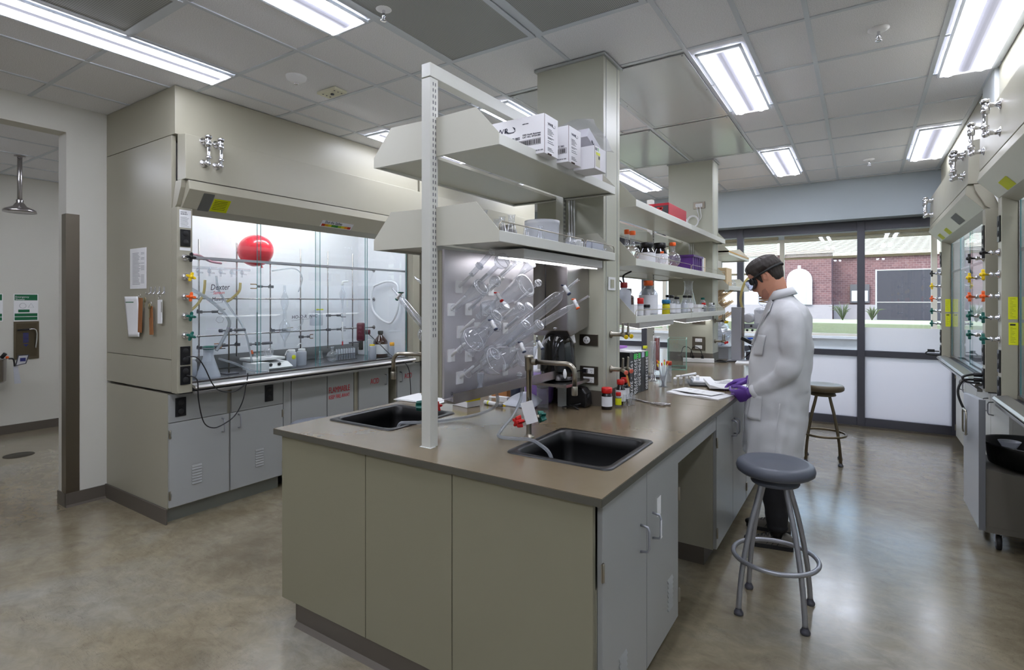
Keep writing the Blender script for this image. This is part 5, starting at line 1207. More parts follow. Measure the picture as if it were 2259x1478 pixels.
t = thing('plastic_tray','rectangular translucent container near the column end of the middle shelf','container',(-1.30,2.78,S2)); g_=MB(); x0,x1,y0,y1=-1.40,-1.235,2.70,2.86
for a in ((x0,x0+.003,y0,y1),(x1-.003,x1,y0,y1),(x0,x1,y0,y0+.003),(x0,x1,y1-.003,y1)): g_.box(a[0],a[1],a[2],a[3],S2,S2+.07)
g_.box(x0,x1,y0,y1,S2,S2+.003).box(x0-.005,x1+.005,y0-.005,y0+.0,S2+.066,S2+.07); g_.build('body','milky',t)
tag(MB().cyl((-1.24,2.87,S2),(-1.24,2.87,S2+.04),.018,n=16).build('small_bottle','lab'),'tiny clear bottle at the column end of the middle shelf','bottle')
tag(MB().box(-1.27,-1.22,2.40,2.52,S2+.0,S2+.012).build('black_strip','black'),'black strip lying under the squat bottle','strip')
# second unit
T1, T2, T3 = 2.162, 1.787, 1.422
t = thing('glove_box','red box with a cut out window on the top shelf before the far column','box',(-1.30,4.35,T1)); MB().box(-1.45,-1.21,4.02,4.50,T1,T1+.115).build('box',mat('red_carton',(168,28,44),.45),t,bevel=.002)
MB().box(-1.32,-1.215,4.016,4.0195,T1+.02,T1+.095).build('window',mat('dark_print',(60,58,62),.5),t); MB().box(-1.28,-1.262,4.0135,4.016,T1+.025,T1+.08).box(-1.30,-1.255,4.0135,4.016,T1+.07,T1+.085).build('red_print',mat('red_print2',(190,40,40),.5),t)
MB().box(-1.44,-1.38,4.0135,4.018,T1+.04,T1+.075).build('white_print','paper',t)
tag(MB().box(-1.40,-1.20,3.98,4.53,T1-.0005+.0005,T1-.0+.0).build('tmp','white') if False else MB().sphere((-1.27,4.58,T1+.045),.045,14,8,(1,.8,1)).build('plastic_bag','milky'),'crumpled clear plastic bag beside the red box','bag')
t = thing('wooden_rack','low brown wooden rack along the middle shelf, flasks standing on it','rack',(-1.28,3.9,T2)); MB().box(-1.36,-1.205,3.36,3.62,T2,T2+.02).box(-1.36,-1.205,3.98,4.45,T2,T2+.02).build('board',mat('rack_wood',(170,110,60),.6),t)
def cap_flask(lb, x, y, z, r, h, cap='red', grp='round stoppered flasks'):
    t = thing('round_flask', lb, 'flask', (x,y,z), grp); rn = r*.3
    pts=[(0,0),(r*.5,.001)]; 
    for i in range(2,12):
        a_=PI*i/13; pts.append((max(rn,r*math.sin(a_)), r-r*math.cos(a_)))
    pts += [(rn,2*r),(rn,h*.85),(rn*1.2,h*.87),(rn*1.2,h*.9)]
    MB().lathe(pts,(x,y,z),(0,0,1),22).build('glass_body','lab',t); MB().cyl((x,y,z+h*.86),(x,y,z+h),rn*1.35,n=14).build('stopper',cap,t); return t
cap_flask('round flask with an orange stopper and tall neck near the shelf end panel',-1.29,3.47,T2+.02,.05,.20,'orange')
cap_flask('stoppered flask directly behind the tall necked one by the shelf end panel',-1.38,3.60,T2+.02,.045,.23,'orange')
cap_flask('little orange stoppered flask between the two black capped jars',-1.25,3.98,T2+.02,.032,.10,'orange')
cap_flask('clear round flask with orange stopper beside the purple bin',-1.27,4.32,T2+.02,.062,.20,'orange')
for lb, x, y, h, r in (('dark jar with a wide black cap and white label, first of the pair',-1.30,3.78,.17,.062),('dark jar with a tall black cap and white label, second of the pair',-1.30,4.08,.195,.062),('dark jar peeping out behind the first black capped jar',-1.40,3.92,.165,.045)):
    bottle('black_cap_jar', lb, x, y, T2+.0, h, r, 'black', 'dkliq', 'plabel', h*.2, neck=.62, shoulder=.55, nmcat='jar', lab=(.05,.56))
t = thing('file_bin','deep purple plastic bin on the middle shelf before the far column','bin',(-1.33,4.95,T2)); MB().box(-1.44,-1.235,4.80,5.12,T2,T2+.155).build('bin','purple',t,bevel=.004); MB().box(-1.45,-1.225,4.79,5.13,T2+.14,T2+.157).build('rim','purple',t)
g_=MB(); 
for yy in (4.86,4.93,5.0,5.07): g_.box(-1.236,-1.228,yy,yy+.02,T2+.005,T2+.14)
g_.build('ribs','purple',t)
tag(MB().box(-1.42,-1.24,5.17,5.22,T2,T2+.16).build('file_box','card'),'tall white box file beside the purple bin','box'); tag(MB().box(-1.42,-1.245,5.24,5.30,T2,T2+.158).build('file_box',mat('cream_board',(225,208,178),.6)),'cream box file between the white box and the column','box')
t = thing('round_wood_block','brown round wooden block behind the shelf end panel','block',(-1.42,3.42,T2)); MB().cyl((-1.46,3.40,T2+.07),(-1.40,3.40,T2+.07),.07,n=28).build('disc',mat('dark_wood',(110,66,36),.5),t)
# lowest shelf
bottle('wash_bottle','white plastic bottle with a red cap at the start of the lowest shelf',-1.30,3.34,T3,.235,.046,mat('dark_red',(140,24,24),.4),'milky',None,.035,neck=.4,shoulder=.72)
hd_ = MB(); hd_.tube(smoothpath([(-1.30,3.34,T3+.235),(-1.31,3.36,T3+.28),(-1.28,3.42,T3+.31)]),.006,6).tube(smoothpath([(-1.31,3.33,T3+.235),(-1.34,3.30,T3+.26),(-1.36,3.24,T3+.24)]),.005,6)
tag(hd_.build('scissors','black'),'black handled tools poking up behind the red capped white bottle','tools')
bottle('amber_bottle','brown bottle between the white one and the orange capped bottle',-1.36,3.56,T3,.20,.045,'black','amberg',None,.035,neck=.5)
bottle('orange_cap_bottle','large clear media bottle with an orange cap and white label',-1.29,3.79,T3,.262,.066,'orange','clearb','plabel',.036,neck=.42,shoulder=.62,lab=(.10,.60))
bottle('black_cap_bottle','tall labelled bottle pressed behind the orange capped one',-1.36,3.97,T3,.235,.045,'black','clearb','plabel',.03,neck=.5,shoulder=.62)
bottle('red_cap_vial','small bottle with a bright red cap at the guard rail',-1.235,3.47,T3,.135,.02,'red','milky','plabel',.04,neck=.85)
bottle('small_black_bottle','small black capped bottle beside the bright red cap',-1.235,3.60,T3,.09,.022,'black','clearb','plabel',.02,neck=.8)
tag(MB().box(-1.30,-1.245,3.38,3.43,T3,T3+.09).build('small_carton','paper'),'little white carton at the guard rail of the lowest shelf','box')
bottle('yellow_liquid_bottle','bottle of yellow liquid with a blue cap',-1.25,4.08,T3,.125,.03,mat('blue_cap',(30,110,150),.4),mat('yellow_liquid',(200,190,20),.15,coat=.5),None,.03,neck=.85,lab=(.4,.8))
for k, (x, y, h, c_) in enumerate(((-1.25,4.22,.16,'black'),(-1.24,4.33,.15,'black'),(-1.32,4.36,.165,'black'),(-1.24,4.55,.14,None),(-1.27,4.68,.165,'black'),(-1.26,4.79,.165,'black'))):
    bottle('reagent_bottle',['first clear black capped reagent bottle after the yellow one','clear reagent bottle with amber contents label, after the yellow liquid','clear reagent bottle in the second line of the lowest shelf','open clear bottle amid the reagent bottles','slim black capped bottle after the open clear one','last slim black capped bottle before the pale card'][k],x,y,T3,h,.031,c_,'clearb','plabel' if c_ else None,.02,neck=.5,shoulder=.6)
tag(MB().box(-1.40,-1.26,4.90,4.905,T3,T3+.17).build('pale_card',mat('pale_green_card',(208,212,190),.7)),'pale card standing among the bottles of the lowest shelf','card')
erlen('big empty conical flask on the lowest shelf before the far column',-1.33,5.02,T3,.30,.085,None)
tag(MB().box(-1.28,-1.215,4.66+.25,5.1,T3,T3+.085).build('white_carton','card'),'white carton in front of the big conical flask','box')
for k,(x,y,c_) in enumerate(((-1.25,5.25,'red'),(-1.30,5.42,'green'),(-1.24,5.5,'white'),(-1.26,5.66,'black'))):
    bottle('small_bottle',['small red stoppered bottle after the white carton','round bottle with green and yellow stopper','small white capped bottle by the far column','brown capped little bottle, last of the lowest shelf'][k],x,y,T3,.10+.05*(k==1),.03,c_,'clearb',None,.02,neck=.5)
tag(MB().cyl((-1.20,5.0,T3+.052),(-1.205,5.12,T3+.056),.007,n=10).build('marker_pen','black'),'black marker pen on the guard rail','pen')
# last unit
tag(MB().box(-1.42,-1.22,6.12,6.40,1.688,1.90).build('kraft_carton',mat('beige_board',(205,180,140),.7)),'beige cardboard box on the shelf past the far column','box')
tag(MB().box(-1.50,-1.19,6.10,7.30,2.066,2.082).build('shelf_liner',mat('tan_wood',(200,160,100),.6)),'tan board lying on the last top shelf','board')
gl('glass_flask','clear flask on the last shelf before the glazed wall','flask',(-1.25,6.6,1.688),(0,0,1),[(0,0),(.04,0),(.04,.05),(.014,.10),(.014,.15)],grp=None)
# drying rack of amber tinted glassware at the far end
M['warmglass'] = glassy('warm_glass',(240,225,200),.06,1.5,.35,(230,205,175),boost=2)
rk = thing('drying_board','second drying board at the far end of the bench, warm tinted glassware on it','drying rack',(-1.53,6.5,1.1)); MB().box(-1.54,-1.53,6.15,6.95,1.10,1.62).build('board','steel',rk)
for k in range(18):
    y = 6.2+.11*(k%6); z = 1.22+.13*(k//6); b_ = Vector((-1.529,y,z)); d_ = Vector((.8,0,.6)).normalized(); L = .22+.12*random.random()
    t = thing('glass_tube','warm tinted tube drying on the far board near the grey stand','glass tube',b_,'warm tinted tubes drying at the far end'); MB().lathe([(.012,0),(.016,.02),(.016,L),(.019,L+.01)],b_,d_,10).build('glass_body','warmglass',t)
bagm = glassy('bag_film',(245,246,250),.12,1.5,.12,boost=2)
vs_=[];fs=[]
for i in range(15):
    for j in range(13):
        a_=2*PI*j/12; r_=.13*math.sin(PI*(i+.5)/15)**.6*(1+.12*math.sin(5*a_+i)); vs_.append((-1.33+r_*math.cos(a_),6.25+r_*math.sin(a_)*1.2,1.04+.28*i/14))
for i in range(14):
    for j in range(12): fs.append((i*13+j,i*13+j+1,(i+1)*13+j+1,(i+1)*13+j))
tag(MB().add(vs_,fs,False).build('plastic_bag',glassy('cloudy_bag',(235,238,245),.2,1.5,.4,boost=2)),'big crumpled clear bag of glassware behind the grey stand','bag')
tag(MB().box(-1.50,-1.20,6.12,6.55,ZT,1.035).prism([(-1.51,1.035),(-1.19,1.035),(-1.18,1.05),(-1.52,1.05)],6.11,6.56,'y').build('grey_tub',mat('grey_tub',(170,172,176),.5)),'grey plastic tub under the bag at the far end of the bench','tub')
# rotary evaporator
t = thing('rotary_evaporator','rotary evaporator with a tall grey stand, coil condenser and flask at the bench end','lab apparatus',(-1.08,5.98,ZT))
GS = mat('grey_stand_paint',(160,160,166),.35)
MB().box(-1.135,-1.04,5.93,6.0,ZT+.012,1.475).build('stand_column',GS,t,bevel=.004); MB().box(-1.036,-1.015,5.96,5.99,ZT+.02,1.47).build('rail','steel',t)
MB().box(-1.17,-1.0,5.90,6.05,ZT,ZT+.012).box(-1.0,-.80,6.0,6.4,ZT,ZT+.012).build('foot',GS,t)
MB().cyl((-.985,6.02,1.36),(-.985,6.16,1.36),.05,n=24).cyl((-.985,6.0,1.36),(-.985,6.03,1.36),.043,n=24).build('motor_head',mat('grey_stand_light',(188,188,192),.4),t,bevel=.002)
MB().box(-1.04,-.80,6.05,6.15,1.25,1.30).build('arm',GS,t,bevel=.006); MB().box(-.94,-.80,6.08,6.20,1.30,1.45).build('control_box',mat('white_casing',(222,222,226),.4),t,bevel=.01)
coil=[]; 
for i in range(100): a_=2*PI*i/14; coil.append((-.86+.045*math.cos(a_),6.2+.045*math.sin(a_),1.52+.20*i/99))
MB().lathe([(.02,0),(.055,.03),(.055,.26),(.02,.30)],(-.86,6.2,1.48),(0,0,1),20).build('condenser','lab',t); MB().tube(coil,.007,6).build('coil',mat('tan_coil',(185,140,95),.4),t)
MB().lathe([(.018,0),(.018,.05),(.06,.12),(.05,.14),(.015,.15)],(-.88,6.12,1.32),(0,0,1),18).build('receiver','lab',t)
MB().sphere((-.84,6.05,1.15),.075,20,12).build('round_flask',glassy('bluish_glass',(190,205,245),.05,1.5,.25,(170,190,240),boost=2),t)
MB().tube(smoothpath([(-1.03,6.02,1.42),(-1.06,6.02,1.56),(-1.02,6.0,1.72),(-.96,6.0,1.80)]),.013,8).build('hose','yellowed',t)
MB().box(-1.0,-.82,6.0,6.04,1.145,1.16).build('blue_part',mat('bright_blue',(30,90,215),.4),t)
tr = MB().obox((-.93,6.0,1.105),.24,.16,.035,Matrix.Rotation(math.radians(27),3,'Y')).build('tilted_tray','black',t,bevel=.004)
MB().tube(smoothpath([(-.98,6.02,1.08),(-.96,6.02,1.02),(-1.0,6.02,.97),(-1.02,6.05,.95)]),.006,6).build('cable','black',t)
MB().box(-1.01,-.86,6.02,6.22,ZT+.014,ZT+.10).build('base_unit','dark',t,bevel=.005)
g_=MB()
for x,z in ((-1.0,1.235),(-.95,1.235),(-.96,1.28)): g_.cyl((x,6.04,z),(x,6.06,z),.012,n=12)
g_.build('knobs','black',t)

# ================================================================== INSIDE THE BALLOON HOOD
HX = -4.43; HD = .9455
grid_t = thing('rod_lattice','grid of steel support rods inside the balloon fume hood','lab frame',(HX,3.15,1.255))
for k in range(6):
    y = 2.23+.3088*k; MB().cyl((HX,y,1.07),(HX,y,2.03),.0063,n=10).build('upright_rod','steel',grid_t)
for z in (1.255,1.557,1.872):
    rr = MB().cyl((HX-.006,1.905,z),(HX-.006,4.08,z),.0063,n=10).build('cross_rod','steel',grid_t)
    MB().cyl((HX-.006,4.066,z),(HX-.006,4.082,z),.022,n=18).build('flange','steel',rr)
    g_=MB()
    for k in range(6): g_.sphere((HX-.002,2.23+.3088*k,z),.013,10,6)
    g_.build('clamp_nuts','steel',rr)
def clamp(lb, y, z, side=1, tips='nickel', x=HX, L=.20, dk='dark'):
    t = thing('lab_clamp', lb, 'clamp', (x+.015,y,z), 'clamps on the hood lattice')
    MB().box(x-.012,x+.03,y-.013,y+.013,z-.012,z+.012).cyl((x+.02,y-.02,z+.006),(x+.05,y-.035,z+.02),.005,n=8).build('boss_head',dk,t,bevel=.002)
    MB().cyl((x+.022,y,z),(x+.022,y+side*L*.6,z),.0055,n=8).build('arm',dk,t)
    MB().cyl((x+.022,y+side*L*.45,z),(x+.022,y+side*L*.68,z),.011,n=10).build('grip',dk,t)
    MB().tube([(x+.022,y+side*L*.66,z),(x+.022,y+side*L*.74,z+.018),(x+.022,y+side*L,z+.018)],.004,6).tube([(x+.022,y+side*L*.66,z),(x+.022,y+side*L*.74,z-.018),(x+.022,y+side*L,z-.018)],.004,6).build('jaws',tips,t)
clamp('three pronged clamp with brass tips under the red balloon',2.848,1.665,-1,mat('brass',(150,120,60),.35,.9))
clamp('dark clamp on the second cross rod level, below the balloon hose',2.86,1.275,1); clamp('clamp holding the top of the burette',3.466,1.395,1,'dark'); clamp('clamp holding the middle of the burette',3.466,1.255,1,'dark')
clamp('short clamp with a cork tip low at the window side of the hood',2.54,1.17,-1,mat('cork',(170,110,60),.7)); clamp('small clamp on the front upright of the lattice',2.23,1.45,1,'steel'); clamp('small low clamp on the front upright of the lattice',2.23,1.165,1,'steel')
clamp('rusty tipped clamp below the fourth upright',3.157,1.20,1,mat('rusty',(120,90,60),.6),L=.12)
# retort stands
for lb, y, z1, x in (('slim retort stand rod with a clamp, nearest the conical flask',2.40,1.41,-4.30),('slim retort stand rod behind the white scale',2.68,1.44,-4.36)):
    t = thing('retort_stand', lb, 'stand', (x,y,HD)); MB().cyl((x,y,HD+.01),(x,y,z1),.006,n=10).build('rod','dull' if False else 'steeld',t); MB().box(x-.06,x+.06,y-.05,y+.05,HD,HD+.01).build('base','dark',t)
    c = MB(); zc = 1.34-.0 if y < 2.5 else 1.16; zc = 1.30 if y < 2.5 else 1.17
    c.cyl((x+.012,y-.07,zc),(x+.012,y+.12,zc),.006,n=8).cyl((x+.012,y-.085,zc),(x+.012,y-.06,zc),.014,n=12).cyl((x+.012,y+.04,zc),(x+.012,y+.13,zc),.012,n=10).box(x-.012,x+.02,y-.015,y+.015,zc-.014,zc+.014); c.build('clamp','dark',t)
# balloon
t = thing('balloon','red balloon resting above the top rod inside the fume hood','balloon',(-4.36,2.66,1.85),None)
BL = mat('balloon_rubber',(232,32,58),.22,coat=.4); BL.node_tree.nodes['Principled BSDF'].inputs['Subsurface Weight'].default_value=.3; BL.node_tree.nodes['Principled BSDF'].inputs['Subsurface Radius'].default_value=(.3,.05,.05)
MB().sphere((-4.34,2.655,1.968),.139,48,28,(1.02,1.02,.97),(0,-.35,.94)).build('skin',BL,t); MB().lathe([(.012,0),(.006,.02),(.010,.035)],(-4.34,2.71,1.825),(0,-.3,1),12).build('neck',BL,t)
# hoses, glass manifolds
hose('pink rubber hose along the top rod at the hood corner',[(-4.12,2.03,1.88),(-4.2,2.12,1.88),(-4.3,2.25,1.85),(-4.38,2.38,1.845)],mat('pink_rubber',(180,130,145),.5),.009,'rubber_hose')
hose('thick clear hose drooping from the window post of the hood to the flask',[(-4.0,1.96,1.62),(-4.1,2.12,1.56),(-4.2,2.29,1.46),(-4.22,2.36,1.36),(-4.22,2.30,1.22),(-4.22,2.255,1.15)],'tube',.013)
hose('yellowed tube hanging below the glass manifold',[(-4.28,2.20,1.70),(-4.28,2.19,1.60),(-4.28,2.15,1.52),(-4.28,2.09,1.46)],'yellowed',.010)
hose('short yellowed tube hanging under the balloon',[(-4.36,2.53,1.69),(-4.36,2.52,1.62),(-4.36,2.46,1.56),(-4.36,2.41,1.53)],'yellowed',.011)
hose('long clear tube running diagonally down the middle of the hood',[(-4.36,2.33,1.74),(-4.34,2.34,1.62),(-4.32,2.42,1.48),(-4.3,2.52,1.32),(-4.28,2.56,1.15),(-4.24,2.56,1.02)],'tube',.008)
hose('clear bent side tube rising behind the centre of the hood',[(-4.3,2.78,1.80),(-4.3,3.0,1.83),(-4.3,3.08,1.75),(-4.3,3.04,1.62)],'tube',.006)
hose('white plastic loop hose hung on the far inner wall of the hood',[(-4.38,4.02,1.70),(-4.2,4.02,1.745),(-4.05,4.02,1.72),(-4.02,4.02,1.62),(-4.03,4.02,1.45),(-4.10,4.02,1.33),(-4.18,4.02,1.31),(-4.30,4.02,1.36),(-4.40,4.02,1.45),(-4.42,4.02,1.60),(-4.38,4.02,1.70)],mat('white_hose',(240,240,245),.4),.012,'white_hose')
mf = thing('glass_manifold','clear blown glass manifold with taps hung from the top rod','glassware',(-4.36,2.35,1.80)); m_ = MB().tube([(-4.37,2.15,1.80),(-4.37,2.62,1.80)],.011,10)
for k in range(5):
    y = 2.19+.09*k; m_.tube([(-4.37,y,1.80),(-4.37,y,1.735)],.007,8).sphere((-4.37,y,1.775),.016,12,8).tube([(-4.35,y-.02,1.765),(-4.35,y+.03,1.76)],.006,8)
m_.build('glass_body','lab',mf)
m2_ = thing('distillation_glass','clear distillation glassware clamped in the middle of the hood','glassware',(-4.38,2.95,1.14)); MB().lathe([(.006,0),(.008,.05),(.02,.08),(.045,.13),(.05,.17),(.04,.21),(.016,.25),(.014,.33),(.02,.34),(.035,.40),(.03,.45),(.012,.50),(.012,.56)],(-4.37,2.95,1.12),(0,0,1),20).build('glass_body','lab',m2_); MB().tube(smoothpath([(-4.37,2.96,1.28),(-4.36,3.05,1.27),(-4.36,3.12,1.33),(-4.36,3.13,1.38)]),.008,8).build('side_arm','lab',m2_)
bt = thing('burette','long thin glass burette with a white tap and red tip','burette',(-4.40,3.62,1.06)); MB().lathe([(.004,0),(.006,.03),(.007,.06),(.007,.36),(.006,.40),(.012,.46),(.028,.50),(.030,.54),(.012,.585),(.012,.62)],(-4.40,3.62,1.08),(0,0,1),16).build('glass_body','lab',bt)
MB().cyl((-4.40,3.62,1.14),(-4.40,3.62,1.33),.0075,n=10).build('white_sleeve','white',bt); MB().cyl((-4.40,3.62,1.09),(-4.40,3.62,1.13),.007,n=10).build('red_tip','redp',bt); MB().cyl((-4.40,3.62,1.70),(-4.40,3.62,1.735),.013,n=12).cyl((-4.40,3.62,1.735),(-4.36,3.66,1.74),.008,n=10).build('stopcock','white',bt)
# on the deck
t = erlen('conical flask with a green stopper beside the window post inside the hood',-4.20,2.185,HD,.235,.085,None,'milky','green')
hose('two clear tubes from the green stopper flask across the hood deck',[(-4.18,2.25,1.09),(-4.12,2.34,1.05),(-4.05,2.45,.985),(-4.0,2.55,.97)],'tube',.009)
bottle('plastic_bottle','round white plastic bottle behind the green stopper flask',-4.42,2.16,HD,.15,.045,'white','milky',None,.02,neck=.7)
t = thing('lab_balance','white laboratory balance with a flat top plate on the hood deck','balance',(-4.35,2.72,HD)); MB().prism([(-4.45,HD),(-4.22,HD),(-4.20,HD+.02),(-4.28,HD+.06),(-4.45,HD+.07)],2.60,2.92,'y').build('body','white',t,bevel=.003); MB().box(-4.46,-4.26,2.58,2.88,HD+.085,HD+.105).build('plate','white',t,bevel=.002); MB().cyl((-4.36,2.73,HD+.068),(-4.36,2.73,HD+.086),.03,n=16).build('post','steeld',t); MB().cyl((-4.235,2.72,HD+.045),(-4.215,2.72,HD+.05),.012,n=12).cyl((-4.235,2.80,HD+.045),(-4.215,2.80,HD+.05),.012,n=12).build('keys','blackr',t)
tag(MB().obox((-4.14,2.55,HD+.045),.10,.14,.08,Matrix.Rotation(.2,3,'Z')).build('white_box','white'),'white box in front of the balance on the hood deck','box')
gl('round_flask','clear flask lying on the balance plate, its stopper orange','flask',(-4.36,2.66,HD+.125),(0,1,.15),rbf(.17,.042,.012),grp=None)
tag(MB().lathe([(.012,0),(.012,.03),(0,.03)],(-4.37,2.64,HD+.14),(0,-.3,1),12).build('orange_stopper','orange'),'small orange stopper at the neck of the flask on the balance','stopper')
for k,(y,lb) in enumerate(((2.97,'squeeze wash bottle with a yellow label, nearest the balance'),(3.09,'squeeze wash bottle with a bent white spout, second of the pair'))):
    t = bottle('wash_bottle',lb,-4.30-.02*k,y,HD,.155,.042,'white','milky',None,.03,neck=.62,shoulder=.8)
    MB().tube(smoothpath([(-4.30-.02*k,y,HD+.15),(-4.30-.02*k,y,HD+.19),(-4.30,y-.03,HD+.205),(-4.28,y-.08,HD+.18)] if k else [(-4.30,y-.02,HD+.13),(-4.29,y-.05,HD+.15),(-4.29,y-.07,HD+.11)]),.004,6).build('spout','white',t)
    if not k: MB().cyl((-4.26,y-.005,HD+.09),(-4.256,y-.005,HD+.09),.02,n=14).build('yellow_label','ylabel',t)
bottle('hanging_plastic_bottle','white plastic bottle with yellow label hung on the lattice, behind the sash middle',-4.47,3.36,1.30,.17,.06,None,'milky',None,.02,neck=.3)
tag(MB().box(-4.43,-4.40,3.33,3.39,1.45,1.462).build('bottle_label','ylabel'),'yellow label strip hung above the lattice bottle','label')
erlen('small pear shaped flask on the deck beside the round flask',-4.34,3.31,HD,.115,.042,None)
gl('round_flask','big clear round flask on the deck beside the test tube rack','flask',(-4.33,3.44,HD+.145),(0,0,-1),rbf(.145,.055,.014),grp=None)
t = thing('test_tube_rack','rack of white test tubes on the hood deck','rack',(-4.36,3.60,HD)); MB().box(-4.40,-4.33,3.49,3.75,HD,HD+.01).box(-4.40,-4.33,3.49,3.75,HD+.06,HD+.066).build('frame','steel',t)
for k in range(16): MB().cyl((-4.34-.03*(k%2),3.505+.0155*k,HD+.011),(-4.34-.03*(k%2),3.505+.0155*k,HD+.115),.0062,n=8).build('test_tube','milky',t)
t = bottle('squirt_bottle','white bottle with yellow collar before the maroon stirrer',-4.20,3.83,HD,.15,.042,'yellow','milky',None,.015,neck=.5,shoulder=.85); MB().tube(smoothpath([(-4.2,3.83,HD+.14),(-4.2,3.83,HD+.19),(-4.2,3.78,HD+.20),(-4.2,3.75,HD+.18)]),.005,6).build('spout','white',t)
t = thing('overhead_stirrer','maroon overhead stirrer motor clamped at the far end of the hood','stirrer',(-4.30,3.78,1.05)); MB().lathe([(0,0),(.035,0),(.042,.01),(.042,.17),(.036,.185),(0,.187)],(-4.30,3.77,1.13),(0,0,1),20).build('motor',mat('maroon',(98,32,50),.35),t); MB().cyl((-4.27,3.80,1.22),(-4.23,3.83,1.22),.025,n=14).build('dial',mat('maroon',(98,32,50),.35),t); MB().cyl((-4.30,3.77,1.04),(-4.30,3.77,1.13),.022,n=14).build('chuck','black',t); MB().cyl((-4.30,3.62,1.12),(-4.30,3.77,1.12),.008,n=8).build('arm','dark',t)
bottle('amber_jug','brown glass jug with black cap and white label inside the hood',-4.26,4.0,HD,.28,.075,'black','amberg','paper',.035,neck=.3,shoulder=.58,lab=(.14,.50))
bottle('yellow_cap_bottle','slim bottle with an orange yellow cap beside the brown jug',-4.08,3.99,HD,.165,.026,mat('amber_cap',(245,170,20),.4),'clearb',None,.035,neck=.75)
for k,(y,h) in enumerate(((3.72,.05),(3.76,.09))): erlen(['tiny flask at the rack end','small flask between the rack and the squirt bottle'][k],-4.18,y,HD,h,.022,None)
tag(MB().obox((-4.05,3.25,HD+.003),.06,.2,.004,Matrix.Rotation(.2,3,'Z')).build('tissue','paper'),'white tissue on the hood deck edge','tissue')
# handwriting on the sash
text('Dexter', .060, (-3.936,2.06,1.615), (0,1,.05), (0,-.05,1), 'ink', hl, name='handwriting', shear=.25, squash=.8)
text('Samson', .034, (-3.936,2.08,1.585), (0,1,.05), (0,-.05,1), 'redp', hl, name='handwriting', shear=.25, squash=.8)
text('Manny', .042, (-3.936,2.07,1.535), (0,1,.05), (0,-.05,1), 'ink', hl, name='handwriting', shear=.25, squash=.8)
g_ = MB().tube([(-3.936,2.06,1.60),(-3.936,2.12,1.605)],.001,4).tube([(-3.936,2.08,1.52),(-3.936,2.15,1.525)],.001,4)
g_.tube([(-3.936,2.13+.03*math.cos(a*PI/3+.2),1.40+.025*math.sin(a*PI/3+.2)) for a in range(6)],.001,4,closed=True).tube([(-3.936,2.24,1.425),(-3.936,2.36,1.435)],.001,4).build('marker_drawing','ink',hl)
text('HO-O-R  N=C', .04, (-3.936,2.72,1.39), (0,1,.03), (0,-.03,1), 'ink', hl, name='handwriting', shear=.2); MB().tube([(-3.936,2.72,1.375),(-3.936,2.92,1.39)],.001,4).build('marker_drawing','ink',hl)
# cords of the hood outlets
tag(MB().tube(smoothpath([(-3.845,1.855,1.155),(-3.80,1.90,1.15),(-3.78,1.94,1.08),(-3.77,1.99,.96),(-3.79,2.06,.90),(-3.82,2.18,.88),(-3.82,2.26,.93),(-3.83,2.28,1.0)]),.004,8).build('power_lead','black'),'black cord looping from the upper socket of the hood post to its sill','cord')
tag(MB().tube(smoothpath([(-3.845,1.855,1.03),(-3.80,1.90,1.0),(-3.80,1.91,.86),(-3.81,1.95,.70),(-3.82,2.02,.645),(-3.83,2.10,.655),(-3.83,2.18,.70),(-3.82,2.235,.80),(-3.83,2.27,.93)]),.004,8).build('power_lead','black'),'black cord hanging low in front of the vented cabinet door','cord')
tag(MB().tube(smoothpath([(-4.24,3.82,1.2),(-4.1,3.84,1.1),(-3.95,3.86,.99),(-3.80,3.92,.90),(-3.80,3.97,.70),(-3.81,3.98,.45),(-3.83,3.98,.2)]),.004,8).build('stirrer_lead','black'),'black cord running from the maroon stirrer down past the acid cabinets','cord')
# papers and keys on the hood end panel
yf = 1.799
t = thing('posted_sheet','white typed sheet in a sleeve fixed to the end panel of the hood','paper',(-4.42,yf,1.625)); MB().box(-4.55,-4.295,yf-.003,yf-.0005,1.626,1.922).build('sheet','paper',t); g_=MB(); z=1.885
while z > 1.65: g_.box(-4.51,-4.40+random.uniform(-.02,.02),yf-.0036,yf-.003,z,z+.0025); g_.box(-4.375,-4.325,yf-.0036,yf-.003,z,z+.0025) if random.random()<.6 else None; z-=.0095
g_.build('print_lines',mat('grey_print',(120,120,130),.7),t)
t = thing('posted_sheet','curling white sheet with a green line, hanging under the typed sheet','paper',(-4.53,yf,1.27)); vs_=[];fs=[]
for i in range(9):
    for j in range(13):
        u=i/8;v=j/12; vs_.append((-4.655+.045*v*2+.225*u, yf-.002-.02*v*v*(u**.5)-.006*v, 1.57-.30*v+.01*u*v))
for i in range(8):
    for j in range(12): fs.append((i*13+j,i*13+j+1,(i+1)*13+j+1,(i+1)*13+j))
MB().add(vs_,fs,True).build('sheet','paper',t,solid=.0008); MB().box(-4.62,-4.49,yf-.006,yf-.004,1.525,1.531).build('green_line','greenp',t)
for k,(x) in enumerate((-4.23,-4.165,-4.10,-4.03)):
    t = thing('wall_hook','small chrome key hook on the end panel of the hood','hook',(x,yf,1.59),'chrome key hooks on the hood'); MB().box(x-.011,x+.011,yf-.004,yf-.0005,1.585,1.635).build('plate','chrome',t,bevel=.003); MB().tube(smoothpath([(x,yf-.004,1.60),(x,yf-.015,1.585),(x,yf-.028,1.585),(x,yf-.03,1.60)]),.003,6).build('hook','chrome',t)
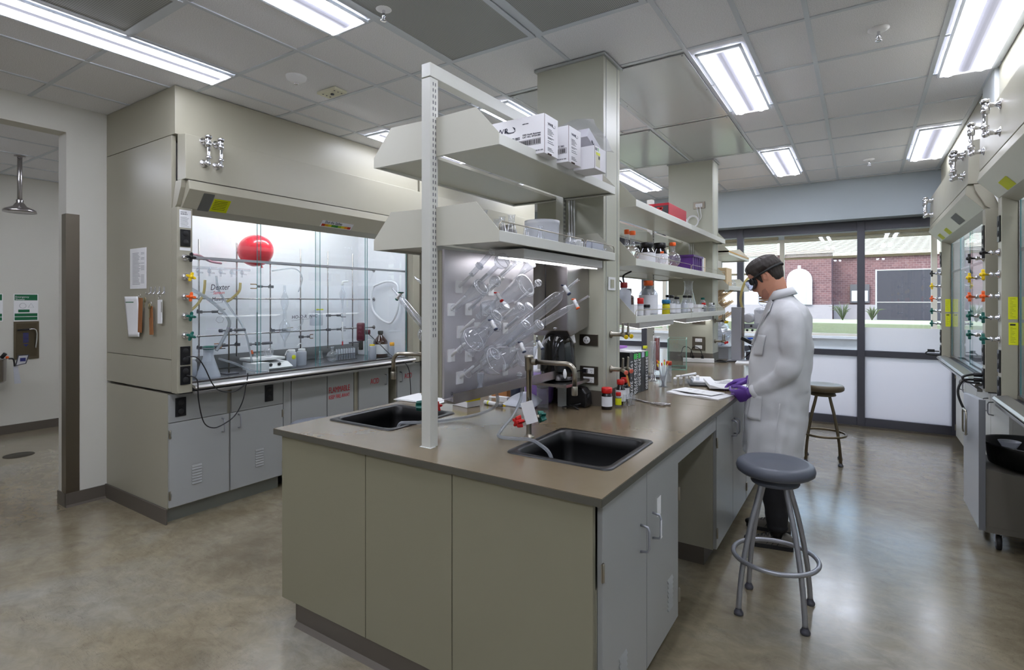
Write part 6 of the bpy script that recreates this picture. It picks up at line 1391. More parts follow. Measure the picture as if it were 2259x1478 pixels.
def keytag(lb, x, z, w_, h, m_, tilt=0, dy=0):
    t = thing('key_tag', lb, 'key tag', (x,yf-.03,z)); R = Matrix.Rotation(tilt,3,'Y')
    MB().obox((x,yf-.022-dy,z-h/2),w_,.006,h,R).build('tag',m_,t,bevel=.002); MB().tube(arc((x+.0,yf-.026-dy,z+.018),.014,0,2*PI,(1,0,0),(0,0,1),16)[:-1],.0015,5,closed=True).build('ring','chrome',t)
    return t
WD = mat('tag_wood',(150,96,52),.6)
k1_ = keytag('brown wooden key tag hanging nearest the curling sheet',-4.34,1.56,.055,.25,WD,.06); k2_ = keytag('wooden key tag with a brass key in front of it',-4.165,1.50,.05,.20,WD,-.05,.004)
MB().cyl((-4.17,yf-.034,1.50),(-4.17,yf-.037,1.50),.02,n=16).box(-4.175,-4.163,yf-.037,yf-.034,1.42,1.49).build('key',mat('brass_key',(178,168,130),.3,.9),k2_); MB().cyl((-4.25,yf-.03,1.545),(-4.25,yf-.033,1.545),.02,n=16).box(-4.262,-4.252,yf-.033,yf-.03,1.49,1.54).build('key',mat('brass_key',(178,168,130),.3,.9),k1_)
k3_ = keytag('white key tag with a bright key on the last hook',-4.045,1.545,.06,.165,'white',0); MB().box(-4.00,-3.993,yf-.036,yf-.033,1.46,1.53).build('key','chrome',k3_)

# ================================================================== SHOWER ALCOVE
xs_ = -8.2985
def sign(y0, y1, z0, z1, lb):
    t = thing('safety_sign', lb, 'sign', (xs_,(y0+y1)/2,z0)); MB().box(xs_-.001,xs_+.003,y0,y1,z0,z1).build('panel','white',t); h = z1-z0; x = xs_+.0036
    for q in ((y0+.008,y1-.008,z1-h*.24,z1-.008),(y0+.008,y1-.008,z0+h*.17,z0+h*.28),(y0+.008,y1-.008,z0+.01,z0+h*.15),(y0+.04,y1-.08,z0+h*.32,z0+h*.42)): MB().box(xs_+.003,x,*q).build('green_band','greenp',t)
    text('Emergency\nShower' if y0 > 2 else 'Eye\nWash', .028, (x,y0+.014,z1-.045), (0,1,0), (0,0,1), 'white', t)
    c = ((y0+y1)/2-.03, z0+h*.56); g_ = MB().tube([(x,c[0]+.03*math.cos(a*PI/8),c[1]+.03*math.sin(a*PI/8)) for a in range(16)],.0012,4,closed=True).tube([(x,c[0]+.05,c[1]-.02),(x,c[0]+.075,c[1]+.03),(x,c[0]+.10,c[1]-.02)],.0012,4,closed=True); g_.build('drawing','ink',t)
sign(2.084,2.307,1.305,1.625,'green and white Emergency Shower sign in the alcove'); sign(1.78,1.99,1.305,1.625,'green and white sign cut by the picture edge, beside the shower sign')
t = thing('shower_valve_box','recessed brown metal box with the shower pull handle and blue arrow','valve box',(xs_,2.20,.855)); SB = mat('bronze_steel',(112,102,84),.35,.7); x=xs_
MB().box(x,x+.012,2.084,2.312,.855,1.298).build('frame',SB,t); MB().box(x+.012,x+.014,2.105,2.29,.885,1.275).build('back_plate',mat('bronze_dark',(98,89,72),.3,.7),t)
MB().tube([(x+.04,2.11,1.20),(x+.04,2.215,1.205)],.010,8).build('grip','black',t); MB().tube(smoothpath([(x+.04,2.215,1.205),(x+.04,2.26,1.205),(x+.04,2.28,1.18),(x+.035,2.285,1.10),(x+.03,2.275,.98)]),.008,8).build('pull_arm','chrome',t)
g_=MB()
for k in range(6): g_.box(x+.014,x+.0152,2.165,2.215,1.15-.02*k,1.163-.02*k)
g_.prism([(2.165,1.03),(2.215,1.03),(2.19,1.0)],x+.014,x+.0152,'x').build('blue_arrow',mat('navy_print',(40,46,110),.6),t)
t = thing('emergency_shower','steel emergency shower head on a pipe from the alcove ceiling','shower',(-7.1,1.83,2.43)); sx,sy=-7.1,1.83
MB().cyl((sx,sy,2.56),(sx,sy,2.998),.020,n=16).lathe([(.0,0),(.045,0),(.045,-.006),(.02,-.012)],(sx,sy,2.998),(0,0,1),18).build('pipe','steel',t); MB().lathe([(.024,.13),(.03,.12),(.028,.10),(.04,.085),(.055,.06),(.11,.035),(.128,.02),(.132,.0),(.12,.005),(0,.01)],(sx,sy,2.43),(0,0,1),32).build('rose','steel',t)
t = thing('eyewash_basin','round steel eyewash basin on the alcove wall with an orange cap','basin',(-8.13,1.90,.62)); MB().lathe([(0,0),(.10,0),(.12,.02),(.125,.26),(.13,.265),(.12,.265)],(-8.15,1.86,.62),(0,0,1),28).build('bowl','steel',t); MB().sphere((-8.06,1.97,.905),.016,10,8).build('orange_cap','orange',t); MB().cyl((-8.10,1.93,.90),(-8.08,1.96,.95),.02,n=12).build('black_knob','black',t)
MB().tube(smoothpath([(-8.05,1.98,.89),(-8.05,2.02,.88),(-8.05,2.03,.80)]),.008,8).build('push_lever','blackr',t); MB().prism([(2.03,.80),(2.13,.82),(2.16,.925),(2.06,.925)],-8.05,-8.045,'x').build('flag_plate',mat('flag_grey',(60,62,72),.5),t); MB().prism([(2.045,.812),(2.122,.828),(2.146,.915),(2.066,.915)],-8.045,-8.043,'x').build('flag_face',mat('flag_face',(186,186,190),.5),t)
MB().lathe([(.018,0),(.018,.04),(.012,.04)],(-8.044,2.095,.868),(1,0,0),16).build('eye_symbol',mat('navy_print',(40,46,110),.6),t) if False else MB().box(-8.043,-8.042,2.075,2.125,.85,.89).build('eye_symbol',mat('navy_print',(40,46,110),.6),t)
MB().prism([(2.02,.80),(2.06,.80),(2.09,.60),(2.03,.60)],-8.06,-8.058,'x').build('hang_tag','milky',t)
t = thing('floor_drain','round grated floor drain under the emergency shower','drain',(-7.05,1.81,0)); MB().cyl((-7.05,1.81,-.0),(-7.05,1.81,.003),.12,n=32).build('grate',mat('drain_metal',(70,66,58),.5,.6),t)

# ================================================================== STOOLS, CART
def stool(lb, x, y, rz, seatm, legm, zs=.74):
    t = thing('lab_stool', lb, 'stool', (x,y,0), 'lab stools', 0)
    MB().lathe([(0,zs-.006),(.10,zs-.010),(.145,zs+.002),(.160,zs+.002),(.174,zs-.008),(.180,zs-.028),(.176,zs-.046),(.160,zs-.058),(.12,zs-.062),(0,zs-.062)],(x,y,0),(0,0,1),48).build('seat',seatm,t)
    MB().lathe([(0,zs-.062),(.095,zs-.062),(.10,zs-.07),(.107,zs-.088),(.112,zs-.096),(.108,zs-.104),(.09,zs-.108),(0,zs-.108)],(x,y,0),(0,0,1),36).build('seat_collar',seatm,t)
    for k in range(4):
        a_ = rz+k*PI/2; c_,s_ = math.cos(a_), math.sin(a_)
        pr = [(.075,zs-.10),(.095,zs-.17),(.13,zs-.28),(.16,zs-.40),(.185,zs-.53),(.198,zs-.64),(.203,.03)]
        lg = MB().tube(smoothpath([(x+r*c_,y+r*s_,z) for r,z in pr],4),.0125,12).build('leg',legm,t)
        MB().lathe([(0,0),(.020,0),(.022,.004),(.022,.012),(.019,.016),(.016,.022),(.013,.03)],(x+.203*c_,y+.203*s_,0),(0,0,1),18).build('glide',legm if False else 'dark',lg)
    R_ = .172; 
    MB().tube([(x+(R_+.02)*math.cos(2*PI*k/48),y+(R_+.02)*math.sin(2*PI*k/48),.265) for k in range(48)],.011,10,closed=True).build('foot_ring',legm,t)
    return t
stool('grey round stool standing nearest the camera, beside the open knee space',-.36,2.955,math.radians(45),'seat','alu',.735)
stool('bronze coloured round stool behind the person, near the glazed wall',-.31,5.98,math.radians(48),'seatb',mat('bronze_metal',(110,98,78),.35,.8),.735)
# third stool peeping past the island corner
stool('stool mostly hidden behind the island, one foot showing past its corner',-3.02,2.28,math.radians(20),'seat','alu',.735)
# rolling cabinet
t = thing('rolling_cart','grey rolling waste cabinet with a black basin on top at the picture edge','cart',(.80,4.6,0))
CB = mat('taupe_laminate',(112,108,98),.45)
MB().box(.643,1.18,4.37,4.41,.11,.145).build('lower_rail',CB,t)
MB().prism([(.643,.145),(1.18,.145),(1.18,.42),(.643,.50)],4.37,4.84,'y').build('body',CB,t,bevel=.002)
dp = MB().prism([(4.37,.12),(4.97,.12),(4.97,.885),(4.37,.925)],.612,.64,'x').build('tall_side_door',mat('pale_grey_panel',(186,190,196),.3),t,bevel=.002)
MB().box(.610,.642,4.362,4.37,.12,.925).build('edge_strip',mat('mid_grey',(120,122,126),.5),dp)
MB().tube([(.611,4.80,.62),(.592,4.80,.63),(.587,4.80,.66),(.587,4.80,.78),(.587,4.78,.80),(.587,4.68,.80),(.587,4.66,.78),(.587,4.66,.66),(.587,4.68,.64),(.587,4.78,.635)],.006,8).build('handle','nickel',dp)
for x,y in ((.71,4.42),(1.13,4.42),(.71,4.78),(1.13,4.78)):
    c_ = MB().cyl((x-.012,y,.045),(x+.012,y,.045),.045,n=24).build('caster','blackr',t); MB().cyl((x-.014,y,.045),(x+.014,y,.045),.028,n=18).build('hub',mat('mid_grey',(120,122,126),.5),c_); MB().prism([(y-.02,.105),(y+.03,.105),(y+.012,.045),(y-.012,.045)],x+.014,x+.018,'x').prism([(y-.02,.105),(y+.03,.105),(y+.012,.045),(y-.012,.045)],x-.018,x-.014,'x').build('fork','alu',c_)
b_ = thing('waste_basin','black plastic basin resting on the rolling cabinet','basin',(.90,4.60,.50)); MB().lathe([(0,.02),(.20,.02),(.215,.04),(.235,.13),(.25,.135),(.25,.12),(.235,.11),(.215,0),(.2,-.0),(0,0)],(.905,4.60,.505),(0,0,1),40).build('bowl','black',b_)
tag(MB().lathe([(.035,0),(.02,.01),(.018,.06),(.055,.13),(.056,.132),(.05,.13),(.014,.06),(.0,.05)],(.775,4.50,.53),(0,0,1),28).build('funnel','milky'),'translucent plastic funnel standing in the black basin','funnel')
tag(MB().lathe([(0,0),(.03,0),(.035,.03),(.02,.05),(0,.05)],(.86,4.47,.53),(0,0,1),18).build('maroon_jar',mat('maroon',(98,32,50),.35)),'small maroon jar beside the funnel in the black basin','jar')
# leads at the far hood post
for k,(z,dy) in enumerate(((1.02,0),(.985,.0))):
    tag(MB().tube(smoothpath([(.70,4.92,z),(.66,4.92,z),(.60,4.90,z-.01),(.57,4.88,z-.09),(.60,4.86,z-.20),(.66,4.86,z-.30)] if k else [(.70,4.92,z),(.65,4.92,z),(.60,4.91,z-.02),(.62,4.90,z-.05),(.69,4.9,z-.055)]),.008,8).cyl((.705,4.92,z),(.66,4.92,z),.014,n=10).build('power_lead','blackr'),['black lead looping from the upper plug of the far hood post','thick black lead dropping from the far hood post to the floor'][k],'cord')
tag(MB().tube(smoothpath([(.70,7.31,1.0),(.62,7.31,1.0),(.585,7.31,.98),(.60,7.31,.965),(.68,7.32,.955),(.75,7.32,.97)]),.006,8).box(.60,.66,7.295,7.325,.99,1.02).build('power_lead','blackr'),'small black adapter and lead at the last hood post','cord')
# ================================================================== THE PERSON
SKIN = mat('skin', (222,160,132), .5, var=.06, vscale=14); SKIN.node_tree.nodes['Principled BSDF'].inputs['Subsurface Weight'].default_value = .12; SKIN.node_tree.nodes['Principled BSDF'].inputs['Subsurface Radius'].default_value = (.02,.008,.004)
HAIR = mat('dark_hair', (46,37,31), .55, bump=.7, bscale=140, var=.25, vscale=60, stretch=(1,1,4))
COAT = mat('lab_coat_cotton', (214,214,216), .8, bump=.25, bscale=240); GLOVE = mat('purple_nitrile', (104,66,158), .42, bump=.15, bscale=60)
TROU = mat('black_trousers', (26,26,30), .75); SHOE = mat('grey_suede', (96,92,84), .8, bump=.3, bscale=120)
PX, PY = -.43, 3.80
man = thing('person', 'person in a white lab coat, goggles and purple gloves reading a notebook at the bench', 'person', (PX, PY, 0))
def remesh(o, vox, it=4, f=.5):
    r = o.modifiers.new('remesh', 'REMESH'); r.mode = 'VOXEL'; r.voxel_size = vox; r.use_smooth_shade = True
    s_ = o.modifiers.new('smooth', 'SMOOTH'); s_.iterations = it; s_.factor = f
# head frame
HC = Vector((-.508, 3.80, 1.688)); ph = math.radians(29); yaw = math.radians(-4)
HF = Vector((-math.cos(ph), 0, -math.sin(ph))); HU = Vector((-math.sin(ph), 0, math.cos(ph))); HS = Vector((0,-1,0))   # forward, up, his own left (towards the camera)
RZ = Matrix.Rotation(yaw, 3, 'Z'); HF = RZ@HF; HU = RZ@HU; HS = RZ@HS
def hp(f, s, u): return HC+HF*f+HS*s+HU*u
lev = [(-.128,.060,.000,.018),(-.120,.078,-.005,.034),(-.105,.088,.015,.046),(-.088,.091,.040,.055),(-.070,.092,.060,.062),(-.050,.090,.074,.068),(-.030,.089,.084,.0715),(-.010,.088,.092,.074),(.010,.090,.098,.0755),(.030,.096,.103,.0765),(.050,.099,.105,.077),(.070,.096,.103,.0755),(.090,.085,.095,.070),(.107,.066,.078,.058),(.120,.042,.052,.040),(.127,.018,.024,.018)]
def interp(u):
    if u <= lev[0][0]: return lev[0][1:]
    for a, b in zip(lev, lev[1:]):
        if u <= b[0]:
            t = (u-a[0])/(b[0]-a[0]); return tuple(a[i]+(b[i]-a[i])*t for i in (1,2,3))
    return lev[-1][1:]
def headpt(u, a, off=0, feat=True):
    F_, B_, W_ = interp(u); c, s = math.cos(a), math.sin(a)
    ex = .88; cc = math.copysign(abs(c)**ex, c); ss = math.copysign(abs(s)**ex, s)
    f = (F_ if c > 0 else B_)*cc; sd = W_*ss
    if feat:
        aa = (a+PI)%(2*PI)-PI
        f += .030*math.exp(-(aa/.16)**2)*math.exp(-((u+.036)/.016)**2)+.016*math.exp(-(aa/.11)**2)*math.exp(-((u+.012)/.02)**2)
        f += .007*math.exp(-(aa/.22)**2)*(math.exp(-((u+.068)/.0055)**2)+.9*math.exp(-((u+.080)/.006)**2))
        f += .006*math.exp(-(aa/.25)**2)*math.exp(-((u+.108)/.012)**2)
        f -= .010*(math.exp(-((aa-.42)/.17)**2)+math.exp(-((aa+.42)/.17)**2))*math.exp(-((u-.004)/.013)**2)
        f += .004*math.exp(-((u-.024)/.008)**2)*math.exp(-(aa/.7)**2)
    L_ = math.hypot(f, sd) or 1; k = 1+off/L_
    return hp(f*k, sd*k, u+(off*.8 if u > .09 else 0))
body = MB(); NA = 72; NU = 66
grid_ = [[headpt(-.128+.255*i/NU, 2*PI*j/NA) for j in range(NA)] for i in range(NU+1)]
vs_ = [p for r in grid_ for p in r]; fs = []
for i in range(NU):
    for j in range(NA): fs.append((i*NA+j, i*NA+(j+1)%NA, (i+1)*NA+(j+1)%NA, (i+1)*NA+j)[::-1])
fs += [tuple(range(NA)), tuple(NU*NA+j for j in range(NA))[::-1]]
body.add(vs_, fs, True)
body.tube([hp(-.025,0,-.02), hp(-.02,0,-.07), Vector((-.445,PY,1.575)), Vector((-.41,PY,1.52)), Vector((-.40,PY,1.44))], [.062,.060,.060,.066,.085], 28)
for sg in (1,-1):
    body.lathe([(0,-.007),(.014,-.006),(.019,0),(.017,.006),(0,.008)], hp(-.008, sg*.0765, .002), HS*sg+HF*(-.35), 20, True, 1, 1.5)
    body.tube([hp(-.006,sg*.080,-.022), hp(-.018,sg*.086,-.012), hp(-.024,sg*.090,.006), hp(-.018,sg*.090,.024), hp(-.004,sg*.086,.030), hp(.004,sg*.082,.020), hp(.004,sg*.080,.004)], [.006,.006,.0055,.005,.005,.004,.004], 8)
body.tube([(-.40,PY,1.46),(-.42,PY,1.30),(-.44,PY,1.05),(-.44,PY,.90)], [.10,.12,.11,.11], 20)
for sg, w_, e_, sh in ((1,(-.575,3.665,.955),(-.356,3.588,1.14),(-.362,3.63,1.40)), (-1,(-.640,3.99,1.005),(-.45,4.01,1.12),(-.38,3.96,1.42))):
    body.tube([(-.40,PY,1.44), sh, e_, w_], [.05,.032,.030,.024], 14)
for yy, ax, ay in ((3.73,-.44,3.71),(3.90,-.48,3.96)):
    body.tube([(-.44,yy+(.03 if yy<PY else -.03),.93),(-.445,yy,.75),(-.455,yy+(-.01 if yy<PY else .02),.48),(ax,ay,.15)], [.09,.075,.05,.036], 14)
bo = body.build('body', SKIN, man); remesh(bo, .0042, 3, .5)
# face details
def shell(name, m_, test, off, parent, lo=-.128, hi=.1268, nu=70, na=96, solid=0):
    vs_ = []; fs = []
    for i in range(nu+1):
        u = lo+(hi-lo)*i/nu
        for j in range(na): a = 2*PI*j/na; vs_.append(headpt(u, a, off(u, a)))
    for i in range(nu):
        for j in range(na):
            u = lo+(hi-lo)*(i+.5)/nu; a = (2*PI*(j+.5)/na+PI)%(2*PI)-PI
            if test(u, a): fs.append((i*na+j, (i+1)*na+j, (i+1)*na+(j+1)%na, i*na+(j+1)%na)[::-1])
    top = [nu*na+j for j in range(na)]
    if test(hi, 0): fs.append(tuple(top))
    return MB().add(vs_, fs, True).build(name, m_, parent, solid=solid)
HLN = [(0,.068),(.5,.070),(.85,.062),(1.02,.040),(1.15,.0),(1.24,-.022),(1.33,-.024),(1.40,.0),(1.46,.030),(1.62,.038),(1.78,.032),(1.88,.004),(1.98,-.022),(2.2,-.046),(2.6,-.060),(3.15,-.064)]
def hairline(a):
    a = abs((a+PI)%(2*PI)-PI)
    for p, q in zip(HLN, HLN[1:]):
        if a <= q[0]:
            t = (a-p[0])/(q[0]-p[0]); t = t*t*(3-2*t); return p[1]+(q[1]-p[1])*t
    return HLN[-1][1]
def hoff(u, a):
    aa = abs((a+PI)%(2*PI)-PI); d = max(-.35, min(1, (u-hairline(aa))/.03)); side = .55+.45*max(0,min(1,(u-.0)/.05)) if aa > 1.0 else 1
    if d < 0: return .010*d
    return .0145*d**.6*side+.0007*math.sin(23*a+60*u)*d+.0006*math.sin(37*a-130*u)
shell('hair', HAIR, lambda u, a: u > hairline(a)-.012, hoff, man, na=160, nu=110)
BEARD = mat('stubble', (190,134,112), .7, bump=.3, bscale=500, var=.2, vscale=120)
def beard(u, a):
    a = abs((a+PI)%(2*PI)-PI)
    top = -.094+.030*min(1, max(0, (a-.45)/.5)); chin = min((top-u)/.012, (1.22-a)/.14)
    mst = min((.34-a)/.08, (u+.0640)/.004, (-.0535-u)/.004)
    return max(-1, min(1, max(chin, mst)))
shell('stubble', BEARD, lambda u, a: beard(u, a) > -.6, lambda u, a: .0013*beard(u, a), man, nu=120, na=200)
LIP = mat('lip', (176,104,92), .45)
shell('lips', LIP, lambda u, a: abs(a) < .26 and (-.074 < u < -.0635 or -.086 < u < -.0755), lambda u, a: .0011, man, nu=140, na=150)
shell('eyebrows', HAIR, lambda u, a: .16 < abs(a) < .62 and .022 < u < .032, lambda u, a: .0018, man, nu=140, na=120)
for sg in (1,-1):
    e_ = MB().sphere(headpt(.004, sg*.40, -.006), .0115, 16, 10).build('eye', mat('eye_white',(228,222,218),.2), man)
    p_ = headpt(.002, sg*.37, .004); MB().sphere(p_, .0045, 12, 8).build('iris', mat('iris_brown',(52,34,22),.15), e_)
# goggles
gg = MB(); NG = 40; ring1 = []; ring2 = []
def gpt(f0, k, i):
    a = 2*PI*i/NG; s_ = .076*k*math.copysign(abs(math.cos(a))**.7, math.cos(a)); u_ = .004+.033*k*math.copysign(abs(math.sin(a))**.7, math.sin(a))
    return hp(f0-.040*(abs(s_)/.076)**2.2, s_, u_-(.006 if abs(s_) < .02 and math.sin(a) < 0 else 0)*-1)
rings = [[gpt(f_, k_, i) for i in range(NG)] for f_, k_ in ((.090,1.0),(.112,1.04),(.126,1.0),(.128,.90))]
vs_ = [p for r in rings for p in r]; fs = []
for q in range(3):
    for i in range(NG): fs.append((q*NG+i, q*NG+(i+1)%NG, (q+1)*NG+(i+1)%NG, (q+1)*NG+i))
goggles = thing('safety_goggles', '', '', (0,0,0)) if False else None
gf = MB().add([p for r in rings[:2] for p in r], [f for f in fs if max(f) < 2*NG], True).build('safety_goggles', mat('goggle_rubber',(24,24,28),.35), man, solid=.003)
lens = [[gpt(f_, k_, i) for i in range(NG)] for f_, k_ in ((.112,1.04),(.128,1.0),(.134,.86),(.136,.5),(.136,.15))]
lf = []
for q in range(4):
    for i in range(NG): lf.append((q*NG+i, q*NG+(i+1)%NG, (q+1)*NG+(i+1)%NG, (q+1)*NG+i))
MB().add([p for r in lens for p in r], lf, True).build('goggle_lens', glassy('goggle_plastic',(205,208,220),.05,1.5,.10,boost=2), gf)
MB().tube([gpt(.119,1.03,i) for i in range(NG)], .0028, 6, closed=True).build('lens_rim', 'black', gf)
for sg in (1,-1):
    c = hp(.082, sg*.080, .010); MB().lathe([(0,.006),(.012,.006),(.016,.003),(.017,-.004)], c, HS*sg+HF*.15, 20, True, 1, 1.35).build('side_vent', 'black', gf)
st = []; 
for i in range(41):
    a = 1.0+(2*PI-2.0)*i/40; p = headpt(.022+.012*math.sin((a-1)/(2*PI-2)*PI), a, .019, False); st.append(p)
sv = []; sf = []
for i, p in enumerate(st): sv += [p-HU*.007, p+HU*.007]
for i in range(40): sf.append((2*i,2*i+2,2*i+3,2*i+1))
MB().add(sv, sf, True).build('strap', 'blackr', gf, solid=.002)
# coat
sec = [(.585,-.648,-.300,.232),(.70,-.642,-.292,.226),(.83,-.637,-.283,.216),(.95,-.626,-.268,.206),(1.10,-.612,-.256,.200),(1.24,-.588,-.254,.200),(1.37,-.548,-.250,.206),(1.44,-.520,-.256,.200),(1.49,-.498,-.280,.172),(1.525,-.484,-.318,.125),(1.56,-.478,-.350,.088),(1.585,-.480,-.362,.078)]
def csec(z):
    if z <= sec[0][0]: return sec[0][1:]
    for a, b in zip(sec, sec[1:]):
        if z <= b[0]:
            t = (z-a[0])/(b[0]-a[0]); return tuple(a[i]+(b[i]-a[i])*t for i in (1,2,3))
    return sec[-1][1:]
def cp(z, th, off=0):
    xf, xb, hw = csec(z); c, s = math.cos(th), math.sin(th); ex = .85; xc = (xf+xb)/2; a_ = (xb-xf)/2
    low = max(0, min(1, (1.0-z)/.4)); fold = .007*low*math.sin(7*th+3*z)+.005*low*math.sin(13*th-6*z)+.004*math.sin(4*th+22*z)*(1 if .8 < z < 1.45 else 0)
    cc = math.copysign(abs(c)**ex, c); ss = math.copysign(abs(s)**ex, s)
    return Vector((xc-(a_+off+fold)*cc, PY-(hw+off+fold)*ss, z-(.030*(1-c)/2 if z < .62 else 0)))
ct = MB(); NT = 64; zz = [.575+(1.585-.575)*i/60 for i in range(61)]
vs_ = [cp(z, 2*PI*j/NT) for z in zz for j in range(NT)]; fs = []
for i in range(60):
    for j in range(NT): fs.append((i*NT+j, (i+1)*NT+j, (i+1)*NT+(j+1)%NT, i*NT+(j+1)%NT)[::-1])
fs += [tuple(range(NT)), tuple(60*NT+j for j in range(NT))[::-1]]
ct.add(vs_, [f[::-1] for f in fs], True)
near = smoothpath([(-.385,3.70,1.46),(-.365,3.635,1.43),(-.345,3.60,1.32),(-.345,3.585,1.20),(-.375,3.585,1.11),(-.455,3.615,1.035),(-.515,3.638,.992),(-.556,3.655,.965)], 5)
far = smoothpath([(-.385,3.90,1.46),(-.365,3.965,1.43),(-.365,4.00,1.32),(-.385,4.02,1.20),(-.43,4.02,1.12),(-.52,4.01,1.06),(-.585,4.0,1.03),(-.615,3.995,1.018)], 5)
def srad(n, base): 
    out = []
    for i in range(n):
        t = i/(n-1); r = .080+(base-.080)*t; r += .006*math.sin(t*26)*(1 if .35 < t < .75 else .4); out.append(r)
    return out
ct.tube(near, srad(len(near), .046), 22); ct.tube(far, srad(len(far), .046), 22)
co = ct.build('lab_coat', COAT, man); remesh(co, .0085, 5, .5)
tx = bpy.data.textures.new('cloth_folds', 'CLOUDS'); tx.noise_scale = .11; tx.noise_depth = 1
dm = co.modifiers.new('folds', 'DISPLACE'); dm.texture = tx; dm.strength = .020; dm.mid_level = .5; dm.texture_coords = 'LOCAL'
sm_ = co.modifiers.new('soften', 'SMOOTH'); sm_.iterations = 3
for path in (near, far):
    d_ = (path[-1]-path[-3]).normalized(); MB().lathe([(.044,0),(.050,.0),(.0505,.03),(.048,.034),(.042,.034)], path[-1]-d_*.026, d_, 28).build('cuff', COAT, co)
# collar and lapels
cv = []; cf = []; NC = 36
for i in range(NC+1):
    th = .35+(2*PI-.70)*i/NC; a0 = cp(1.575, th, .004); a1 = cp(1.60, th, -.004)+Vector((.0,0,.006+.016*math.cos(th-PI))); c_ = Vector(((csec(1.57)[0]+csec(1.57)[1])/2, PY, 0))
    o_ = Vector((a0.x-c_.x, a0.y-c_.y, 0)).normalized()
    fall = a1+o_*.030+Vector((0,0,-.040-.020*(1+math.cos(th))/2)); cv += [a0, a1, a1+o_*.004+Vector((0,0,.001)), fall]
for i in range(NC):
    for k in range(3): cf.append((4*i+k, 4*i+k+1, 4*i+4+k+1, 4*i+4+k))
MB().add(cv, cf, True).build('collar', COAT, co, solid=.003)
for sg in (1,-1):
    pts = [(1.56,.38),(1.53,.95),(1.47,.92),(1.44,.70),(1.25,.08)]; lv = [cp(z, sg*t, .016) for z, t in pts]
    MB().add(lv, [(0,1,2,3,4)]).build('lapel', COAT, co, solid=.003)
def patch(name, z0, z1, t0, t1, off=.006):
    n_, k_ = 8, 8; v_ = [cp(z0+(z1-z0)*i/n_, t0+(t1-t0)*j/k_, off) for i in range(n_+1) for j in range(k_+1)]
    return MB().add(v_, [(i*(k_+1)+j, i*(k_+1)+j+1, (i+1)*(k_+1)+j+1, (i+1)*(k_+1)+j) for i in range(n_) for j in range(k_)], True).build(name, COAT, co, solid=.003)
patch('chest_pocket', 1.20, 1.325, .62, 1.12, .007); patch('hip_pocket', .80, .95, .78, 1.30, .005); patch('back_vent', .60, .92, 1.72, 1.75, .006)
MB().tube([cp(z, .06, .004) for z in [.60+.02*i for i in range(42)]], .003, 6).build('placket', COAT, co)
# black shirt collar
cv = []; cf = []
for i in range(37):
    th = 2*PI*i/36; p = cp(1.56, th, -.010); o_ = Vector((p.x+.42, p.y-PY, 0)); cv += [p+Vector((0,0,-.02)), p+Vector((0,0,.050+.008*math.cos(th-PI)))-o_*.04, p+Vector((0,0,.046))-o_*.0+Vector((0,0,-.004))]
for i in range(36):
    for k in range(2): cf.append((3*i+k, 3*i+k+1, 3*i+3+k+1, 3*i+3+k))
MB().add(cv, cf, True).build('shirt_collar', TROU, man, solid=.002)
for sg in (1,-1): MB().add([cp(1.575,sg*.06,-.004), cp(1.575,sg*.75,-.002), cp(1.53,sg*.55,.006), cp(1.50,sg*.18,.004)], [(0,1,2,3)]).build('shirt_collar_point', TROU, man, solid=.003)
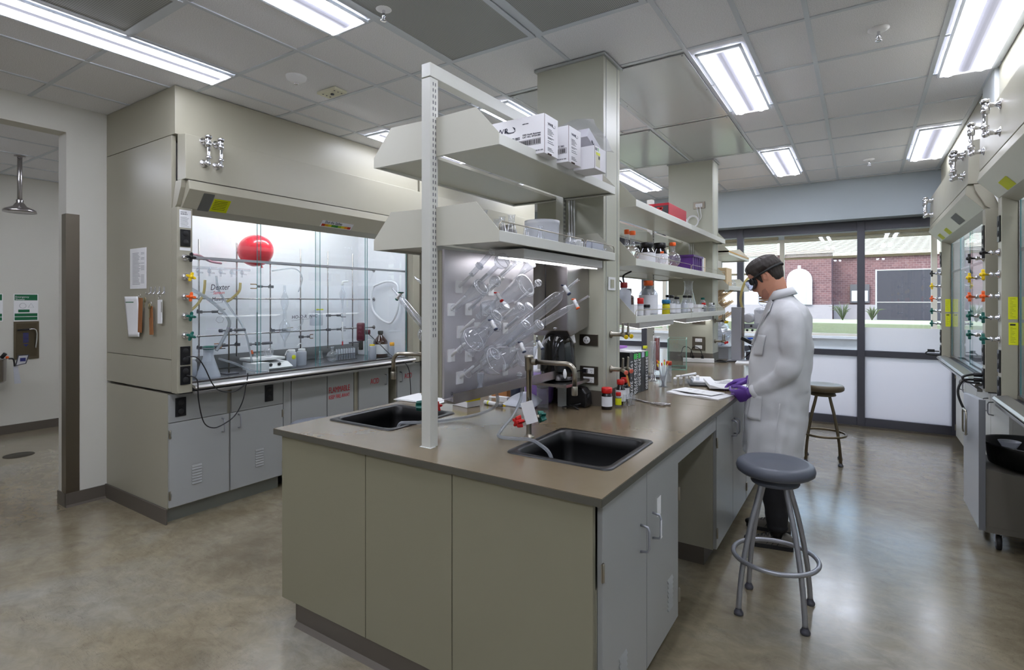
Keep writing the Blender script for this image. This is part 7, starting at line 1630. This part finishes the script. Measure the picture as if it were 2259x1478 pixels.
# trousers and shoes
tr_ = MB()
for sy, ax, ay in ((-1,-.442,3.712),(1,-.485,3.955)):
    hx = -.46; hy = PY+sy*.085
    pts = smoothpath([(hx,hy-sy*.02,.95),(hx,hy,.75),(hx-.005,hy+sy*.004,.55),(ax-.012,(hy+ay)/2,.33),(ax,ay,.18),(ax+.004,ay,.105)],5)
    tr_.tube(pts, [.100-.046*i/(len(pts)-1)+.003*math.sin(i*1.7)+(.004 if i > len(pts)-6 and i%2 else 0) for i in range(len(pts))], 22)
tro = tr_.build('trousers', TROU, man); remesh(tro, .008, 2, .4)
def shoe(ax, ay, rz):
    R = Matrix.Rotation(rz,3,'Z'); T = lambda f, s_, z: Vector((ax,ay,0))+R@Vector((-f, -s_, z))
    secs = [(-.085,.020,.060),(-.078,.033,.082),(-.055,.037,.098),(-.015,.038,.105),(.03,.039,.092),(.07,.043,.072),(.11,.047,.060),(.145,.045,.054),(.170,.034,.046),(.183,.016,.034)]
    n_ = 20; vs_ = []; fs = []
    for f, w_, h_ in secs:
        for k in range(n_):
            a = 2*PI*k/n_; c, s_ = math.cos(a), math.sin(a); z = .018+(h_-.018)*max(0,s_)**.75 if s_ > 0 else .018
            vs_.append(T(f, w_*math.copysign(abs(c)**.7,c)*(1-.25*max(0,s_)**2), z))
    for i in range(len(secs)-1):
        for k in range(n_): fs.append((i*n_+k, i*n_+(k+1)%n_, (i+1)*n_+(k+1)%n_, (i+1)*n_+k))
    fs += [tuple(range(n_))[::-1], tuple((len(secs)-1)*n_+k for k in range(n_))]
    sh = MB().add(vs_, fs, True).build('shoe', SHOE, man, subd=1)
    pl = [(f, w_+.005) for f, w_, h_ in secs]; out = [T(f,w_,0) for f,w_ in pl]+[T(f,-w_,0) for f,w_ in pl[::-1]]; m_ = len(out)
    MB().add(out+[p+Vector((0,0,.024)) for p in out], [tuple(range(m_)), tuple(range(m_,2*m_))[::-1]]+[(i,m_+i,m_+(i+1)%m_,(i+1)%m_) for i in range(m_)]).build('sole', 'blackr', sh)
    MB().sphere(T(.160,0,.030), .036, 16, 8, (1,.9,.6)).build('toe_cap', 'blackr', sh); lc = MB()
    for k in range(5):
        f = .015+.022*k; h_ = .101-.009*k; w_ = .026
        lc.tube([T(f,-w_,h_-.020), T(f+.006,-w_*.5,h_-.006), T(f+.010,0,h_-.003), T(f+.014,w_*.5,h_-.009), T(f+.020,w_,h_-.026)], .0022, 5).tube([T(f,w_,h_-.020), T(f+.006,w_*.5,h_-.006), T(f+.010,0,h_-.003), T(f+.014,-w_*.5,h_-.009), T(f+.020,-w_,h_-.026)], .0022, 5)
    for sg in (1,-1):
        lc.tube([T(.012,0,.106), T(0,sg*.020,.124), T(.018,sg*.034,.108), T(.014,0,.108)], .002, 5)
        for k in range(3): lc.tube([T(.07-.03*k,sg*.040,.02), T(.045-.03*k,sg*.038,.06), T(.025-.022*k,sg*.028,.085)], .0022, 5)
    lc.build('laces', 'black', sh)
MB().tube([(-.442,3.712,.07),(-.442,3.712,.16)],.040,14).build('sock', 'black', man); MB().tube([(-.485,3.955,.07),(-.485,3.955,.16)],.040,14).build('sock', 'black', man)
shoe(-.435, 3.712, math.radians(8)); shoe(-.475, 3.965, math.radians(-2))
# gloved hands: palm, four fingers and a thumb each
def hand(wr, fd, pn, fingers, thumb, flip=1, sc=1.12, name='glove'):
    """wr wrist, fd finger direction, pn palm normal (out of the palm); fingers: per finger list of bends (radians)"""
    fd = Vector(fd).normalized(); pn = (Vector(pn)-fd*Vector(pn).dot(fd)).normalized(); sd = fd.cross(pn)*flip; wr = Vector(wr); g_ = MB()
    g_.tube([wr-fd*.045, wr-fd*.02, wr+fd*.005], [.034,.031,.027], 18)
    vs_ = []; fs = []; secs = [(-.005,.026,.018),(.02,.034,.017),(.045,.041,.0155),(.070,.043,.014),(.086,.041,.012)]; n_ = 20
    for d, w_, h_ in secs:
        for k in range(n_): a = 2*PI*k/n_; vs_.append(wr+fd*d+sd*w_*math.cos(a)+pn*h_*math.sin(a))
    for i in range(len(secs)-1):
        for k in range(n_): fs.append((i*n_+k, i*n_+(k+1)%n_, (i+1)*n_+(k+1)%n_, (i+1)*n_+k))
    fs += [tuple(range(n_))[::-1], tuple((len(secs)-1)*n_+k for k in range(n_))]; g_.add(vs_, fs, True)
    for k, (b, ln) in enumerate(zip(fingers, (.9,1.0,.93,.74))):
        p = wr+fd*(.078-.004*abs(k-1.3))+sd*(.031-.0205*k); a = 0; pts = [p-fd*.02]; rr = [.0095]; d = fd
        pts.append(p); rr.append(.0098)
        for j, seg in enumerate((.042,.026,.022)):
            a += b[j]; d = fd*math.cos(a)+pn*math.sin(a)+sd*(.10-.07*k)*(1-j*.3); d.normalize(); p = p+d*seg*ln; pts.append(p); rr.append((.0090,.0085,.0068)[j])
        g_.tube(pts, rr, 12).sphere(pts[-1], rr[-1]*1.02, 10, 8)
    t0, t1, t2, t3 = [wr+fd*t[0]+sd*t[1]+pn*t[2] for t in thumb]
    g_.tube([t0,t1,t2,t3], [.016,.0135,.0105,.0085], 12).sphere(t3, .0088, 10, 8)
    g_.v = [wr+(v-wr)*sc for v in g_.v]
    o = g_.build(name, GLOVE, man); remesh(o, .0032, 3, .5)
    wc = MB().lathe([(.036,0),(.0345,.006),(.034,.02)], wr-fd*.052, fd, 24).build('glove_cuff', GLOVE, o, solid=.0015)
curl = [(.55,.7,.5),(.6,.75,.55),(.65,.8,.55),(.75,.8,.6)]
soft = [(.30,.35,.25),(.34,.40,.3),(.38,.42,.3),(.45,.45,.3)]
# his left hand (towards the camera): grips the page corner, thumb on top
hand((-.588,3.668,.950), (-.90,.30,-.30), (-.05,.92,.34), [(.40,.55,.4),(.50,.65,.45),(.60,.75,.5),(.70,.8,.5)], ((.010,.022,.004),(.038,.040,.014),(.066,.046,.026),(.092,.044,.034)), flip=-1)
# his right hand: lies on the far page, palm down
hand((-.655,3.99,.992), (-.90,.02,-.18), (-.16,0,-.95), soft, ((.010,.022,.006),(.038,.044,.012),(.064,.056,.018),(.088,.058,.022)))
